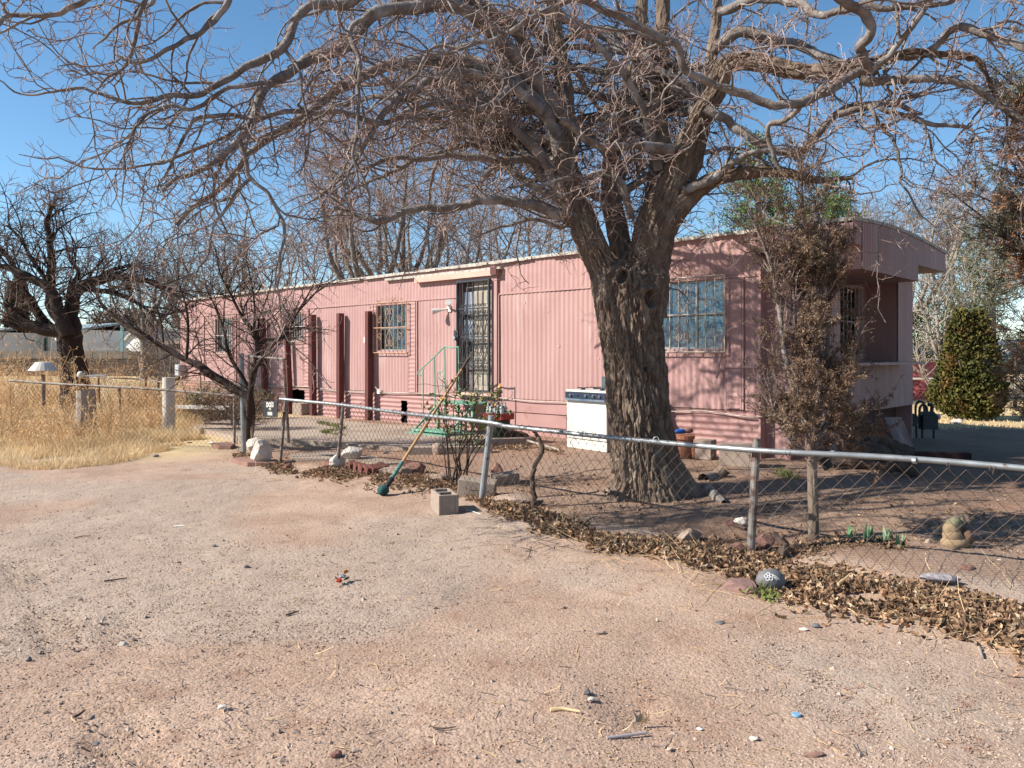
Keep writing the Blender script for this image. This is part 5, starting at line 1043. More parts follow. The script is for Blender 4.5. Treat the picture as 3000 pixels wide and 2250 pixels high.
# smooth gray limbs from the photo
LB = [
 ([(1700, 640), (1623, 618), (1527, 593), (1430, 586), (1310, 603), (1189, 622), (1117, 641), (1045, 622), (972, 612)], [8.3, 7.6], [.075, .06, .055, .05, .042, .035, .03, .022, .012]),
 ([(1655, 470), (1600, 330), (1503, 241), (1382, 193), (1310, 178), (1213, 178), (1093, 207), (972, 275), (882, 347), (800, 400), (723, 458), (675, 530), (579, 603), (521, 656)], [8.5, 8, 7.2, 6.8], [.085, .08, .075, .07, .065, .06, .055, .05, .042, .036, .03, .028, .022, .02]),
 ([(1660, 340), (1565, 231), (1503, 154), (1406, 63), (1310, 14), (1189, 29), (1093, 39), (996, 145), (900, 178), (850, 210), (781, 251), (738, 338), (699, 410), (627, 472), (530, 521), (472, 564)], [8.5, 7.6, 6.8, 6.3], [.09, .085, .08, .075, .07, .065, .06, .055, .05, .045, .038, .034, .03, .026, .02, .014]),
 ([(699, 415), (723, 482), (733, 525), (796, 569), (829, 651), (834, 699), (815, 771), (812, 860)], [6.4, 6.4], [.02, .018, .016, .015, .014, .012, .009, .005]),
 ([(733, 525), (675, 579), (622, 675), (603, 738), (574, 791), (560, 830)], [6.4, 6.3], [.015, .014, .012, .010, .007, .004]),
 ([(1100, -30), (988, 10), (892, 29), (820, 150), (723, 193), (636, 241), (579, 270), (482, 275), (386, 304), (284, 275), (193, 265), (82, 285), (0, 236)], [7.2, 6.6, 6.2], [.05, .045, .04, .036, .032, .028, .024, .02, .016, .013, .010, .008, .005]),
 ([(470, -60), (448, 0), (410, 39), (376, 159), (338, 217), (280, 265)], [6.4, 6.2], [.025, .022, .02, .016, .012, .006]),
 ([(330, -60), (256, 0), (145, 48), (39, 46), (0, 70), (-60, 110)], [5.6, 5.4], [.022, .02, .018, .016, .012, .008]),
 ([(700, -50), (640, 30), (560, 110), (420, 170), (330, 160)], [6.6, 6.2], [.03, .026, .02, .014, .008]),
 ([(450, -60), (400, 40), (338, 72), (275, 145)], [6.0, 5.9], [.018, .015, .012, .006]),
 ([(781, 251), (675, 265), (579, 309), (506, 313), (434, 333), (386, 386), (362, 472), (354, 598)], [6.5, 6.2], [.02, .018, .016, .015, .013, .011, .009, .005]),
 ([(740, 340), (650, 330), (579, 347), (540, 430), (506, 492), (463, 554)], [6.7, 6.4], [.02, .018, .016, .014, .012, .006]),
 ([(1500, 260), (1420, 310), (1334, 323), (1189, 347), (1069, 354), (972, 330), (900, 328), (771, 338), (700, 370), (560, 440), (400, 490), (200, 480), (50, 450)], [8.0, 7.3, 6.8, 6.4], [.04, .038, .034, .03, .028, .026, .024, .02, .018, .014, .010, .007, .004]),
 ([(1760, -60), (1647, 10), (1551, 63), (1430, 116), (1334, 130), (1262, 140), (1189, 241), (1069, 338)], [6.1, 6.0], [.026, .022, .02, .018, .016, .014, .010, .006]),
 ([(1093, 39), (1016, 87), (1049, 193), (1054, 338), (1035, 458), (1054, 569)], [6.6, 6.4], [.025, .022, .018, .016, .013, .007]),
 ([(1600, 330), (1480, 235), (1400, 215), (1300, 215), (1200, 270), (1130, 330), (1060, 440), (1000, 560)], [8.2, 7.4], [.06, .055, .05, .045, .038, .03, .02, .01]),
 ([(1650, 560), (1560, 430), (1460, 330), (1370, 300), (1250, 310), (1150, 340)], [8.5, 7.8], [.06, .055, .045, .035, .028, .016]),
 ([(1670, 520), (1560, 470), (1480, 465), (1350, 455), (1250, 470), (1130, 470), (1000, 520), (900, 600)], [8.7, 8.0], [.05, .045, .04, .035, .03, .024, .016, .008]),
 ([(1640, 500), (1540, 430), (1420, 425), (1300, 440), (1150, 500), (1020, 560), (930, 680)], [9.0, 8.8], [.05, .04, .035, .03, .024, .016, .008]),
 ([(2100, 252), (2016, 202), (1985, 132), (1928, 104), (1789, 38), (1701, 0), (1600, -40)], [6.8, 6.3], [.036, .034, .033, .032, .029, .026, .022]),
 ([(2614, 168), (2521, 212), (2400, 277), (2306, 299), (2199, 290), (2104, 252)], [7.2, 6.8, 6.8], [.045, .045, .042, .04, .038, .036]),
 ([(1960, 440), (1896, 429), (1830, 432), (1758, 429), (1713, 403), (1660, 365), (1638, 356)], [8.0, 7.4], [.06, .045, .042, .04, .036, .034, .030]),
 ([(1925, 500), (1903, 378), (1865, 284), (1814, 208), (1739, 120), (1638, 32), (1600, 0)], [8.2, 7.2], [.05, .04, .036, .033, .03, .027, .024]),
 ([(2440, -40), (2483, 0), (2543, 43), (2555, 98), (2520, 141), (2545, 190), (2560, 212)], [6.4, 6.6, 7.1], [.045, .045, .045, .044, .042, .045, .05]),
 ([(2520, 230), (2614, 244), (2722, 233), (2831, 239), (2912, 304), (3000, 350)], [7.2, 6.8], [.045, .04, .036, .032, .026, .018]),
 ([(2450, 336), (2560, 310), (2597, 325), (2722, 369), (2831, 374), (2874, 412)], [7.4, 6.9], [.035, .028, .024, .02, .015, .006]),
 ([(2540, 300), (2560, 353), (2614, 423), (2646, 504), (2646, 542), (2695, 624), (2744, 667)], [7.2, 7.0], [.022, .018, .015, .013, .011, .008, .004]),
 ([(2600, 310), (2663, 325), (2720, 400), (2744, 477), (2803, 532)], [7.2, 7.0], [.02, .016, .013, .010, .005]),
 ([(2100, 40), (2212, 0), (2342, 11), (2413, 43), (2500, 20), (2560, 22), (2722, 16), (2850, -20)], [8.0, 7.0, 6.6], [.05, .045, .04, .036, .032, .03, .025, .016]),
 ([(2280, 500), (2250, 380), (2288, 358), (2325, 325), (2342, 290)], [7.3, 6.9], [.02, .025, .025, .026, .03]),
 ([(2060, 310), (2200, 400), (2330, 450), (2451, 336), (2586, 304), (2700, 330)], [7.8, 7.5], [.05, .045, .04, .035, .028, .014]),
 ([(2095, 140), (2180, 90), (2300, 120), (2420, 170), (2500, 190)], [8.3, 7.6], [.06, .055, .05, .045, .04]),
 ([(2722, 157), (2800, 80), (2885, 100), (3000, 140), (3080, 200)], [6.9, 6.4], [.035, .035, .034, .03, .02]),
 ([(2000, 560), (2080, 530), (2150, 470), (2220, 440), (2350, 450)], [8.0, 7.6], [.05, .045, .035, .025, .012]),
 ([(1700, 640), (1640, 660), (1560, 640), (1480, 660), (1380, 700)], [8.4, 8.3], [.03, .025, .02, .015, .008]),
 ([(1850, 640), (1830, 560), (1760, 500), (1700, 520), (1600, 540), (1500, 550)], [8.0, 7.4], [.04, .036, .03, .026, .02, .010]),
 ([(2560, 200), (2640, 120), (2700, 40), (2760, -60)], [6.9, 6.6], [.03, .026, .022, .014]),
]
# upper crown, beyond the top of the photograph, and the far side
for a, b, c_, dd in ((1600, -150, -700, 7.5), (1885, -180, 900, 8.6), (1940, -200, 500, 9.5), (2100, -120, 1100, 8.0), (1600, -150, -300, 9.5), (1940, -200, -200, 8.0)):
    LB.append(([(a, b), (a + c_ * .4, b - 170), (a + c_ * .9, b - 190), (a + c_ * 1.5, b - 60)], [8.8, dd], [.05, .045, .03, .01]))
rg = rng_(77)
NB = 20; src_ = [limbs[0][0], limbs[1][0], limbs[4][0], limbs[5][0], limbs[0][0], limbs[6][0]]
for k in range(NB):                                           # limbs to the far side of the crown, over the home
    st = cr(src_[k % 6], 20)[int(rg.integers(7, 15))]
    a = rg.uniform(.35, math.pi - .25) if k % 3 else rg.uniform(2.2, 3.0); r_ = rg.uniform(2.4, 5.4); e = st + [math.cos(a) * r_, math.sin(a) * r_, 0]; e[2] = rg.uniform(3.7, 5.6); md = (st + e) / 2
    w_ = np.array([st, st * .7 + e * .3 + [0, 0, .45], st * .35 + e * .65 + [0, 0, .55], e]); limbs.append((w_, [.052, .04, .024, .008]))
for k in range(12):                                           # limbs reaching back over the home, which shade its near wall
    st = cr(src_[k % 6], 20)[int(rg.integers(6, 14))]; e = np.array([rg.uniform(-1.8, 2.2), rg.uniform(10.2, 12.2), rg.uniform(3.55, 5.2)])
    limbs.append((np.array([st, st * .68 + e * .32 + [0, 0, .4], st * .34 + e * .66 + [0, 0, .35], e]), [.06, .05, .038, .014]))
NB = 32; m = MB()
for k in range(NB): p_, r_ = limbs[-NB + k]; q = cr(p_, 30); q = q + (np.stack([fbm(q[:, 0] * 2, q[:, 1] * 2, q[:, 2] * 2, s_, 3) - .5 for s_ in (1, 2, 3)], 1)) * .3; m.tubes(q, np.interp(np.linspace(0, 1, 30), np.linspace(0, 1, 4), r_), 8); limbs[-NB + k] = (q[::3], r_)
m.build('back_limbs', m_limb, tree, smooth=True)
for pts, ys_, r in LB:
    w_ = limb(pts, ys_, r); q = cr(w_, 60); q = q + np.stack([fbm(q[:, 0] * 4, q[:, 1] * 4, q[:, 2] * 4, s_, 3) - .5 for s_ in (1, 2, 3)], 1) * .11; rr = np.interp(np.linspace(0, 1, 60), np.linspace(0, 1, len(r)), r) * (1 + .25 * (fbm(q[:, 0] * 9, q[:, 1] * 9, q[:, 2] * 9, 6, 2) - .5) * 1.7)
    MB().tubes(q, rr, 9).build('limb', m_limb, tree, smooth=True); limbs[-1] = (q[::4], list(rr[::4]))
rg = rng_(101)
twigs('crown', limbs, rg, 4.9, (.3, 1.4), (.007, .018), 8.6, (.12, .5), (.0045, .008), 10, (.05, .22), (.0024, .0036), m_limb, m_twig, tree, g1=-.035, g2=-.01, up1=.25, n1=10, n2=6, n3=3, w1=.26, w2=.42, w3=.45, t0=.03)
# surface roots
mb = MB()
for pts in ([(1960, 1440), (2010, 1420), (2050, 1440), (2062, 1452)], [(2060, 1410), (2090, 1400), (2125, 1385)], [(2010, 1432), (1975, 1448), (1935, 1462)], [(1800, 1445), (1775, 1450)], [(2070, 1440), (2110, 1470), (2120, 1478)]):
    g_ = np.array([G(*p_) + [0, 0, .02] for p_ in pts]); mb.tubes(cr(g_, 14), np.linspace(.07, .025, 14), 8)
mb.build('roots', m_limb, tree, smooth=True)
g_ = np.array([P(2070, 1410, 9.1), P(2095, 1398, 9.1), P(2120, 1372, 9.1)]); MB().tubes(cr(g_, 10), np.linspace(.05, .075, 10), 12, True).build('root_stub', m_bark, tree)

# ---------------------------------------------------------------- generic bare tree
def baretree(base, label, seed, h, r, m1, m2, nl=6, spread=.5, per=(4, 7, 7), tw=.004, droop=-.01, group=None, limbs_=None, trunk=None, name='bare_tree', L=(.6, 1.6), L2=(.3, .8), L3=(.12, .35), upk=.8, lens=1.0):
    rg = rng_(seed); base = np.asarray(base, float); t = thing(name, base, label, 'tree', group); lim = []
    if limbs_ is None:
        th_ = h * .28; top = base + [rg.normal() * .15, rg.normal() * .15, th_]; trunk = [base - [0, 0, .1], (base + top) / 2 + [.05, 0, 0], top]; 
        barktube(trunk, [r * 1.15, r, r * .95], 40, 28, r * .06, seed).build('trunk', m1, t)
        for k in range(nl):
            a = 2 * math.pi * (k + rg.uniform(-.3, .3)) / nl; s_ = spread * rg.uniform(.5, 1.1) * h * .5; e = top + [math.cos(a) * s_, math.sin(a) * s_, (h - th_) * rg.uniform(.6, 1)]
            mid = (top * .6 + e * .4) + [math.cos(a) * s_ * .25, math.sin(a) * s_ * .25, 0]; lim.append((np.array([top - [0, 0, .15], mid, mid * .4 + e * .6 + rg.normal(size=3) * .15, e]), [r * .55, r * .38, r * .22, tw * 2.5]))
    else:
        lim = [(np.asarray(p_), r_) for p_, r_ in limbs_]
    m_ = MB()
    for p_, r_ in lim: q = cr(p_, 28); q = q + rg.normal(size=q.shape) * r_[0] * .06; m_.tubes(q, np.interp(np.linspace(0, 1, 28), np.linspace(0, 1, len(r_)), r_), 7)
    m_.build('limbs', m1, t, smooth=True)
    twigs('crown', lim, rg, per[0], L, (tw * 2.2, tw * 4), per[1], L2, (tw * 1.2, tw * 1.8), per[2], L3, (tw * .7, tw), m1, m2, t, g1=droop, up1=upk, n1=7, n2=4, n3=2, w1=.14, w2=.2, w3=.22, t0=.15)
    return t
# left tree
Y2 = 19.0
def q2(*pp, d=Y2): return px_path(pp, [d, d])
b2 = P(222, 1180, Y2); b2[2] = .1
L2_ = [(q2((215, 1000), (212, 950), (208, 907), (223, 856), (274, 824), (333, 809), (392, 817), (450, 828), (500, 850)), [.22, .19, .17, .15, .13, .11, .09, .06, .03]),
       (q2((210, 1000), (184, 969), (129, 965), (78, 950), (45, 925), (31, 905), (10, 890)), [.2, .18, .16, .14, .11, .07, .04]),
       (q2((200, 985), (172, 914), (149, 852), (98, 820), (40, 790), (-20, 772), d=18.6), [.2, .15, .12, .10, .08, .05]),
       (q2((190, 960), (150, 900), (149, 836), (152, 760), (145, 700), (140, 640), (159, 590)), [.14, .12, .11, .09, .07, .06, .03]),
       (q2((150, 968), (110, 914), (70, 848), (39, 781), (12, 740), (-40, 700), d=19.5), [.13, .11, .09, .07, .06, .03]),
       (q2((208, 907), (205, 850), (230, 800), (205, 760), (190, 700)), [.09, .07, .05, .04, .02]), (q2((149, 836), (100, 770), (60, 700), (20, 660)), [.06, .05, .035, .02]),
       (q2((274, 824), (330, 790), (400, 780), (470, 800)), [.06, .05, .03, .01]), (q2((240, 845), (340, 860), (420, 900), (480, 960)), [.07, .06, .04, .01]), (q2((90, 950), (50, 960), (20, 945), (-30, 930)), [.09, .07, .05, .03])]
t2 = baretree(b2, 'dark pollarded mulberry tree with arching limb standing in the weeds at the left', 5, 5, .26, m_darkbark, m_gtwig, limbs_=L2_, per=(7, 6, 6), tw=.0075, droop=.0, L=(.4, 1.5), L2=(.3, .9), L3=(.15, .45), upk=.7, name='mulberry_tree')
barktube([b2 - [0, 0, .1], P(219, 1095, Y2), P(205, 1030, Y2), P(200, 985, Y2)], [.36, .31, .30, .27], 90, 60, .03, 31).build('trunk', m_darkbark, t2)
# small leaning tree by the gate
Y3 = 11.9; b3 = G(728, 1300)
def q3_(*pp, d=(Y3, Y3)): return px_path(pp, list(d))
L3_ = [(np.concatenate([[b3], q3_((735, 1180), (705, 1150), (627, 1103), (590, 1075), (548, 1056), (470, 1012), (411, 973), (353, 938), (300, 900), (243, 864), d=(Y3, 12.4))]), [.07, .065, .065, .062, .065, .055, .045, .034, .026, .018, .012, .006]),
       (np.concatenate([[b3], q3_((731, 1200), (735, 1122), (755, 1032), (748, 985), (743, 970), (708, 926), (680, 870), (657, 828), (641, 789), (630, 720))]), [.055, .05, .048, .045, .04, .032, .025, .02, .016, .012, .006]),
       (q3_((750, 1045), (774, 1001), (833, 985), (872, 915), (931, 848), (960, 770)), [.03, .026, .022, .018, .012, .006]),
       (q3_((735, 1150), (700, 1090), (668, 1032), (657, 969), (630, 900), (600, 840)), [.035, .03, .026, .02, .014, .006]),
       (q3_((741, 1090), (790, 1020), (833, 980), (880, 900), (915, 840), (935, 780), d=(11.7, 11.4)), [.03, .026, .02, .015, .010, .005]),
       (q3_((547, 1052), (551, 946), (540, 880), (524, 828), (520, 760)), [.025, .02, .015, .01, .005]), (q3_((545, 1045), (590, 1000), (640, 990)), [.015, .01, .005]),
       (q3_((743, 970), (746, 900), (735, 820), (720, 760)), [.02, .016, .012, .006]), (q3_((755, 1000), (760, 930), (790, 850), (800, 780)), [.02, .015, .010, .005]),
       (q3_((668, 1032), (640, 1010), (600, 960)), [.015, .01, .005]), (q3_((480, 1015), (470, 940), (450, 880), (440, 830)), [.018, .013, .008, .004])]
baretree(b3, 'small dark bare tree leaning left beside the gate', 9, 3, .06, m_darkbark, m_gtwig, limbs_=L3_, per=(9, 5.5, 5), tw=.0036, droop=.0, L=(.35, 1.0), L2=(.15, .55), L3=(.08, .25), upk=.3)
# trees behind the home
BG = [(905, 36, 7.4, .12, 41), (1090, 30, 9.6, .25, 42), (1200, 33, 10.2, .24, 47), (1290, 29, 8.0, .16, 43), (1430, 38, 8.4, .14, 44), (700, 38, 8.5, .2, 45), (420, 44, 8.5, .2, 46), (560, 48, 8.0, .2, 48), (1540, 42, 10, .25, 49)]
lab = ['thin bare tree behind the left part of the home roof', 'tall bare tree with reddish twigs behind the home, left of the middle', 'largest bare tree behind the home roof, with thick trunk', 'bare tree behind the roof left of the door', 'bare tree behind the roof above the door', 'fine bare tree rising over the far end of the home', 'bare tree behind the block wall and the leaning tree', 'faint bare tree beyond the far left end of the home', 'bare tree far behind the home near the big trunk']
for (px, d, h, r, sd_), lb in zip(BG, lab):
    b_ = P(px, 1100, d); b_[2] = .1; k = d / 30
    baretree(b_, lb, sd_, h, r, m_limb if sd_ != 47 else m_limb, m_gtwig if sd_ in (45, 46, 48) else m_twig, nl=8, spread=.75, per=(2.6, 3.0, 2.8), tw=.0075 * k, L=(.8, 2.2), L2=(.5, 1.3), L3=(.25, .7), upk=.9)
for px, d, h, sd_, lb in ((2650, 34, 9, 61, 'fine bare tree behind the near end of the home roof'), (2850, 38, 9, 62, 'fine bare tree at the far right behind the juniper'), (2560, 40, 8, 64, 'thin bare tree far beyond the home at the right')):
    b_ = P(px, 1100, d); b_[2] = .1; baretree(b_, lb, sd_, h, .2, m_pale, m_gtwig, nl=8, spread=.6, per=(3.4, 3.4, 3.2), tw=.0085, L=(.8, 2.2), L2=(.5, 1.3), L3=(.25, .7), upk=.9)
# pale shrub tree near the drum
Yp = 19.5; bp_ = P(2752, 1150, Yp); bp_[2] = .12
def q4(*pp): return px_path(pp, [Yp, Yp])
Lp = [(np.concatenate([[bp_], q4((2750, 1080), (2735, 1010), (2712, 930), (2695, 880), (2680, 840))]), [.05, .045, .04, .03, .02, .008]), (np.concatenate([[bp_], q4((2752, 1060), (2748, 980), (2740, 900), (2725, 830), (2718, 790))]), [.05, .045, .04, .03, .02, .008]),
      (np.concatenate([[bp_], q4((2760, 1050), (2790, 990), (2815, 930), (2830, 870), (2838, 810))]), [.045, .04, .03, .022, .014, .006]), (q4((2752, 1080), (2765, 1000), (2770, 930), (2775, 860), (2780, 800)), [.04, .03, .022, .014, .006]),
      (q4((2748, 1150), (2710, 1100), (2690, 1060), (2675, 1020)), [.04, .03, .02, .01]), (q4((2752, 1165), (2720, 1130), (2695, 1080)), [.03, .02, .01])]
baretree(bp_, 'pale barked bare shrub tree in front of the red drum', 70, 3, .05, m_pale, m_pale, limbs_=Lp, per=(6, 4, 4), tw=.006, L=(.4, 1.1), L2=(.2, .6), L3=(.1, .3), upk=.9)

# ---------------------------------------------------------------- foliage sprays
def leafcards(rg, pos, dirs, L_, w_, n, spread=.5, up=0.):
    """n narrow two-quad leaves around each position; returns MB"""
    N_ = len(pos) * n; p = np.repeat(pos, n, 0) + rg.normal(size=(N_, 3)) * spread * L_; d = np.repeat(dirs, n, 0) + rg.normal(size=(N_, 3)) * .75; d[:, 2] += up; d /= np.linalg.norm(d, axis=1, keepdims=True)
    s_ = np.cross(d, rg.normal(size=(N_, 3))); s_ /= np.linalg.norm(s_, axis=1, keepdims=True) + 1e-9; l = L_ * rg.uniform(.6, 1.3, N_)[:, None]; ww = w_ * rg.uniform(.6, 1.3, N_)[:, None]
    m = p + d * l * .5 + np.cross(s_, d) * l * .12; e = p + d * l; V = np.stack([p - s_ * ww * .25, p + s_ * ww * .25, m + s_ * ww * .5, m - s_ * ww * .5, e + s_ * ww * .15, e - s_ * ww * .15], 1)
    b = np.arange(N_)[:, None] * 6; mb = MB(); mb.add(V.reshape(-1, 3), np.concatenate([b + [0, 1, 2, 3], b + [3, 2, 4, 5]])); return mb
def sprays(rg, limbs_, per1, L1, per2, L2, r, parent, mats, nleaf, ll, lw, up=.4, g=0., leaf_t=(.2, 1), dens=None, mb_m=m_gtwig, cover=1.0):
    K = 20; LP = np.stack([cr(p, K) for p, r_ in limbs_]); LR = np.stack([np.interp(np.linspace(0, 1, K), np.linspace(0, 1, len(r_)), r_) for p, r_ in limbs_]); ln = np.linalg.norm(np.diff(LP, axis=1), axis=2).sum(1)
    p, d, rr, t, _ = spawn(rg, LP, LR, np.maximum(1, (ln * per1).astype(int)), .08, 1., (.4, 1.0), up); l1 = rg.uniform(*L1, len(p)); A = grow(rg, p, d, l1, 7, .14, g, .4); RA = taper(np.minimum(rr * .6, r * 2.5), np.full(len(p), r), 8)
    p, d, rr, t, _ = spawn(rg, A, RA, np.maximum(1, (l1 * per2).astype(int)), .1, 1., (.5, 1.1), up); l2 = rg.uniform(*L2, len(p)); B = grow(rg, p, d, l2, 4, .2, g, .3)
    m = MB(); m.tubes(A, RA, 3); m.tubes(B, taper(np.full(len(p), r), np.full(len(p), r * .5), 5), 3); m.build('branches', mb_m, parent)
    pts = B[:, 1:].reshape(-1, 3); dr = (B[:, 1:] - B[:, :-1]).reshape(-1, 3); dr /= np.linalg.norm(dr, axis=1, keepdims=True) + 1e-9
    if dens is not None: k = rg.random(len(pts)) < dens(pts); pts = pts[k]; dr = dr[k]
    if len(mats) == 1: leafcards(rg, pts, dr, ll, lw, nleaf).build('foliage', mats[0], parent)
    else:
        k = fbm(pts[:, 0] * 1.6, pts[:, 1] * 1.6, pts[:, 2] * 1.6, 9, 2) + rg.normal(size=len(pts)) * .05 > .45
        leafcards(rg, pts[k], dr[k], ll, lw, nleaf).build('foliage', mats[0], parent); leafcards(rg, pts[~k], dr[~k], ll, lw, nleaf).build('foliage', mats[1], parent)
# dead juniper in front of the home
bj = G(2383, 1587); Yj = bj[1]
dj = thing('dead_juniper', bj, 'half dead brown juniper with bare gray lower trunk just behind the fence', 'tree')
def q5(*pp, d=(Yj, Yj)): return px_path(pp, list(d))
tj = np.concatenate([[bj - [0, 0, .05]], q5((2383, 1500), (2380, 1420), (2378, 1340), (2375, 1230), (2368, 1120), (2362, 960), (2368, 800), (2355, 680), (2350, 560), (2345, 450))]); 
barktube(tj, [.048, .042, .04, .04, .036, .03, .026, .022, .018, .012, .006], 130, 24, .006, 3, 3, 30).build('trunk', mat('gray_juniper_bark', (.26, .20, .15), (.16, .11, .08), 12, .95, bump=.01, bscale=30, stretch=(1, 1, .2)), dj)
LJ = [(tj[3:], [.036, .03, .026, .022, .018, .014, .010, .005]), (q5((2376, 1290), (2330, 1150), (2300, 1040), (2285, 920), (2265, 800), (2230, 700), (2190, 620)), [.03, .026, .024, .020, .016, .01, .004]),
      (q5((2378, 1320), (2400, 1200), (2420, 1050), (2430, 900), (2440, 780), (2450, 680), d=(Yj, Yj + .2)), [.03, .025, .02, .016, .010, .005]), (q5((2375, 1260), (2350, 1100), (2330, 950), (2320, 800), (2290, 680)), [.024, .02, .016, .01, .004]),
      (q5((2376, 1300), (2430, 1230), (2470, 1150), (2500, 1060), (2510, 960)), [.022, .018, .014, .01, .004]), (q5((2370, 1340), (2310, 1280), (2270, 1210), (2250, 1130)), [.02, .015, .01, .004]),
      (q5((2380, 1350), (2440, 1320), (2490, 1280), (2510, 1220), d=(Yj, Yj + .3)), [.018, .014, .010, .004]), (q5((2378, 1340), (2380, 1250), (2400, 1150), d=(Yj, Yj - .4)), [.02, .014, .006]),
      (q5((2365, 1000), (2400, 880), (2410, 760), (2400, 640), (2390, 520)), [.02, .016, .012, .008, .004])]
rg = rng_(55)
def dj_d(p):
    px = 1500 + p[:, 0] / p[:, 1] * F; py = HY + (H - p[:, 2]) / p[:, 1] * F
    b_ = .13 + .95 * sstep(2300, 2400, px) * sstep(600, 800, py) * sstep(2530, 2450, px) + .55 * sstep(1120, 1220, py) * sstep(2200, 2260, px); return b_ * 1.3 * (.3 + 1.1 * (fbm(p[:, 0] * 5, p[:, 1] * 5, p[:, 2] * 5, 3, 2) > .47))
m_ = MB(); [m_.tubes(cr(p_, 24), np.interp(np.linspace(0, 1, 24), np.linspace(0, 1, len(r_)), r_), 6) for p_, r_ in LJ[1:]]; m_.build('stems', m_limb, dj, smooth=True)
sprays(rg, LJ, 24, (.15, .5), 26, (.05, .18), .0028, dj, [m_jun], 16, .020, .0065, up=.7, g=.02, dens=dj_d)
# big rusty juniper at the right edge
bR = np.array([6.95, 9.3, .12]); rj = thing('juniper_tree', bR, 'large rust brown and gray green juniper at the right edge of the picture', 'tree')
rg = rng_(66); LR_ = []; barktube([bR - [0, 0, .1], bR + [0, 0, 1.2], bR + [.1, 0, 2.8], bR + [0, 0, 5.2]], [.20, .16, .12, .03], 90, 30, .02, 5).build('trunk', m_darkbark, rj)
for k in range(64):
    a = rg.uniform(0, 2 * math.pi) if k > 20 else rg.uniform(math.pi * .62, math.pi * 1.45); z_ = rg.uniform(.25, 4.3); l = (1.55 - .16 * z_) * rg.uniform(.7, 1.15) + (.35 if k < 9 else 0); st = bR + [0, 0, z_]; l = l * (.55 if z_ < 1.9 else 1.0); e = st + [math.cos(a) * l, math.sin(a) * l, l * rg.uniform(.45, .95)]
    LR_.append((np.array([st, st * .6 + e * .4 + [0, 0, -.05], e]), [.035, .024, .006]))
m_ = MB(); [m_.tubes(cr(p_, 16), np.linspace(.035, .006, 16), 6) for p_, r_ in LR_]; m_.build('limbs', m_darkbark, rj, smooth=True)
sprays(rg, LR_, 15, (.2, .75), 12, (.08, .3), .004, rj, [m_rustj, m_greenj], 11, .034, .010, up=.3, g=.0, dens=lambda p: .95 * (fbm(p[:, 0] * 3, p[:, 1] * 3, p[:, 2] * 3, 4, 2) > .42))
# green arborvitae
gb_ = P(2838, 1222, 17.2); gb_[2] = .13; ar = thing('arborvitae_bush', gb_, 'dense dark green arborvitae bush with two pointed tops right of the home', 'bush')
rg = rng_(88); pos = []; dr = []
for (cx, cz, hh2, rr, n) in ((.0, 0, 1.9, .66, 5200), (-.15, 0, 2.22, .46, 3800), (.20, 0, 2.2, .48, 4200)):
    t = rg.beta(1.05, 1.15, n); a = rg.uniform(0, 2 * math.pi, n); prof_ = np.minimum(1, (t + .12) / .3) ** .6 * (1 - t) ** .62 * 1.1; r_ = rr * prof_ * (.72 + .36 * rg.random(n) ** .5) * (1 + .3 * (fbm(np.cos(a) * 2.5 + 5, np.sin(a) * 2.5, t * 7, 2, 2) - .5) * 2)
    pos.append(gb_ + np.stack([cx + r_ * np.cos(a), r_ * np.sin(a), .12 + t * hh2], 1)); dr.append(np.stack([np.cos(a) * .5, np.sin(a) * .5, np.full(n, .9)], 1))
leafcards(rg, np.concatenate(pos), np.concatenate(dr), .085, .05, 3, .5).build('foliage', m_arb, ar)
k = MB()
for a in range(9): k.rod(gb_ + [rg.normal() * .1, rg.normal() * .1, -.05], gb_ + [rg.normal() * .25, rg.normal() * .25, 1.3], .03, 6, .01)
k.build('stem', m_limb, ar)
# pines behind the home
def conifer(base, h, rad, seed, label, mt, n=1500, ll=.22, lw=.03, nl=14, name='pine_tree', open_=.5, cat='tree'):
    rg = rng_(seed); base = np.asarray(base, float); t = thing(name, base, label, cat); MB().tubes(np.array([[base - [0, 0, .1], base + [0, 0, h * .5], base + [0, 0, h]]]), np.array([[h * .03, h * .02, .02]]), 8).build('trunk', m_limb, t)
    pos = []; dr = []; lim = []
    for k in range(int(nl * h)):
        z_ = h * (.12 + .86 * rg.random() ** .9); a = rg.uniform(0, 2 * math.pi); l = rad * (1 - (z_ / h) ** 1.6) * rg.uniform(.55, 1.1) + .15; st = base + [0, 0, z_]; e = st + [math.cos(a) * l, math.sin(a) * l, l * rg.uniform(.05, .5)]; lim.append(np.array([st, (st + e) / 2 - [0, 0, .05], e]))
        nn_ = max(3, int(l * n / 60)); u = rg.uniform(.35, 1., nn_)[:, None]; c = st * (1 - u) + e * u + rg.normal(size=(nn_, 3)) * l * .12; pos.append(c); dr.append(np.tile((e - st) / (l + .01) * .6 + [0, 0, .4], (nn_, 1)))
    MB().tubes(np.array(lim), np.tile([.04, .025, .01], (len(lim), 1)), 4).build('limbs', m_limb, t); leafcards(rg, np.concatenate(pos), np.concatenate(dr), ll, lw, 7, .55).build('foliage', mt, t); return t
def gp_(px, d): b_ = P(px, 1100, d); b_[2] = .1; return b_
conifer(gp_(2220, 24), 8.2, 2.5, 1, 'bright green pine rising behind the home right of the big trunk', m_pine, n=1000, ll=.19)
conifer(gp_(2440, 27), 7.8, 2.2, 2, 'darker green pine behind the near end of the home roof', m_pine, n=1000, ll=.17, open_=.3)
conifer(gp_(2350, 31), 7.5, 1.9, 12, 'pine standing between the two nearer pines behind the home', m_greenj, n=800, ll=.2)
conifer(gp_(2905, 30), 7.0, 2.4, 3, 'gray green conifer beyond the fence at the right', m_greenj, n=500, ll=.28)
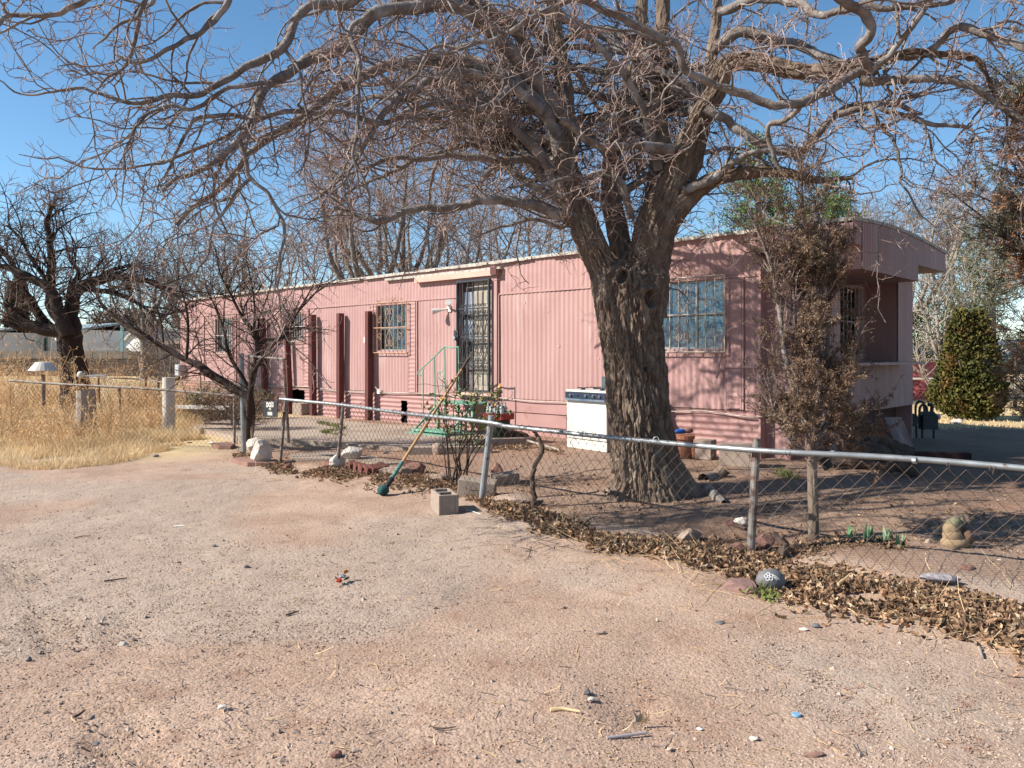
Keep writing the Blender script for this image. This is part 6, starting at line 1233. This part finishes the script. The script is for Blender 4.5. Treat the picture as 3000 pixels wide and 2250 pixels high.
conifer(gp_(38, 96), 10.5, 1.0, 4, 'narrow dark cypress behind the white house, farther left of two', m_cyp, n=2600, ll=.35, lw=.08, name='cypress'); conifer(gp_(58, 97), 11.5, 1.0, 5, 'narrow dark cypress behind the white house, taller and right of two', m_cyp, n=2600, ll=.35, lw=.08, name='cypress')
def bushy(base, size, seed, label, mt, n, ll, lw, name='bush', stems=True, upd=.5):
    rg = rng_(seed); base = np.asarray(base, float); t = thing(name, base, label, 'bush'); d = rg.normal(size=(n, 3)); d /= np.linalg.norm(d, axis=1, keepdims=True); r_ = rg.uniform(.45, 1, n) ** .6 * (1 + .7 * (fbm(d[:, 0] * 2 + 4, d[:, 1] * 2, d[:, 2] * 2 + 1, seed, 2) - .5))
    p = base + d * r_[:, None] * np.asarray(size) / 2 + [0, 0, size[2] * .48]; dd = d * .6; dd[:, 2] += upd; leafcards(rg, p, dd, ll, lw, 5, .6).build('foliage', mt, t)
    m_ = MB(); [m_.rod(base + rg.normal(size=3) * [.1, .1, 0], base + rg.normal(size=3) * np.array(size) * .22 + [0, 0, size[2] * .55], size[0] * .02, 5, size[0] * .006) for _ in range(12)]; m_.build('stem', m_limb, t); return t
bushy(gp_(2740, 27), (3.0, 2.4, 3.3), 5, 'yellow green bush behind the pale shrub at the right', m_ybush, 1500, .16, .03)
bushy(gp_(318, 84), (3.6, 4, 5.0), 6, 'dark green tree mass between the white houses', m_cyp, 1800, .35, .12)
bushy(gp_(385, 88), (7, 6, 6.4), 7, 'dark green tree crown behind the small outbuilding', m_cyp, 1500, .4, .14)
bushy(gp_(345, 84), (6, 6, 7.0), 17, 'brownish tree crown showing behind the small outbuilding', m_jun, 900, .35, .10)
bushy(gp_(500, 36), (2.6, 2, 3.2), 8, 'tangled gray dead brush at the far end of the home', m_gtwig, 500, .5, .012)
bushy(gp_(462, 45), (2.2, 2, 2.4), 18, 'brown dead brush in front of the end of the block wall', m_jun, 260, .4, .02)
bushy(gp_(1240, 60), (9, 6, 6), 19, 'distant gray brush mass behind the home', m_gtwig, 1500, .7, .02)
bushy(P(640, 1235, 17.0), (2.0, .8, .75), 21, 'dark weedy brush along the foot of the pink wall', m_greenj, 700, .12, .012)
bushy(P(700, 1240, 14.6), (1.6, .8, .6), 22, 'low dry brush at the foot of the wall beside the gate', m_jun, 500, .10, .010)
# rose bush
br = G(1345, 1424); rose = thing('rose_bush', br, 'leggy thorny rose bush with sparse green and red leaves behind the fence', 'bush'); rg = rng_(14); st = []
for k in range(15):
    px0 = 1325 + rg.uniform(-12, 42); e = P(1275 + rg.uniform(0, 190), rg.uniform(1090, 1230), br[1] + rg.uniform(-.35, .35)); s_ = G(px0, 1424 + rg.uniform(-8, 6)); st.append((np.array([s_, s_ * .65 + e * .35 + [-.03, 0, .08], s_ * .3 + e * .7 + rg.normal(size=3) * .05, e]), [.009, .007, .005, .003]))
for pts in ([(1365, 1400), (1372, 1330), (1380, 1270), (1388, 1215), (1400, 1150)], [(1370, 1370), (1400, 1320), (1430, 1275), (1460, 1200), (1462, 1140)]): st.append((px_path(pts, [br[1], br[1]]), [.010, .008, .007, .005, .003]))
m_ = MB(); [m_.tubes(cr(p_, 14), np.interp(np.linspace(0, 1, 14), np.linspace(0, 1, len(r_)), r_), 5) for p_, r_ in st]; m_.build('stems', m_darkbark, rose, smooth=True)
K = 12; LP = np.stack([cr(p_, K) for p_, _ in st]); p, d, r_, t, _ = spawn(rg, LP, np.full(LP.shape[:2], .005), np.full(len(st), 8), .45, 1., (.5, 1.2), .2); l = rg.uniform(.06, .28, len(p)); A = grow(rg, p, d, l, 4, .25, 0, .3); MB().tubes(A, taper(np.full(len(p), .0035), np.full(len(p), .002), 5), 3).build('twigs', m_darkbark, rose)
q = A[:, 2:].reshape(-1, 3); k = rg.random(len(q)) < .42 * (q[:, 2] < 1.25) + .05; q = q[k]
leafcards(rg, q, rg.normal(size=q.shape), .034, .026, 3, .5).build('leaf', m_leafg, rose)
k = rg.random(len(q)) < .12; leafcards(rg, q[k], rg.normal(size=q[k].shape), .05, .04, 2, .5).build('red_leaf', mat('red_rose_leaf', (.42, .14, .05), (.5, .3, .06), 9, .6, rnd=.3), rose)
# ---------------------------------------------------------------- loose ground cover
def GV(px, py):
    z = np.zeros_like(px)
    for i in range(8):
        Yv = F * (H - z) / (py - HY); Xv = (px - 1500) / F * Yv; z = gz(Xv, Yv)
    return np.stack([Xv, Yv, z], 1)
def gtop(X, Y):                                              # height of the real ground mesh (same formula as the sheet)
    return gz(X, Y) + ((fbm(X * .7, Y * .7, None, 3, 3) - .5) * .07 + (fbm(X * 4, Y * 4, None, 5, 3) - .5) * .022)
rg = rng_(200)
def pebbles(n, xr, yr, size, name, m_, seed, pw=1., mask=None):
    rg = rng_(seed); px = rg.uniform(*xr, n); py = rg.uniform(0, 1, n) ** pw * (yr[1] - yr[0]) + yr[0]; g_ = GV(px, py); gr = fbm(g_[:, 0] * .55, g_[:, 1] * .55, None, 11, 3); k = rg.random(n) < np.clip(.25 + 1.3 * sstep(.42, .6, gr), 0, 1)
    if mask is not None: k &= mask(g_)
    g_ = g_[k]; n = len(g_); s_ = size[0] + (size[1] - size[0]) * rg.random(n) ** 4; g_[:, 2] = gtop(g_[:, 0], g_[:, 1]) + s_ * .18
    o = np.array([[1, 0, 0], [.3, 1, 0], [-.9, .35, 0], [-.3, -.95, 0], [.1, .1, .7], [0, 0, -.5]]); ov = o[None] + rg.normal(size=(n, 6, 3)) * .22; a = rg.uniform(0, 6.28, n); c, s2 = np.cos(a), np.sin(a)
    x = ov[..., 0] * c[:, None] - ov[..., 1] * s2[:, None]; y = ov[..., 0] * s2[:, None] + ov[..., 1] * c[:, None]; V = np.stack([x, y, ov[..., 2]], -1) * s_[:, None, None] + g_[:, None]
    f = np.array([[0, 1, 4, 4], [1, 2, 4, 4], [2, 3, 4, 4], [3, 0, 4, 4], [1, 0, 5, 5], [2, 1, 5, 5], [3, 2, 5, 5], [0, 3, 5, 5]]); b = np.arange(n)[:, None, None] * 6
    mb = MB(); mb.add(V.reshape(-1, 3), (b + f).reshape(-1, 4)); mb.build(name, m_, kind='stuff', label='fine loose gravel scattered over the dirt', cat='gravel')
m_peb = mat('pebble', (.42, .285, .21), (.50, .38, .30), 1.5, .9, rnd=.28, c3=(.34, .20, .14), s3=5, t3=(.55, .6))
pebbles(150000, (-100, 3100), (1360, 2290), (.0018, .0075), 'gravel', m_peb, 1)
pebbles(2200, (-100, 3100), (1400, 2290), (.004, .017), 'gravel', mat('pale_pebble', (.52, .40, .32), (.36, .27, .22), 8, .9, rnd=.25), 2)
# dead leaves along the fence
def litter(path, hw, n, sz, name, seed, zp=.05, m_=m_litter, label='drift of dry brown leaves along the foot of the fence'):
    rg = rng_(seed); t = np.sort(rg.random(n)); pa = np.array(path, float); i = np.linspace(0, 1, len(pa)); cx = np.interp(t, i, pa[:, 0]); cy = np.interp(t, i, pa[:, 1]); hwv = np.interp(t, i, hw)
    off = rg.normal(size=n) * .62; g_ = GV(cx + rg.uniform(-14, 14, n), np.maximum(cy + off * hwv, 1250)); cl = fbm(g_[:, 0] * 2.2, g_[:, 1] * 2.2, None, 7, 3); k = rg.random(n) < sstep(.36, .62, cl + .16 * np.exp(-off ** 2 * 2)) * np.exp(-off ** 2 * .3); g_ = g_[k]; off = off[k]; cl = cl[k]; n = len(g_)
    g_[:, 2] = gtop(g_[:, 0], g_[:, 1]) + .006 + rg.random(n) * zp * np.exp(-off ** 2 * 2) * cl * 1.6
    u, v = np.meshgrid([-1, -.35, .35, 1], [-.7, 0, .7]); u = u.ravel(); v = v.ravel(); shape = np.stack([u, v * np.sqrt(np.clip(1.08 - u ** 2, .05, 1)), np.zeros(12)], 1)
    cu = rg.uniform(.2, 1.1, (n, 1)); cv = rg.uniform(-.4, .9, (n, 1)); tw = rg.normal(size=(n, 1)) * .4
    z = cu * (v ** 2)[None] + cv * (u ** 2)[None] * .6 + tw * (u * v)[None]; V = np.repeat(shape[None], n, 0) + rg.normal(size=(n, 12, 3)) * .09; V[..., 2] += z; V[..., 1] *= rg.uniform(.45, .85, (n, 1)); V *= (rg.uniform(*sz, n) / 2)[:, None, None]
    q = rg.normal(size=(n, 4)) * [1, .42, .42, 1]; q /= np.linalg.norm(q, axis=1, keepdims=True); w_, x, y, zq = q.T
    Rm = np.stack([1 - 2 * (y * y + zq * zq), 2 * (x * y - zq * w_), 2 * (x * zq + y * w_), 2 * (x * y + zq * w_), 1 - 2 * (x * x + zq * zq), 2 * (y * zq - x * w_), 2 * (x * zq - y * w_), 2 * (y * zq + x * w_), 1 - 2 * (x * x + y * y)], 1).reshape(n, 3, 3)
    V = np.einsum('nij,nkj->nki', Rm, V) + g_[:, None]; f = np.array([[r * 4 + c, r * 4 + c + 1, r * 4 + c + 5, r * 4 + c + 4] for r in range(2) for c in range(3)]); b = np.arange(n)[:, None, None] * 12
    mb = MB(); mb.add(V.reshape(-1, 3), (b + f).reshape(-1, 4)); mb.build(name, m_, kind='stuff', label=label, cat='dead leaves')
litter([(1380, 1462), (1500, 1500), (1620, 1545), (1780, 1590), (1950, 1612), (2120, 1650), (2300, 1695), (2500, 1735), (2700, 1765), (2850, 1800), (3100, 1870)], [20, 28, 28, 30, 34, 52, 62, 58, 58, 70, 80], 12500, (.02, .075), 'leaf_litter', 1)
litter([(690, 1335), (830, 1372), (960, 1385), (1100, 1402), (1250, 1418), (1400, 1450)], [14, 16, 20, 26, 26, 24], 4200, (.03, .06), 'leaf_litter', 2, .04, label='thin drift of dry leaves from the gate to the rose bush')
litter([(2330, 1620), (2450, 1600), (2650, 1615)], [26, 24, 18], 1500, (.03, .06), 'leaf_litter', 3, .03, label='dry leaves around the iris clump inside the fence')
litter([(1500, 1420), (2000, 1480), (2500, 1540), (3000, 1600)], [120, 130, 160, 200], 1800, (.02, .045), 'leaf_litter', 4, .005, label='sparse leaf scraps over the yard dirt inside the fence')
litter([(1300, 1300), (1480, 1310), (1640, 1320)], [12, 12, 10], 900, (.03, .06), 'leaf_litter', 5, .02, label='dry leaves below the porch steps')
# straws and twigs lying about
def straws(n, xr, yr, L_, r, name, m_, seed, label, path=None):
    rg = rng_(seed); px = rg.uniform(*xr, n); py = rg.uniform(*yr, n)
    if path is not None: py = np.interp(px, [p_[0] for p_ in path], [p_[1] for p_ in path]) + rg.normal(size=n) * 34
    g_ = GV(px, py); g_[:, 2] = gtop(g_[:, 0], g_[:, 1]) + .004; a = rg.uniform(0, 6.28, n); d = np.stack([np.cos(a), np.sin(a), np.abs(rg.normal(size=n)) * .04], 1); A = grow(rg, g_, d, rg.uniform(*L_, n), 4, .12, -.004, .3); A[..., 2] = np.maximum(A[..., 2], g_[:, None, 2]); MB().tubes(A, taper(np.full(n, r), np.full(n, r * .5), 5), 3).build(name, m_, kind='stuff', label=label, cat='twigs')
straws(420, (-50, 3050), (1450, 2240), (.03, .11), .0020, 'straw_scraps', m_straw, 3, 'short straw scraps scattered on the dirt'); straws(150, (-50, 3050), (1450, 2240), (.03, .11), .0022, 'twig_scraps', m_limb, 4, 'small dark twigs scattered on the dirt')
straws(260, (1400, 3100), (0, 1), (.12, .5), .0022, 'dry_stalks', m_straw, 5, 'long dry stalks lying in the leaf drift', [(1400, 1480), (1800, 1610), (2300, 1720), (2700, 1790), (3100, 1880)])
straws(420, (1450, 3000), (1350, 1620), (.06, .4), .003, 'twig_scraps', m_gtwig, 6, 'fallen twigs on the yard dirt inside the fence')
straws(150, (650, 1350), (1330, 1420), (.1, .35), .0025, 'dry_stalks', m_straw, 7, 'dry stalks lying under the fence left of the rose bush')
# dry grass and rust-coloured weeds at the left
edge = lambda px: np.interp(px, [-200, 0, 117, 294, 380, 450, 548, 640, 700], [1378, 1372, 1382, 1368, 1352, 1330, 1308, 1300, 1290])
def blades(n, xr, top, hfun, w_, name, m_, seed, label, lean=.5, pwy=1., ed=edge):
    rg = rng_(seed); px = rg.uniform(*xr, n); e = ed(px); py = e - (e - top) * rg.random(n) ** pwy - rg.random(n) * 6; g_ = GV(px, py); cl = fbm(g_[:, 0] * 1.5, g_[:, 1] * 1.5, None, 17, 3); k = cl > .36 + .1 * rg.random(n); g_ = g_[k]; px = px[k]; py = py[k]; cl = cl[k]; n = len(g_)
    h = hfun(px, py, ed(px)) * rg.uniform(.5, 1.2, n) * (.6 + .9 * cl); d = np.stack([rg.normal(size=n) * lean, rg.normal(size=n) * lean, np.ones(n)], 1); A = grow(rg, g_, d, h, 4, .12, -.05, .8); s_ = rg.normal(size=(n, 3)) * [1, .5, .1]; s_ /= np.linalg.norm(s_, axis=1, keepdims=True); ww = (w_ * np.array([1, .9, .7, .45, .1]) / 2)[None, :, None] * s_[:, None]
    V = np.stack([A - ww, A + ww], 2).reshape(-1, 3); b = np.arange(n)[:, None, None] * 10; f = np.array([[2 * i, 2 * i + 1, 2 * i + 3, 2 * i + 2] for i in range(4)]); mb = MB(); mb.add(V, (b + f).reshape(-1, 4)); mb.build(name, m_, kind='stuff', label=label, cat='grass')
blades(26000, (-160, 600), 1290, lambda px, py, e: .08 + .16 * sstep(0, 50, e - py), .007, 'dry_grass', m_straw, 21, 'pale matted dry grass along the edge of the dirt')
blades(26000, (-200, 590), 1195, lambda px, py, e: .22 + .22 * sstep(30, 120, e - py) * sstep(620, 300, px), .009, 'dry_grass', mat('tan_grass', (.98, .79, .50), (.80, .60, .36), 1.2, .85, rnd=.3, trans=.35), 22, 'tall tan dry grass filling the ground left of the gate', .35)
blades(14000, (150, 1100), 1130, lambda px, py, e: .10 + 0 * px, .018, 'dry_grass', m_straw, 23, 'dry grass on the far ground behind the left fence', .5, 1., ed=lambda px: np.full_like(px, 1235.) * (px < 620) + 1175. * (px >= 620))
blades(9000, (2680, 3200), 1150, lambda px, py, e: .07 + 0 * px, .02, 'dry_grass', m_straw, 24, 'short straw colored grass behind the home at the right', .7, 1., ed=lambda px: np.full_like(px, 1262.))
rg = rng_(300); n = 1750; px = rg.uniform(-220, 560, n); e = edge(px); py = 1185 + rg.random(n) * np.maximum(e - 45 - 1185, 20); g0_ = GV(px, py); keep = (rg.random(n) < np.where(px < 330, 1, .5) * sstep(.34, .5, fbm(g0_[:, 0] * 1.7, g0_[:, 1] * 1.3, None, 55, 2))); px = px[keep]; py = py[keep]; n = len(px); g_ = GV(px, py)
cl = fbm(g_[:, 0] * 1.3, g_[:, 1] * 1.1, None, 31, 3); h = 1.42 * (.42 + .62 * sstep(1300, 1215, py) * sstep(520, 330, px) + .15 * sstep(.45, .7, cl)) * rg.uniform(.5, 1.25, n) * (.4 + 1.2 * cl)
d = np.stack([rg.normal(size=n) * .16, rg.normal(size=n) * .16, np.ones(n)], 1); A = grow(rg, g_, d, h, 7, .08, -.01, .4); RA = taper(np.full(n, .0042), np.full(n, .0025), 8)
p, d, r_, t, _ = spawn(rg, A, RA, np.full(n, 9), .25, 1., (.35, .9), .6); l = rg.uniform(.07, .30, len(p)) * (1.1 - .4 * t); B = grow(rg, p, d, l, 5, .16, -.06, .5)
mb = MB(); mb.tubes(A, RA, 3); mb.tubes(B, taper(np.full(len(p), .003), np.full(len(p), .0022), 6), 3); q = B[:, 2:].reshape(-1, 3); dr = (B[:, 2:] - B[:, 1:-1]).reshape(-1, 3); dr /= np.linalg.norm(dr, axis=1, keepdims=True); lc = leafcards(rg, q, dr, .034, .012, 1, .3); mb.add(lc.v[0], lc.q[0])
mb.build('tall_weeds', m_weed, kind='stuff', label='tall rust colored dry weeds with feathery seed heads at the left', cat='weeds')
# a few tall weeds by the wire fence and pipe
rg = rng_(301); n = 90; px = rg.uniform(370, 640, n); py = rg.uniform(1185, 1225, n); g_ = GV(px, py); A = grow(rg, g_, np.stack([rg.normal(size=n) * .15, rg.normal(size=n) * .1, np.ones(n)], 1), rg.uniform(.3, .85, n), 7, .08, -.01, .4); RA = taper(np.full(n, .005), np.full(n, .003), 8); p, d, r_, t, _ = spawn(rg, A, RA, np.full(n, 8), .25, 1., (.35, .9), .6); B = grow(rg, p, d, rg.uniform(.08, .3, len(p)), 5, .16, -.06, .5)
mb = MB(); mb.tubes(A, RA, 3); mb.tubes(B, taper(np.full(len(p), .004), np.full(len(p), .003), 6), 3); lc = leafcards(rg, B[:, 2:].reshape(-1, 3), (B[:, 2:] - B[:, 1:-1]).reshape(-1, 3) * 10, .04, .014, 1, .3); mb.add(lc.v[0], lc.q[0]); mb.build('tall_weeds', m_weed, kind='stuff', label='sparse tall dry weeds around the white pipe', cat='weeds')
# green sprouts: patio cracks and yard
m_spr = mat('green_sprout', (.16, .20, .05), (.24, .24, .07), 6, .8, rnd=.3)
def sprouts(pts, sp, n, name, label, sd_, ll=.05, z=.0):
    rg = rng_(sd_); pa = np.array(pts, float); t = rg.random(n); i = np.linspace(0, 1, len(pa)); g_ = GV(np.interp(t, i, pa[:, 0]) + rg.normal(size=n) * sp, np.interp(t, i, pa[:, 1]) + rg.normal(size=n) * 1.5); g_[:, 2] += z
    leafcards(rg, g_, np.stack([rg.normal(size=n) * .5, rg.normal(size=n) * .5, np.ones(n)], 1), ll, .012, 4, .5).build(name, m_spr, kind='stuff', label=label, cat='weeds')
sprouts([(932, 1244), (960, 1250), (990, 1256), (1010, 1262)], 4, 170, 'crack_weeds', 'thin green weeds in the upper patio crack', 1, .03, .055); sprouts([(1005, 1264), (960, 1272), (945, 1276), (1010, 1284)], 4, 170, 'crack_weeds', 'thin green weeds in the lower patio crack', 2, .03, .055)
sprouts([(2130, 1362), (2165, 1352)], 10, 60, 'green_weeds', 'small green weeds by the tan blocks', 3); sprouts([(2270, 1385), (2330, 1400)], 8, 60, 'green_weeds', 'small green weeds left of the juniper trunk', 4); sprouts([(2225, 1740), (2260, 1760)], 14, 35, 'green_weeds', 'green tuft at the foot of the painted stone', 5)
# litter things on the dirt
def onground(px, py, dz=0): g_ = GV(np.array([px * 1.]), np.array([py * 1.]))[0]; g_[2] = float(gtop(g_[0], g_[1])) + dz; return g_
g = onground(993, 1712, .02); wr = thing('snack_wrapper', g, 'crumpled orange, silver and black snack wrapper lying on the dirt', 'wrapper')
ax = np.array([.30, .80, .45]); ax /= np.linalg.norm(ax)
for k, (m_, a, b_) in enumerate(((mat('red_foil', (.5, .05, .02), rough=.4), -.01, .022), (mat('silver_foil', (.50, .52, .54), (.30, .32, .36), 30, .3, metal=.3), .02, .075), (mat('orange_foil', (.65, .30, .12), (.5, .2, .06), 20, .4), .073, .112))):
    rockmb(g + ax * (a + b_) / 2 + [0, 0, .004], (.055 - .006 * k, b_ - a + .015, .034), 80 + k, .9, -.35).build(('end', 'middle', 'top')[k], m_, wr)
rockmb(g + ax * .05 + [.03, -.005, -.01], (.022, .09, .02), 84, .6, -.35).build('fold', m_black, wr)
g = onground(2333, 2093, .004); MB().tubes(np.array([[g, g + [0, 0, .008], g + [0, 0, .0085]]]), np.array([[.019, .018, .012]]), 18, True).build('bottle_cap', mat('pale_blue_plastic', (.22, .42, .62), rough=.5), label='pale blue plastic bottle cap on the dirt at lower right', cat='bottle cap')
TH = [((520, 1536), (.16, .05, .006), m_chalk, 'paper_scrap', 'flat white paper scrap on the dirt at the left', 'paper'), ((360, 1885), (.06, .045, .03), m_wrock, 'stone', 'small white stone above the tyre prints at the left', 'stone'), ((650, 2077), (.05, .04, .02), m_wrock, 'stone', 'pale oval stone at the lower left', 'stone'),
      ((722, 1663), (.05, .04, .03), m_grock, 'stone', 'small dark stone left of the snack wrapper', 'stone'), ((627, 1598), (.05, .04, .025), m_grock, 'stone', 'dark stone on the dirt halfway to the weeds', 'stone'), ((1760, 1858), (.085, .045, .02), m_trock, 'stone', 'flat pale stone in the middle of the dirt', 'stone'),
      ((2050, 2135), (.03, .025, .012), m_chalk, 'paper_scrap', 'tiny white scrap at the lower middle', 'paper'), ((2386, 2204), (.11, .035, .02), m_flag, 'stone', 'long pink stone chip at the lower right', 'stone'), ((2210, 2160), (.04, .03, .02), m_wrock, 'stone', 'white pebble left of the long pink chip', 'stone'), ((1735, 2060), (.045, .03, .02), m_wrock, 'stone', 'white pebble beside the scuffed dirt', 'stone'),
      ((1720, 2042), (.045, .035, .025), m_grock, 'stone', 'dark pebble beside the scuffed dirt', 'stone'), ((2357, 1842), (.06, .04, .02), m_wrock, 'stone', 'cream stone below the leaf drift, nearer the painted stone', 'stone'), ((2390, 1832), (.06, .04, .03), m_grock, 'stone', 'gray stone beside the cream one below the leaf drift', 'stone'), ((2110, 1825), (.07, .04, .02), m_grock, 'stone', 'gray flat stone below the flat pink sandstone', 'stone'),
      ((1650, 1780), (.05, .04, .02), m_trock, 'stone', 'pale round stone left of the middle of the dirt', 'stone'), ((85, 1932), (.035, .03, .03), m_grock, 'stone', 'dark pebble by the tyre prints at the left edge', 'stone'), ((282, 2188), (.035, .03, .02), m_grock, 'stone', 'dark pebble at the bottom left', 'stone'), ((985, 2220), (.05, .04, .03), m_rrock, 'stone', 'reddish pebble at the bottom edge left of the middle', 'stone'),
      ((620, 1300), (.12, .10, .05), m_chalk, 'plastic_scrap', 'white crumpled plastic by the weeds left of the paving slab', 'plastic scrap'), ((345, 1300), (.12, .10, .06), m_chalk, 'plastic_scrap', 'white scrap caught in the dry grass', 'plastic scrap'), ((555, 1298), (.09, .07, .03), m_terra, 'plastic_scrap', 'red scrap beside the white plastic at the weeds', 'plastic scrap'), ((457, 1338), (.09, .06, .06), m_grock, 'stone', 'gray stone at the edge of the dry grass', 'stone')]
for i, (pp, sz, m_, nm, lb, ct_) in enumerate(TH):
    g = onground(*pp, sz[2] * .3); rockmb(g, sz, 120 + i, .5, rng_(i).uniform(-.5, .5)).build(nm, m_, label=lb, cat=ct_)
g = onground(2755, 1722, .06); rockmb(g, (.24, .10, .06), 90, 1.0, -.3, False).build('purple_rag', mat('gray_purple_cloth', (.42, .38, .38), (.16, .14, .16), 30, .9), label='crumpled gray purple rag on top of the leaf drift', cat='rag')
def stick(nm, pts, r, m_, lb, z=.01, r2=None):
    w_ = np.array([onground(*p_, z) for p_ in pts]); q_ = cr(w_, 16); MB().tubes(q_, np.linspace(r, r2 or r * .6, 16), 7, True).build(nm, m_, label=lb, cat='stick')
stick('stick', [(1612, 2093), (1650, 2090), (1700, 2098)], .009, m_straw, 'pale splinter of wood on the dirt, left of the middle bottom', .008)
stick('stick', [(305, 1705), (340, 1700), (373, 1696)], .006, m_log, 'thin dark twig at the left of the dirt'); stick('stick', [(218, 1576), (240, 1571), (268, 1570)], .005, m_rrock, 'thin reddish twig at the upper left of the dirt')
stick('stick', [(838, 1810), (860, 1803), (874, 1797)], .006, m_log, 'short brown twig left of the middle of the dirt'); stick('stick', [(216, 2115), (232, 2107), (248, 2094)], .007, m_log, 'short dark stick near the bottom left tyre prints', .012)
stick('stick', [(1268, 2146), (1300, 2149), (1335, 2145)], .004, m_log, 'thin dark twig on the dirt at the bottom, left of the middle'); stick('stick', [(1850, 1552), (1900, 1562), (1945, 1575), (1990, 1563), (2050, 1570)], .007, m_pale, 'pale crooked branch lying on the yard dirt behind the fence')
stick('stick', [(2868, 1895), (2873, 1908), (2878, 1925)], .009, m_pale, 'short pale stick below the leaf drift at the right', .012); stick('stick', [(2455, 1737), (2475, 1725), (2490, 1713)], .009, m_straw, 'pale stalk sticking out of the leaf drift', .07)
stick('stick', [(2392, 1765), (2440, 1775), (2490, 1785), (2512, 1803)], .005, m_straw, 'long straw at the lower edge of the leaf drift', .012); stick('stick', [(1365, 1496), (1385, 1505), (1408, 1515)], .004, m_chalk, 'thin white straw in the shadow of the cinder block', .006)
for k in range(5):
    a = (1862, 1880, 1870, 1888, 1858)[k]; g = onground(a, 2120, .01); b_ = g + [(-.012 + .008 * k), -.02, .05 + .01 * (k % 2)]
    if k == 0: hk = thing('corn_husk', g, 'small upright dry husk on the dirt at the bottom middle', 'husk')
    MB().tubes(cr([g, (g + b_) / 2 + [.006, 0, 0], b_], 6), np.array([.006, .008, .007, .006, .004, .002]), 5).build('shred', m_straw if k % 2 else m_pale, hk)
mb = MB(); a = onground(1778, 2168, .006); b_ = onground(1892, 2152, .012); mb.rod(a, b_, .006, 8, .007); mb.build('clear_strip', mat('cloudy_plastic', (.42, .36, .36), (.50, .42, .40), 20, .3), label='cloudy plastic strip lying near the bottom middle', cat='plastic scrap')
# broken limb pieces and woody bits at the juniper foot
for k, pts in enumerate((((2270, 1580), (2290, 1600), (2312, 1622)), ((2150, 1545), (2172, 1552), (2185, 1560)), ((2230, 1500), (2250, 1490), (2265, 1495)))):
    stick('branch_piece', pts, (.03, .022, .012)[k], m_log, ('splintered gray branch piece left of the juniper foot', 'broken branch piece behind the tall fence post', 'small dark branch piece on the dirt right of the tall post')[k], .03)
# wire hook and string on the rail
p_ = P(1922, 1290, 6.72); th = np.linspace(0, 6.3, 16); MB().tubes(p_ + np.stack([np.cos(th) * .025, th * 0, np.sin(th) * .03], 1), np.full(16, .003), 4).build('string_loop', m_chalk, fen)
